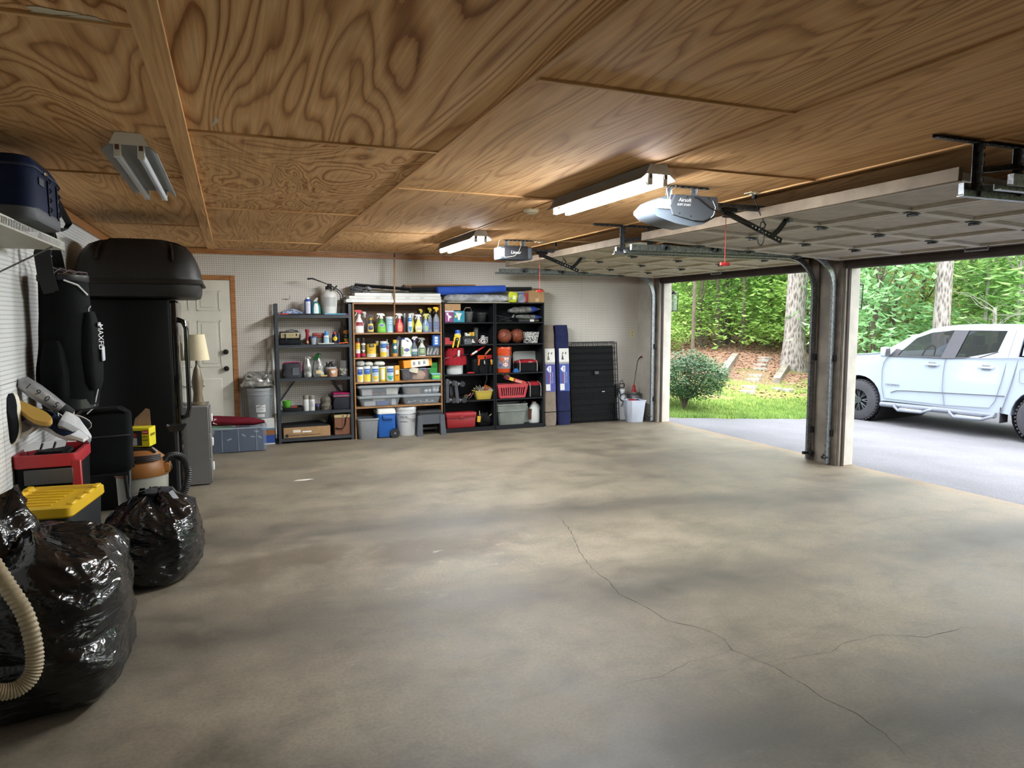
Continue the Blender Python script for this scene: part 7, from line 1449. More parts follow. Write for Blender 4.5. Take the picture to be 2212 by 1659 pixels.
B().skin([[V((x, y*k, z*k)) for y, z in [(.045*math.cos(q), .045*math.sin(q)) for q in [2*PI*i/18 for i in range(18)]]] for x, k in ((-.15, .5), (-.13, .95), (-.05, 1.05), (.05, .95), (.12, .8), (.13, .82))]).build('sleeve', 'silver_vinyl', t); B().skin([[V((x, y*k, z*k)) for y, z in [(.045*math.cos(q), .045*math.sin(q)) for q in [2*PI*i/18 for i in range(18)]]] for x, k in ((.125, .84), (.15, .86), (.19, .78))]).build('cuff', C('17181c', .8), t)
for k, s in enumerate('1905'): lettering(s, .055, t, (-.09+.06*k, -.049, .006), C('1b1c20'))
# black soft bag on a folding stand
t = thing('camp_stool', 'black folding stand under the soft black bag', 'stand', (-.85, 5.52, 0))
for s in (-1, 1):
    for q in (-1, 1): B().tube([(s*.13, q*.13, 0), (s*.13, -q*.13, .525)], .012, 8).build('leg', C('17181b', .5), t)
    B().cyl((-.16, s*.14, .525), (.16, s*.14, .525), .012).build('seat_rail', C('17181b', .5), t)
B().box((0, 0, .533), (.30, .30, .006)).build('sling', 'black_nylon', t)
t = thing('soft_black_bag', 'boxy soft black nylon bag piled beside the shoes', 'bag', (-.845, 5.50, .540), math.radians(10)); fabric('soft_black', '0c0d0f', .7, .3, 26)
R = []
for k in range(12):
    u = k/11; f = min(1, .9+u, .72+(1-u)*3); R.append([V((p.x*f*(1+.05*nz((p.x*8, u*5, 3))), p.y*f, u*.43+.02*p.x*u)) for p in rrect(.335, .26, .05, 6)])
B().skin(R).build('body', 'soft_black', t); B().box((.0, -.133, .25), (.30, .008, .012), bev=.002).build('zip', C('26272a'), t); B().strap([(-.12, -.13, .40), (-.06, -.15, .435), (.08, -.15, .445), (.14, -.12, .41)], .03, .004, (0, 1, .3)).build('handle', 'black_nylon', t)
# shop vacuum
t = place('shop_vacuum', 'grey shop vacuum with orange head and black hose', 'vacuum', -.665, 5.86, 0)
B().lathe([(.15, .05), (.165, .06), (.178, .44), (.172, .445)], seg=32).build('drum', C('9c9a90', .4), t)
B().lathe([(.186, .42), (.192, .43), (.188, .50), (.165, .54), (.12, .58), (.09, .61), (.0, .615)], seg=32).build('head', C('8a5826', .5), t)
B().box((.175, -.06, .475), (.05, .09, .07), bev=.008).build('latch', C('96602a', .5), t); B().box((.198, -.06, .472), (.02, .05, .04), bev=.003).build('latch_grip', C('26272a'), t)
B().tube([(-.10, -.06, .60), (-.08, -.07, .62), (.08, -.07, .62), (.10, -.06, .59)], .016, 8).build('carry_handle', C('1c1d20'), t)
for k in range(4): B().tube([(.185*math.cos(a)*(1.0-.01*k), .185*math.sin(a)*(1-.01*k), .545+.012*k) for a in [-2.6+1.9*j/12 for j in range(13)]], .006, 6).build('power_cord', C('141517'), t)
b = B(); pth = []
hp = [V((.14, -.05, .50)), V((.20, -.06, .55)), V((.275, -.08, .54)), V((.315, -.10, .44)), V((.30, -.12, .32)), V((.25, -.15, .22)), V((.18, -.18, .12))]
def catmull(P, n):
    out = []
    for i in range(len(P)-1):
        p0, p1, p2, p3 = P[max(i-1, 0)], P[i], P[i+1], P[min(i+2, len(P)-1)]
        for k in range(n):
            u = k/n; out.append(.5*((2*p1)+(p2-p0)*u+(2*p0-5*p1+4*p2-p3)*u*u+(-p0+3*p1-3*p2+p3)*u**3))
    return out+[P[-1]]
pp = catmull(hp, 16); B().tube(pp, [.030 if k % 2 else .025 for k in range(len(pp))], 14).build('hose', C('151619', .5), t)
for k in range(4): a = PI/4+k*PI/2; B().lathe([(.03, 0), (.03, .05), (.0, .055)], (.13*math.cos(a), .13*math.sin(a), 0), 12).build('caster', C('1c1d20'), t)
# rubbish bag carton on the vacuum
t = thing('bag_carton', 'open yellow carton with red logo resting on the shop vacuum', 'box', (-.655, 5.84, .640), math.radians(-14)); w, d, h = .155, .13, .14
B().box((0, 0, h/2), (w, d, h), bev=.002).build('body', C('d3c41c', .5), t)
front_patch(t, -w*.46, w*.16, h*.06, h*.86, -d/2, C('2c2b29'), 'dark_panel'); front_patch(t, -w*.42, -w*.06, h*.08, h*.48, -d/2-.0008, C('a9a8a2'), 'grey_panel'); B().cyl((-w*.16, -d/2-.002, h*.62), (-w*.16, -d/2, h*.62), .014).build('red_badge', C('b0282c'), t)
B().box((w*.34, -d/2-.001, h*.78), (.04, .002, .028)).build('logo_panel', C('b8282c'), t)
for s, zz, sz, cc in (('GLAD', .78, .018, 'f0efe8'), ('HEAVY', .54, .024, '1b1b19'), ('DUTY', .36, .024, '1b1b19')): lettering(s, sz, t, (w*.33, -d/2-.0022, h*zz), C(cc), width=.040 if s != 'GLAD' else .034)
me = text_mesh('HEAVY', .03, .09); ob = obj('lettering', me, C('1b1b19'), t, (w/2+.0008, 0, h*.6)); ob.rotation_euler = (0, 0, PI/2)
B().skin([[V((-w/2, d/2, h)), V((w*.3, d/2, h)), V((w*.22, d/2+.02, h+.12)), V((w*.05, d/2+.02, h+.13)), V((-w*.5, d/2+.03, h+.05))], [V((-w/2, d/2+.003, h)), V((w*.3, d/2+.003, h)), V((w*.22, d/2+.023, h+.12)), V((w*.05, d/2+.023, h+.13)), V((-w*.5, d/2+.033, h+.05))]]).build('brown_flap', 'cardboard_dark', t)
# long handled dustpan
t = place('dustpan', 'black long-handled dustpan standing behind the shop vacuum', 'dustpan', -.435, 6.10, 0)
B().cyl((0, 0, .02), (0, 0, .72), .014).build('handle', C('232528', .4), t); B().box((0, 0, .012), (.16, .16, .024), bev=.004).build('foot_pan', C('17181b'), t); B().skin([rrect(.10, .09, .01, 3, .70), rrect(.15, .12, .012, 3, .745), rrect(.14, .11, .012, 3, .745), rrect(.09, .08, .01, 3, .706)]).build('tray', C('1c1d20', .35), t)
# tote with a yellow lid
t = thing('yellow_lid_tote', 'black tote with yellow snap lid behind the large rubbish bag', 'storage box', (-.945, 4.36, 0), math.radians(-8)); w, d, h = .37, .52, .615
B().skin([rrect(w*.84, d*.84, .03, 4, 0), rrect(w*.86, d*.86, .03, 4, .01), rrect(w*.97, d*.97, .03, 4, h-.03)]).build('tub', C('1a1b1e', .5), t)
B().skin([rrect(w*1.0, d*1.0, .03, 4, h-.04), rrect(w*1.04, d*1.04, .03, 4, h-.03), rrect(w*1.03, d*1.03, .03, 4, h+.012), rrect(w*.98, d*.98, .03, 4, h+.020), rrect(w*.86, d*.86, .03, 4, h+.020), rrect(w*.84, d*.84, .03, 4, h+.006)]).build('lid', C('cda514', .45), t)
for s in (-1, 1):
    for k in range(4): B().box((s*w*.46, -d*.36+k*d*.24, h+.020), (.035, d*.15, .022), bev=.006).build('lid_lug', C('d4ac18', .45), t)
for k in range(6): B().box((-w*.1, -d*.30+k*d*.12, h+.008), (w*.55, .012, .008), bev=.002).build('lid_rib', C('cda514', .45), t)
# ------------------------------------------------------------------ rubbish bags
def ridge(p, f, seed): n = abs(nz(p, f, seed)); return max(0., 1-n*3.2)**1.6
def rubbish_bag(t, rx, ry, H, seed, prof, nseg=150, nrow=90, lean=(0, 0), tie=False, box=3.0):
    R = []
    for j in range(nrow+1):
        u = j/nrow; f = fr(prof, u); ring = []
        for i in range(nseg):
            a = 2*PI*i/nseg; c, q = math.cos(a), math.sin(a); e = 2/box
            X, Y = math.copysign(abs(c)**e, c), math.copysign(abs(q)**e, q)
            p = V((X*1.3+u*1.1, Y*1.3, u*2.4+X*.5)); wt = min(1, u*12)
            k = f*(1+.09*nz(p, .9, seed)+wt*(.045*ridge(p, .8, seed+1)+.022*ridge(V((p.x, p.y, p.z*1.8)), 1.3, seed+2)-.030*ridge(V((p.x, p.y, p.z*2.0)), .9, seed+3)+.010*ridge(p, 2.6, seed+5)))
            if tie: k *= 1+.10*math.sin(a*13+seed+3*nz((c, q, u), 1.5, seed))*max(0, u-.45)**1.3
            z = H*u*(1+.12*nz((X*1.2, Y*1.2, seed), 1)*u)+wt*.012*ridge(p, 2.2, seed+7)
            ring.append(V((rx*k*X+lean[0]*u*u, ry*k*Y+lean[1]*u*u, z)))
        R.append(ring)
    return B().skin(R).build('sack', 'bag_black', t, angle=75)
m, tt = newmat('bag_black'); tt.b.inputs['Base Color'].default_value = (*lin('0c0d0f'), 1); tt.b.inputs['Roughness'].default_value = .2; tt.b.inputs['Specular IOR Level'].default_value = .55
def crinkle(sc, rot, st): n_ = tt.noise(tt.coords(st, rot=rot), sc, 3, .6, .4); return tt.math('POWER', tt.math('SUBTRACT', 1., tt.math('ABSOLUTE', tt.math('MULTIPLY', tt.math('SUBTRACT', n_, .5), 3.))), 3.)
hgt = tt.math('ADD', crinkle(3.2, (.5, .4, 0), (1, 1, 2.6)), tt.math('MULTIPLY', crinkle(8, (-.4, .8, .3), (1, 1, 2.0)), .35)); tt.link(tt.bump(hgt, .32, .02), tt.b.inputs['Normal'])
t = place('rubbish_bag', 'large glossy black rubbish bag slumped against the wall', 'rubbish bag', -.80, 3.48, 0)
rubbish_bag(t, .34, .44, .66, 3, [(0, .66), (.02, .80), (.10, .93), (.3, 1.0), (.6, 1.02), (.80, .98), (.90, .86), (.97, .58), (1, .25)], lean=(-.05, .03))
R = []
for j in range(13):
    u = j/12; ring = []
    for i in range(64):
        a = 2*PI*i/64; c, q = math.cos(a), math.sin(a); k = (1-.42*u)*(1+.16*math.sin(a*7+2*u)*u+.10*ridge(V((c, q, u*2)), 1.6, 4)+.10*nz((c*2, q*2, u*3), 1, 6)); ring.append(V((.17*c*k-.15-.04*u, .30*q*k+.0+.06*u, .56+.25*u+.05*math.sin(a*3)*u)))
    R.append(ring)
B().skin(R).build('neck', 'bag_black', t, angle=75)
t = place('rubbish_bag', 'smaller black drawstring rubbish bag tied at the top', 'rubbish bag', -.50, 4.80, 0)
rubbish_bag(t, .275, .38, .50, 9, [(0, .70), (.03, .84), (.12, .96), (.35, 1.02), (.6, .98), (.78, .86), (.90, .60), (.97, .30), (1, .12)], 130, 80, tie=True, box=2.5)
mat('drawstring', '3a3c42', .35, var=.1)
for k, (a, L) in enumerate(((.3, .16), (1.2, .13), (-.5, .17), (2.2, .13), (3.6, .14))):
    d = V((math.cos(a), math.sin(a), 0)); B().strap([V((0, 0, .47))+d*.03, V((0, 0, .53))+d*L*.35, V((0, 0, .52))+d*L*.75, V((0, 0, .44))+d*L*1.1], .035, .003, (-d.y, d.x, .4)).build('drawstring', 'drawstring', t)
B().lathe([(.05, .45), (.035, .48), (.06, .515), (.03, .53), (0, .53)], seg=14).build('knot', 'drawstring', t)
# ------------------------------------------------------------------ white louvred rack with the tan vacuum hose hung over it
t = place('louvred_panel', 'white louvred panel standing by the wall behind the tan hose', 'panel', -.86, 2.72, 0)
for s in (-1, 1): B().box((0, s*.165, .28), (.028, .03, .56), bev=.003).build('stile', C('d0d0cc'), t)
for zz in (.015, .545): B().box((0, 0, zz), (.028, .30, .03), bev=.003).build('rail', C('d0d0cc'), t)
for k in range(11): B().box((0, 0, .06+k*.045), (.006, .30, .040), rot=(0, .6, 0), bev=.001).build('slat', C('c4c4c0'), t)
B().box((-.03, 0, .28), (.01, .30, .52)).build('backing', C('1c1d20'), t)
t = thing('vacuum_hose', 'thick tan corrugated vacuum hose looped beside the large rubbish bag', 'hose', (-.75, 2.85, 0)); mat('hose_tan', '9c8c70', .55, var=.10, vscale=20)
hp = [V((-.10, .02, .90)), V((-.07, .02, .78)), V((-.02, .02, .66)), V((.03, .02, .54)), V((.055, .0, .42)), V((.05, -.02, .34)), V((.01, -.04, .30)), V((-.05, -.06, .31)), V((-.10, -.08, .36)), V((-.16, -.10, .44)), V((-.24, -.12, .52))]
pp = catmull(hp, 14); B().tube(pp, [.030 if k % 2 else .0255 for k in range(len(pp))], 16).build('hose', 'hose_tan', t)
# ================================================================== outside: ground
def edge_y(x): q = max(0, min(x, 20)-6.64); return 9.56+.055*q+.022*q*q
def drive_z(x): return -.02-.0795*max(0, min(x-6.15, 5.2))
def G(x, y):
    s = (y-edge_y(x))*.95
    if x > 15.5: s = max(s, (x-15.5)*.8)
    z = drive_z(x)
    if s > 0: z += .03*min(s, 1)+.185*max(0, min(s-.6, 4.2))+.075*max(0, min(s-4.8, 8))+.15*max(0, s-12.8)+.05*nz((x*.5, y*.5, 0))*min(1, s*.4)
    return z
def gpt(px, py):
    d = ray(px, py); p = V((0, 0, CAM_Z)); t_ = 6.0
    while t_ < 90:
        p = V((0, 0, CAM_Z))+d*t_
        if p.z < G(p.x, p.y): break
        t_ += .04
    return V((p.x, p.y, G(p.x, p.y)))
m, t = newmat('asphalt'); vec = t.coords()
a = t.ramp(t.noise(vec, 130, 3, .8), [(.3, '4c4c52'), (.5, '6d6d73'), (.7, '95959b')]); b_ = t.ramp(t.noise(vec, 1.1, 4), [(.3, .82), (.7, 1.05)])
t.link(t.mix(1.0, a, b_, 'MULTIPLY'), t.b.inputs['Base Color']); t.b.inputs['Roughness'].default_value = .85; t.link(t.bump(t.noise(vec, 150, 2), .6, .01), t.b.inputs['Normal'])
m, t = newmat('woodland_ground'); vec = t.coords(); n1 = t.noise(vec, .8, 5, .7); n2 = t.noise(vec, 22, 4, .75)
litter = t.ramp(n2, [(.3, '5c4234'), (.5, '93705c'), (.68, 'b3917a')]); moss = t.ramp(n2, [(.3, '6a7a34'), (.7, 'a3a85a')])
sp = t.add('SeparateXYZ'); t.link(vec, sp.inputs[0])
hh = t.math('ADD', t.math('MULTIPLY', t.math('SUBTRACT', sp.outputs['Y'], 12.4), .55), t.math('MULTIPLY', t.math('SUBTRACT', n1, .5), 3.6))
t.link(t.mix(t.ramp(hh, [(.2, 0.), (.75, 1.)]), moss, litter), t.b.inputs['Base Color']); t.b.inputs['Roughness'].default_value = .95; t.link(t.bump(n2, .8, .03), t.b.inputs['Normal'])
def terrain(name, xs, ys, zf, m):
    vs = [V((x, y, zf(x, y))) for y in ys for x in xs]; n = len(xs); fs = [(j*n+i, j*n+i+1, (j+1)*n+i+1, (j+1)*n+i) for j in range(len(ys)-1) for i in range(n-1)]
    return struct(B().faces(vs, fs).build(name, m, angle=70))
terrain('woodland_floor', [6.0+.5*i for i in range(110)], [-40+1.0*i for i in range(49)]+[9+.4*i for i in range(120)], lambda x, y: G(x, y)-(.05 if y < edge_y(x) and x < 15.6 else 0), 'woodland_ground')
vs, fs = [], []; xs = [6.15+.35*i for i in range(28)]
for i, x in enumerate(xs): vs += [V((x, -30, drive_z(x))), V((x, 2, drive_z(x)+.002)), V((x, edge_y(x)+.06*math.sin(x*7), drive_z(x)+.006))]
for i in range(len(xs)-1):
    for k in range(2): a = i*3+k; fs.append((a, a+3, a+4, a+1))
drv = struct(B().faces(vs, fs).build('driveway', 'asphalt', angle=70))
# grass, leaf litter (uncountable)
m, t = newmat('grass_blade'); t.link(t.ramp(t.noise(t.coords(), 2.5, 3), [(.3, '5c8034'), (.7, '8aa652')]), t.b.inputs['Base Color']); t.b.inputs['Roughness'].default_value = .7
m, t = newmat('leaf_litter'); t.link(t.ramp(t.noise(t.coords(), 9, 3, .8), [(.3, '6a4a3a'), (.5, '98705a'), (.7, 'c0a48e')]), t.b.inputs['Base Color']); t.b.inputs['Roughness'].default_value = .9
def scatter(name, n, fn, m, label, cat, seed):
    r = random.Random(seed); vs, fs = [], []
    while len(fs) < n:
        q = fn(r)
        if q is None: continue
        k = len(vs); vs += q; fs.append(tuple(range(k, k+len(q))))
    me = bpy.data.meshes.new(name); me.from_pydata([tuple(v) for v in vs], [], fs); me.update(); o = obj(name, me, m); tag(o, label, cat); o['kind'] = 'stuff'; return o
def blade(r):
    x = r.uniform(6.4, 15.5); s = abs(r.gauss(0, 1.0)) if r.random() < .8 else r.uniform(0, 4); y = edge_y(x)+s*1.05
    if s > 1.5 and nz((x*.8, y*.8, 7)) < .0: return None
    z = G(x, y); a = r.uniform(0, 6.3); h = r.uniform(.03, .075); d = V((math.cos(a)*.006, math.sin(a)*.006, 0)); p = V((x, y, z)); return [p-d, p+d, p+V((r.uniform(-.03, .03), r.uniform(-.03, .03), h))]
scatter('grass', 42000, blade, 'grass_blade', 'short bright green grass along the driveway edge', 'grass', 1)
def litter_leaf(r):
    x = r.uniform(6.2, 24); s = r.uniform(1.6, 13); y = edge_y(x)+s
    if s < 4 and nz((x*.8, y*.8, 7)) > .1: return None
    p = V((x, y, G(x, y)+.012)); a = r.uniform(0, 6.3); L = r.uniform(.03, .06); u = V((math.cos(a), math.sin(a), r.uniform(-.3, .5)))*L; w = V((-math.sin(a), math.cos(a), r.uniform(-.4, .4)))*L*.6; return [p-u, p-w, p+u, p+w]
scatter('leaf_litter', 16000, litter_leaf, 'leaf_litter', 'brown leaf litter covering the wooded bank', 'leaves', 2)
# timbers and stepping stones on the bank
mat('timber_grey', '8e877c', .9, var=.2, vscale=6, bump=.5, bscale=30); mat('step_stone', 'a9a49a', .9, var=.15, vscale=8, bump=.4)
for a, b_, lb in (((1553, 822), (1588, 773), 'weathered landscape timber beside the shrub end of the stone path'), ((1677, 828), (1706, 784), 'weathered landscape timber beside the door post end of the stone path')):
    p, q = gpt(*a), gpt(*b_); d = q-p; t = thing('landscape_timber', lb, 'timber', tuple((p+q)/2)); u = d.normalized(); w = V((u.y, -u.x, 0)).normalized()*.085; n = V((0, 0, .13)); o = (p+q)/2
    B().skin([[e-o-w-V((0, 0, .03)), e-o+w-V((0, 0, .03)), e-o+w+n, e-o-w+n] for e in (p, q)]).build('beam', 'timber_grey', t)
for k, (px, py, w) in enumerate(((1650, 775, .42), (1648, 781, .40), (1642, 790, .40), (1640, 799, .42), (1632, 813, .36), (1627, 822, .42), (1618, 838, .44), (1612, 848, .38), (1700, 845, .35), (1678, 842, .25))):
    p = gpt(px, py); r = random.Random(k); pts = [(w/2*math.cos(2*PI*i/9)*r.uniform(.85, 1.1), .15*math.sin(2*PI*i/9)*r.uniform(.8, 1.15)) for i in range(9)]
    o = B().prism(pts, (0, 0, -.03), (1, 0, 0), (0, 1, 0), (0, 0, .075)).build('stepping_stone', 'step_stone'); o.location = p; tag(o, 'flat pale stepping stone set in the path between the two timbers' if k < 8 else ('stray flat stone lying by the door post end timber' if k == 8 else 'small stray stone between path and door post end timber'), 'stone', 'stepping stones on the bank' if k < 8 else None)
# lantern lamps on the outer wall
for X, Y, Z, lb in ((6.24, 9.02, 1.80, 'black wall lantern outside the far door jamb'), (6.24, 5.66, 1.79, 'black wall lantern outside the middle pier')):
    t = thing('wall_lantern', lb, 'lantern', (X, Y, Z))
    B().box((-.06, 0, .10), (.03, .05, .10), bev=.004).tube([(-.06, 0, .14), (.0, 0, .20), (.03, 0, .15)], .006, 6).build('bracket', 'black_steel', t)
    B().box((.03, 0, .14), (.10, .10, .012), bev=.003).lathe([(.055, .146), (.02, .18), (0, .19)], (.03, 0, 0), 12).build('roof_cap', 'black_steel', t); B().box((.03, 0, -.12), (.09, .09, .012), bev=.003).build('base', 'black_steel', t)
    for sx in (-1, 1):
        for sy in (-1, 1): B().cyl((.03+sx*.04, sy*.04, -.12), (.03+sx*.045, sy*.045, .14), .005, seg=6).build('bar', 'black_steel', t)
    B().box((.03, 0, .01), (.075, .075, .24)).build('glass', CL('b9c4c4', .3, .1), t)

# ================================================================== trees
def leafmat(name, c0, c1, tr=.35, rough=.5):
    m, t = newmat(name); oi = t.add('ObjectInfo'); f = t.noise(t.coords(), 1.6, 3); f2 = t.math('ADD', t.math('MULTIPLY', f, .7), t.math('MULTIPLY', oi.outputs['Random'], .3))
    c = t.ramp(f2, [(.3, c0), (.7, c1)]); t.link(c, t.b.inputs['Base Color']); t.b.inputs['Roughness'].default_value = rough
    tl = t.add('BsdfTranslucent'); t.link(c, tl.inputs[0]); mx = t.add('MixShader'); mx.inputs[0].default_value = tr; t.link(t.b.outputs[0], mx.inputs[1]); t.link(tl.outputs[0], mx.inputs[2]); t.link(mx.outputs[0], t.n['Material Output'].inputs[0])
leafmat('leaf_light', '7aa64c', 'b9d87c'); leafmat('leaf_mid', '64964a', '9cc86c'); leafmat('leaf_broad', '6a9c5c', '9cc890', rough=.4); leafmat('leaf_gloss', '66984c', 'b0d080', .25, .3); leafmat('leaf_frond', '7a9448', 'b4c070'); leafmat('leaf_shrub', '2f5232', '6a8f5c', .2, .3)
m, t = newmat('bark'); vo = t.add('TexVoronoi'); vo.inputs['Scale'].default_value = 1.; t.link(t.coords((22, 22, 6)), vo.inputs['Vector']); nb = t.noise(t.coords((12, 12, 3)), 1., 4, .7)
t.link(t.ramp(t.math('ADD', vo.outputs['Distance'], t.math('MULTIPLY', nb, .5)), [(.3, '332e2a'), (.55, '6f6963'), (.9, '96908a')]), t.b.inputs['Base Color']); t.b.inputs['Roughness'].default_value = .95; t.link(t.bump(vo.outputs['Distance'], .8, .03), t.b.inputs['Normal'])
mat('thin_bark', '5e5648', .9, var=.2); mat('twig_pale', 'a9a49c', .9, var=.15)
def leaves_mesh(pts, size, seed, asp=.5, droop=.3):
    r = random.Random(seed); vs, fs = [], []
    for p in pts:
        L = size*r.uniform(.6, 1.25); a = r.uniform(0, 2*PI); u = V((math.cos(a), math.sin(a), r.uniform(-droop-.35, .35))).normalized(); w = u.cross(V((r.uniform(-.5, .5), r.uniform(-.5, .5), 1))).normalized()*L*asp; n = u.cross(w).normalized()*L*.12; k = len(vs); p = V(p)
        vs += [p, p+u*L*.5+w*.5+n, p+u*L, p+u*L*.5-w*.5+n, p+u*L*.5]; fs += [(k, k+1, k+4), (k+1, k+2, k+4), (k+2, k+3, k+4), (k+3, k, k+4)]
    me = bpy.data.meshes.new('foliage'); me.from_pydata([tuple(v) for v in vs], [], fs); me.update(); return me
def tree_proto(seed, H, R, z0, n, size, asp, lm, bm_, trunk_r, clusters=40, droop=.3, flat=.5):
    """trunk, limbs and foliage meshes of one kind of tree"""
    r = random.Random(seed); tb = B(); tp = [V((0, 0, -.3))]; x = y = 0
    for k in range(1, 7): x += r.uniform(-.1, .1); y += r.uniform(-.1, .1); tp.append(V((x, y, H*k/6)))
    tb.tube(tp, [trunk_r*(1-.13*k) for k in range(7)], 8); lb = B(); pts = []
    for c in range(clusters):
        u = r.random(); zz = z0+(H-z0)*u; a = r.uniform(0, 2*PI); rr = R*math.sqrt(r.random())*(1-.45*u); q = V((rr*math.cos(a), rr*math.sin(a), zz)); st = tp[min(6, int(max(0, zz-.6)/H*6))]
        if c % 3 == 0: lb.tube([st, st.lerp(q, .55)+V((0, 0, .1)), q], [trunk_r*.28, trunk_r*.18, .006], 5)
        for k in range(n//clusters):
            pts.append(q+V((r.gauss(0, R*.20), r.gauss(0, R*.20), r.gauss(0, R*.20*flat))))
    return tb.mesh('trunk'), lb.mesh('limbs'), leaves_mesh(pts, size, seed, asp, droop), lm, bm_
def put_tree(pr, name, label, cat, p, rz, sc, group):
    t = thing(name, label, cat, tuple(p), rz, group); t.scale = (sc,)*3
    obj('trunk', pr[0], pr[4], t); obj('limbs', pr[1], pr[4], t); obj('foliage', pr[2], pr[3], t); return t
PT = [tree_proto(1, 6.5, 1.9, .5, 3600, .17, .55, 'leaf_light', 'thin_bark', .07, 60), tree_proto(2, 7.5, 2.1, .9, 3400, .15, .5, 'leaf_mid', 'thin_bark', .09, 55), tree_proto(3, 5.5, 2.0, .3, 3200, .19, .55, 'leaf_light', 'thin_bark', .06, 50, flat=.35), tree_proto(4, 2.2, 1.2, .05, 1500, .13, .5, 'leaf_light', 'thin_bark', .03, 26)]
r = random.Random(5); names = ('slender light green sapling in the woods beyond the bank', 'mid green woodland tree with bare lower trunk', 'spreading light green tree in layered sprays', 'low leafy bush at the woodland edge')
for i in range(110):
    lo, hi = ((1375, 1800), (1800, 2500))[i % 2]; px = r.uniform(lo, hi); dep = 21+24*r.random()**1.2; d = ray(px, 690); p = d*dep; k = r.choice((0, 1, 2, 0, 2, 3)) if dep > 22 else 3
    if dep > 34 and k == 3: k = 2
    put_tree(PT[k], ('woodland_sapling', 'woodland_tree', 'spreading_tree', 'woodland_bush')[k], names[k], 'bush' if k == 3 else 'tree', (p.x, p.y, G(p.x, p.y)-.05), r.uniform(0, 6.3), r.uniform(.8, 1.25), ('woodland saplings', 'woodland trees', 'spreading trees', 'woodland bushes')[k])
# bare thin stems among them
for i, px in enumerate((1497, 1512, 1560, 1604, 1640, 1662, 1690, 1905, 1972, 2095, 2180)):
    d = ray(px, 690); dep = (19.5, 24, 27, 23, 29, 25, 30, 20, 22, 19, 23)[i]; p = d*dep; o = B().tube([(0, 0, -.3), (.05, .02, 2), (-.03, .06, 4), (.08, 0, 7)], [.05+.02*(i % 3), .05, .04, .03], 7).build('thin_tree', 'thin_bark'); o.location = (p.x, p.y, G(p.x, p.y)); tag(o, 'thin bare tree stem rising among the saplings', 'tree', 'thin bare stems')
# the two big pines
for px, dep, rad, lean, lb in ((1716, 19.5, .27, .016, 'thick grey-barked pine trunk at the top of the bank path'), (2030, 15.2, .165, .012, 'thick grey-barked pine trunk behind the white pickup')):
    d = ray(px, 740); p = d*dep; gz = G(p.x, p.y); t = thing('pine_tree', lb, 'tree', (p.x, p.y, gz))
    B().tube([(0, 0, -.4), (0, 0, .15), (.0, 0, .9), (lean*3, 0, 3), (lean*8, 0, 8), (lean*14, 0, 14)], [rad*1.6, rad*1.35, rad*1.05, rad*.95, rad*.8, rad*.5], 20).build('trunk', 'bark', t)
    rr = random.Random(int(px)); pts = [(lean*12+rr.gauss(0, 1.4), rr.gauss(0, 1.4), 12+rr.gauss(0, 1.3)) for _ in range(2500)]; obj('crown', leaves_mesh(pts, .35, 9, .12, .1), 'leaf_mid', t)
# near trees seen above the pickup
bl = tree_proto(21, 5.2, 1.5, 1.0, 1900, .24, .42, 'leaf_broad', 'thin_bark', .07, 46, .5, .4)
for px, dep, sc in ((1882, 16.5, 1.0), (1925, 17.5, .9), (1868, 19, 1.1)):
    p = ray(px, 690)*dep; put_tree(bl, 'broadleaf_tree', 'broad-leaved blue-green tree beside the middle pier lantern', 'tree', (p.x, p.y, G(p.x, p.y)), px, sc, 'broad-leaved trees beside the pier')
fr_ = tree_proto(31, 6., 1.7, .5, 5200, .16, .16, 'leaf_frond', 'thin_bark', .09, 60, .9, .25)
for px, dep, sc in ((1975, 19, 1.0), (1950, 20.5, .9), (2060, 20.5, 1.0)):
    p = ray(px, 690)*dep; put_tree(fr_, 'hemlock', 'feathery drooping evergreen behind the white pickup', 'tree', (p.x, p.y, G(p.x, p.y)), px, sc, 'feathery evergreens')
gl = tree_proto(41, 4.6, 1.6, .6, 1500, .30, .34, 'leaf_gloss', 'twig_pale', .06, 44, .1, .5)
for px, dep, sc in ((2135, 16.5, 1.0), (2190, 15.5, .95), (2090, 18, .9), (2250, 16.5, 1.0)):
    p = ray(px, 690)*dep; put_tree(gl, 'magnolia', 'glossy large-leaved magnolia behind the white pickup', 'tree', (p.x, p.y, G(p.x, p.y)), px, sc, 'large-leaved magnolias')
rr = random.Random(77); p = ray(2150, 690)*15.2; t = thing('bare_branches', 'tangle of pale bare branches before the large-leaved magnolias', 'branches', (p.x, p.y, G(p.x, p.y)))
B().tube([(0, 0, -.1), (.03, 0, 1.2), (0, .02, 2.2)], [.05, .045, .035], 7).build('stem', 'twig_pale', t)
for k in range(20):
    a = rr.uniform(0, 6.3); q = V((0, 0, rr.uniform(1.2, 2.2))); pts = [q]
    for j in range(5): q = q+V((math.cos(a)*.22+rr.uniform(-.1, .1), math.sin(a)*.22+rr.uniform(-.1, .1), rr.uniform(-.02, .22))); pts.append(q)
    B().tube(pts, [.009, .008, .006, .005, .004, .002], 5).build('branch', 'twig_pale', t)
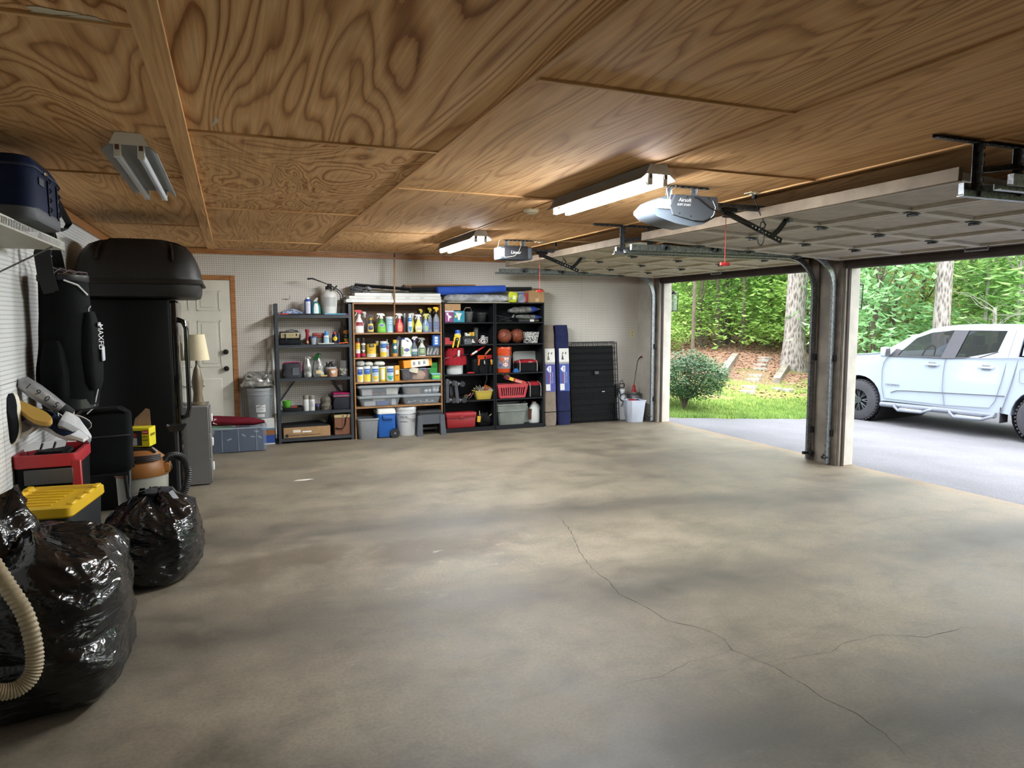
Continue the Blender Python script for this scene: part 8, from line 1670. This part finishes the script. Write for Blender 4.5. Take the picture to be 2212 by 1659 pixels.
# clipped evergreen shrub at the door
p = gpt(1478, 886); t = thing('evergreen_shrub', 'rounded glossy evergreen shrub beside the far door jamb', 'shrub', tuple(p)); rr = random.Random(8); pts = []
while len(pts) < 7500:
    q = V((rr.gauss(0, .5), rr.gauss(0, .5), rr.gauss(0, .5))); L = q.length
    if L < .2: continue
    q = q/L; q *= (.45+.55*rr.random()**.5)*(1+.28*nz(q, 1.9, 3)); zz = .58+q.z*.46
    if zz < .16+.22*rr.random(): continue
    pts.append((q.x*.66+.10, q.y*.66, zz))
obj('foliage', leaves_mesh(pts, .07, 3, .45, .2), 'leaf_shrub', t)
for k in range(16):
    a = 2*PI*k/16+rr.uniform(-.2, .2); B().tube([(0, 0, -.05), (.06*math.cos(a), .06*math.sin(a), .18), (.22*math.cos(a)+.05, .22*math.sin(a), .42), (.38*math.cos(a)+.1, .38*math.sin(a), .72)], [.018, .014, .010, .005], 6).build('stem', 'thin_bark', t)

# ================================================================== white pickup
mat('paper_white', 'cfccc4', .8)
o = B().prism([(-.09, -.012), (.02, -.03), (.10, .0), (.06, .022), (-.05, .02)], (0, 0, .001), (1, 0, 0), (0, 1, .02), (0, 0, .002)).build('paper_scrap', 'paper_white'); o.location = wz(655, 1037); tag(o, 'torn white paper scrap lying on the concrete floor', 'paper')
mat('truck_white', '98a3b3', .28, var=0, coat=.6); mat('truck_glass', '0e1513', .06, var=0, alpha=.5, spec=.25); mat('rubber', '3a3a40', .85, var=.1, bump=.3, bscale=60); mat('trim_dark', '34343c', .45, var=.05); mat('liner_black', '0d0d0f', .9, var=0); mat('step_grey', '6e7480', .4, var=.05); mat('rim_metal', '4a5054', .35, metal=.6, var=.1); mat('seam_grey', '6c7078', .7, var=0)
F0, R0 = V((11.40, 10.08)), V((11.77, 6.85)); hd = (F0-R0).normalized(); lf = V((-hd.y, hd.x)); o = F0-lf*.82
t = thing('pickup_truck', 'white crew cab pickup with grey side steps parked on the driveway', 'truck', (o.x, o.y, drive_z(11.4)+.008)); t.rotation_euler = (0, 0, math.atan2(hd.y, hd.x))
WB, WR, BYH = -3.17, .395, .90
def arch(cx, r, n=12): return [(cx+r*math.cos(PI-PI*k/n*1.0), .40+r*math.sin(PI*k/n)) for k in range(n+1)][::-1]
low = [(.93, .42), (.96, .60), (.94, .92), (.86, 1.08), (.60, 1.20), (.18, 1.285), (-.30, 1.33), (-.50, 1.355), (-.62, 1.29), (-1.6, 1.295), (-2.7, 1.36), (-4.30, 1.37), (-4.34, .9), (-4.30, .56), (WB-.55, .46)]
low += [(WB+.47*math.cos(a), .42+.47*math.sin(a)) for a in [PI-PI*k/12 for k in range(13)]] + [(WB+.56, .43), (-.52, .43)] + [(.0+.46*math.cos(a), .42+.47*math.sin(a)) for a in [PI-PI*k/12 for k in range(13)]] + [(.55, .40)]
b = B(); L1 = [V((x, 0, z)) for x, z in low]; cx_, cz_ = -1.7, .85
def lay(y, k): return [V((p.x, y, p.z if p.z < .55 else p.z-(p.z-.55)*k*.05)) for p in L1]
b.skin([lay(-BYH+.02, 1), lay(-BYH, .25), lay(-BYH, 0), lay(BYH, 0), lay(BYH, .25), lay(BYH-.02, 1)][0:1]+[lay(-BYH+.004, .3), lay(-BYH+.05, 0), lay(BYH-.05, 0), lay(BYH-.004, .3), lay(BYH-.02, 1)]); b.build('body', 'truck_white', t, angle=30)
def ty(z): return .885-.36*max(0, z-1.30)
def side(poly, off=0., th=.035): return [[V((x, s*(ty(z)+off), z)) for x, z in poly] for s in (1, -1)], th
def panel(poly, m, nm, off=0., th=.035):
    for s in (1, -1): a = [V((x, s*(ty(z)+off), z)) for x, z in poly]; B().skin([a, [p-V((0, s*th, 0)) for p in a]]).build(nm, m, t)
panel([(-.44, 1.355), (-.88, 1.625), (-1.28, 1.80), (-1.67, 1.845), (-1.67, 1.775), (-1.28, 1.725), (-1.02, 1.62), (-.78, 1.36), (-.66, 1.285), (-.55, 1.285)], 'truck_white', 'front_pillar')
panel([(-1.67, 1.845), (-2.66, 1.850), (-2.50, 1.775), (-1.67, 1.775)], 'truck_white', 'roof_rail'); panel([(-2.66, 1.85), (-2.76, 1.83), (-2.74, 1.33), (-2.2, 1.30), (-2.0, 1.325), (-2.43, 1.43), (-2.50, 1.775)], 'truck_white', 'rear_pillar')
panel([(-1.66, 1.775), (-1.90, 1.775), (-1.78, 1.30), (-1.54, 1.29)], 'trim_dark', 'middle_pillar', .002)
panel([(-.69, 1.285), (-.80, 1.37), (-1.04, 1.63), (-1.28, 1.725), (-1.66, 1.775), (-1.54, 1.29)], 'truck_glass', 'front_window', -.012, .005); panel([(-1.90, 1.775), (-2.49, 1.772), (-2.43, 1.44), (-2.15, 1.325), (-1.78, 1.30)], 'truck_glass', 'rear_window', -.012, .005); panel([(-.60, 1.29), (-.70, 1.42), (-.82, 1.40), (-.74, 1.285)], 'trim_dark', 'mirror_base', .002)
B().skin([[V((x, y*f, z-.03*(abs(y) > .5)*1.0)) for y, z in ((-.70, zz-.025), (-.5, zz), (0, zz+.012), (.5, zz), (.70, zz-.025), (.66, zz-.05), (-.66, zz-.05))] for x, f, zz in ((-1.26, .98, 1.825), (-1.6, 1., 1.865), (-2.2, 1., 1.872), (-2.76, .99, 1.855))]).build('roof', 'truck_white', t)
B().skin([[V((-.46, -.80, 1.35)), V((-.42, 0, 1.36)), V((-.46, .80, 1.35))], [V((-1.27, -.68, 1.81)), V((-1.24, 0, 1.83)), V((-1.27, .68, 1.81))]], closed=False, cap0=False, cap1=False).build('windscreen', 'truck_glass', t)
B().skin([[V((-2.75, -.80, 1.36)), V((-2.75, .80, 1.36))], [V((-2.74, -.68, 1.81)), V((-2.74, .68, 1.81))]], closed=False, cap0=False, cap1=False).build('back_glass', 'truck_glass', t)
tp = [(-2.80, 1.385), (-2.80, 1.78), (-2.90, 1.86), (-4.25, 1.86), (-4.32, 1.385)]
B().skin([[V((x, y*(1 if z < 1.5 else .86), z)) for x, z in tp] for y in (-.86, -.85, .85, .86)]).build('bed_cap', 'truck_white', t); panel([(-2.90, 1.44), (-2.92, 1.68), (-2.98, 1.72), (-4.05, 1.72), (-4.10, 1.68), (-4.12, 1.44)], 'trim_dark', 'cap_window_frame', -.012, .03); panel([(-2.95, 1.47), (-2.97, 1.66), (-4.02, 1.69), (-4.06, 1.47)], 'truck_glass', 'cap_window', .0, .01)
def seam(pts, nm='door_seam', m='seam_grey', r=.006):
    for s in (1, -1): B().tube([V((x, s*((BYH if z < 1.3 else ty(z))+.0005), z)) for x, z in pts], r, 5).build(nm, m, t)
seam([(-.58, 1.28), (-.50, 1.15), (-.47, 1.0), (-.48, .7), (-.53, .48)]); seam([(-1.63, 1.28), (-1.605, 1.05), (-1.60, .75), (-1.65, .47)]); seam([(-2.63, 1.79), (-2.60, 1.35), (-2.54, .95), (-2.46, .62), (-2.38, .50), (-1.66, .47), (-.54, .48)]); seam([(-2.76, 1.34), (-2.68, .9), (-2.56, .44)], r=.009)
seam([(-.66, .60), (-.78, .645), (-1.0, .66), (-2.6, .72)], 'side_crease', 'trim_dark', .007); seam([(-.60, 1.288), (-1.6, 1.29), (-2.15, 1.315), (-2.44, 1.43)], 'window_seal', 'trim_dark', .011); seam([(-2.80, .97), (-2.80, 1.15), (-2.83, 1.18), (-3.05, 1.18), (-3.08, 1.15), (-3.02, 1.0), (-2.96, .95), (-2.82, .95), (-2.80, .97)], 'fuel_flap', r=.004)
for s in (1, -1):
    for x in (-1.40, -2.29): B().box((x, s*(BYH+.014), 1.165), (.25, .022, .035), bev=.010, seg=2).build('door_handle', 'truck_white', t); B().box((x+.0, s*(BYH+.002), 1.165), (.12, .008, .085), bev=.003).build('handle_cup', 'seam_grey', t)
    B().box((-.58, s*1.00, 1.36), (.10, .19, .19), bev=.04, seg=3).build('mirror', 'truck_white', t); B().box((-.632, s*1.00, 1.355), (.008, .15, .15), bev=.003).build('mirror_glass', 'chrome', t); B().box((-.60, s*.91, 1.29), (.05, .10, .04), bev=.01).build('mirror_arm', 'trim_dark', t)
    B().tube([(-.50, s*.93, .37), (-2.50, s*.93, .39)], .048, 14).build('step_bar', 'step_grey', t)
    for x0 in (-.78, -1.78): B().tube([(x0, s*.96, .39), (x0-.04, s*1.02, .36), (x0-.12, s*1.03, .30), (x0-.55, s*1.03, .31), (x0-.66, s*1.0, .36), (x0-.70, s*.95, .38)], .026, 10).build('step_loop', 'step_grey', t); B().box((x0-.33, s*1.0, .335), (.40, .07, .012), bev=.004).build('step_tread', C('c4c8cc'), t)
    for x in (-.2, -1.2, -2.2): pass
    B().box((WB+.62, s*.78, .40), (.012, .24, .26), bev=.003).build('mud_flap', 'trim_dark', t)
    B().box((.80, s*.70, 1.0), (.16, .30, .14), bev=.03).build('headlamp', CL('d6dce0', .8, .1), t); B().box((-4.32, s*.80, 1.1), (.05, .14, .36), bev=.015).build('tail_lamp', C('8e1a1c', .2), t)
B().box((.955, 0, .86), (.04, 1.0, .26), bev=.01).build('grille', 'trim_dark', t); B().box((.96, 0, .52), (.10, 1.7, .16), bev=.03, seg=2).build('front_bumper', 'trim_dark', t); B().box((-4.38, 0, .58), (.14, 1.7, .16), bev=.03, seg=2).build('rear_bumper', 'chrome', t)
B().box((-1.6, 0, .47), (5.2, 1.5, .10), bev=.02).build('chassis', 'liner_black', t)
for x in (0, WB):
    B().cyl((x, -.7, .40), (x, .7, .40), .06).build('axle', 'liner_black', t)
ob = obj('lettering', text_mesh('COLORADO', .062, .27, None, extrude=.002), 'trim_dark', t, (-.685, BYH+.002, .745)); ob.rotation_euler = (0, 0, PI)
tw = B().lathe([(.21, -.12), (.30, -.125), (.375, -.10), (WR, -.06), (WR, .06), (.375, .10), (.30, .125), (.21, .12)], seg=40, M=Matrix.Rotation(PI/2, 3, 'X'), cap0=False, cap1=False)
for k in range(40):
    a = 2*PI*k/40
    for s, e in ((-1, 0), (1, .5), (0, .25)): aa = a+e*2*PI/40; tw.box((WR*math.cos(aa), s*.075, WR*math.sin(aa)), (.018, .055, .030), rot=(0, -aa, 0))
tm = tw.mesh('tyre'); rb = B().lathe([(.215, .11), (.222, .10), (.20, .06), (.20, -.11), (.16, -.11)], seg=32, M=Matrix.Rotation(PI/2, 3, 'X'), cap0=False, cap1=False)
for k in range(8):
    a = 2*PI*k/8
    for e in (-.14, .14): rb.cyl((.05*math.cos(a), -.07, .05*math.sin(a)), (.205*math.cos(a+e), -.085, .205*math.sin(a+e)), .014, .012, 6)
rb.lathe([(.065, .095), (.06, .06), (0, .055)], seg=18, M=Matrix.Rotation(PI/2, 3, 'X')); rm = rb.mesh('rim'); bk = B().lathe([(.20, .05), (.20, .04), (0, .04)], seg=24, M=Matrix.Rotation(PI/2, 3, 'X')).mesh('brake_disc')
for x in (0, WB):
    for s in (1, -1):
        w_ = obj('tyre', tm, 'rubber', t, (x, s*.80, WR)); w_.rotation_euler = (0, 0, PI if s > 0 else 0); obj('rim', rm, 'rim_metal', w_); obj('brake_disc', bk, 'liner_black', w_)
    B().lathe([(.47, -.86), (.47, .86)], (x, 0, .42), 24, M=Matrix.Rotation(PI/2, 3, 'X'), cap0=False, cap1=False).build('wheel_arch_liner', 'liner_black', t)
# cab interior
for x in (-1.55, -2.35):
    for s in (-.38, .38): B().box((x, s, .98), (.50, .46, .18), bev=.05, seg=2).box((x-.28, s, 1.27), (.14, .44, .56), rot=(0, -.18, 0), bev=.05, seg=2).box((x-.34, s, 1.60), (.09, .24, .16), bev=.03, seg=2).build('seat', C('3a3a3c', .8), t)
B().box((-.78, 0, 1.20), (.36, 1.5, .18), bev=.04, seg=2).build('dashboard', C('2a2d33', .6), t)
B().tube([V((-1.02-.06*math.sin(a), .38+.18*math.cos(a), 1.31+.17*math.sin(a))) for a in [2*PI*k/24 for k in range(24)]], .014, 8, loop=True).build('steering_wheel', C('2c2f36', .5), t); B().box((-1.14, 0, 1.70), (.03, .22, .06), bev=.01).build('rear_view_mirror', C('4a4438'), t); B().box((-1.13, 0, 1.56), (.02, .04, .10), bev=.006).build('hanging_charm', C('2c4a98'), t)
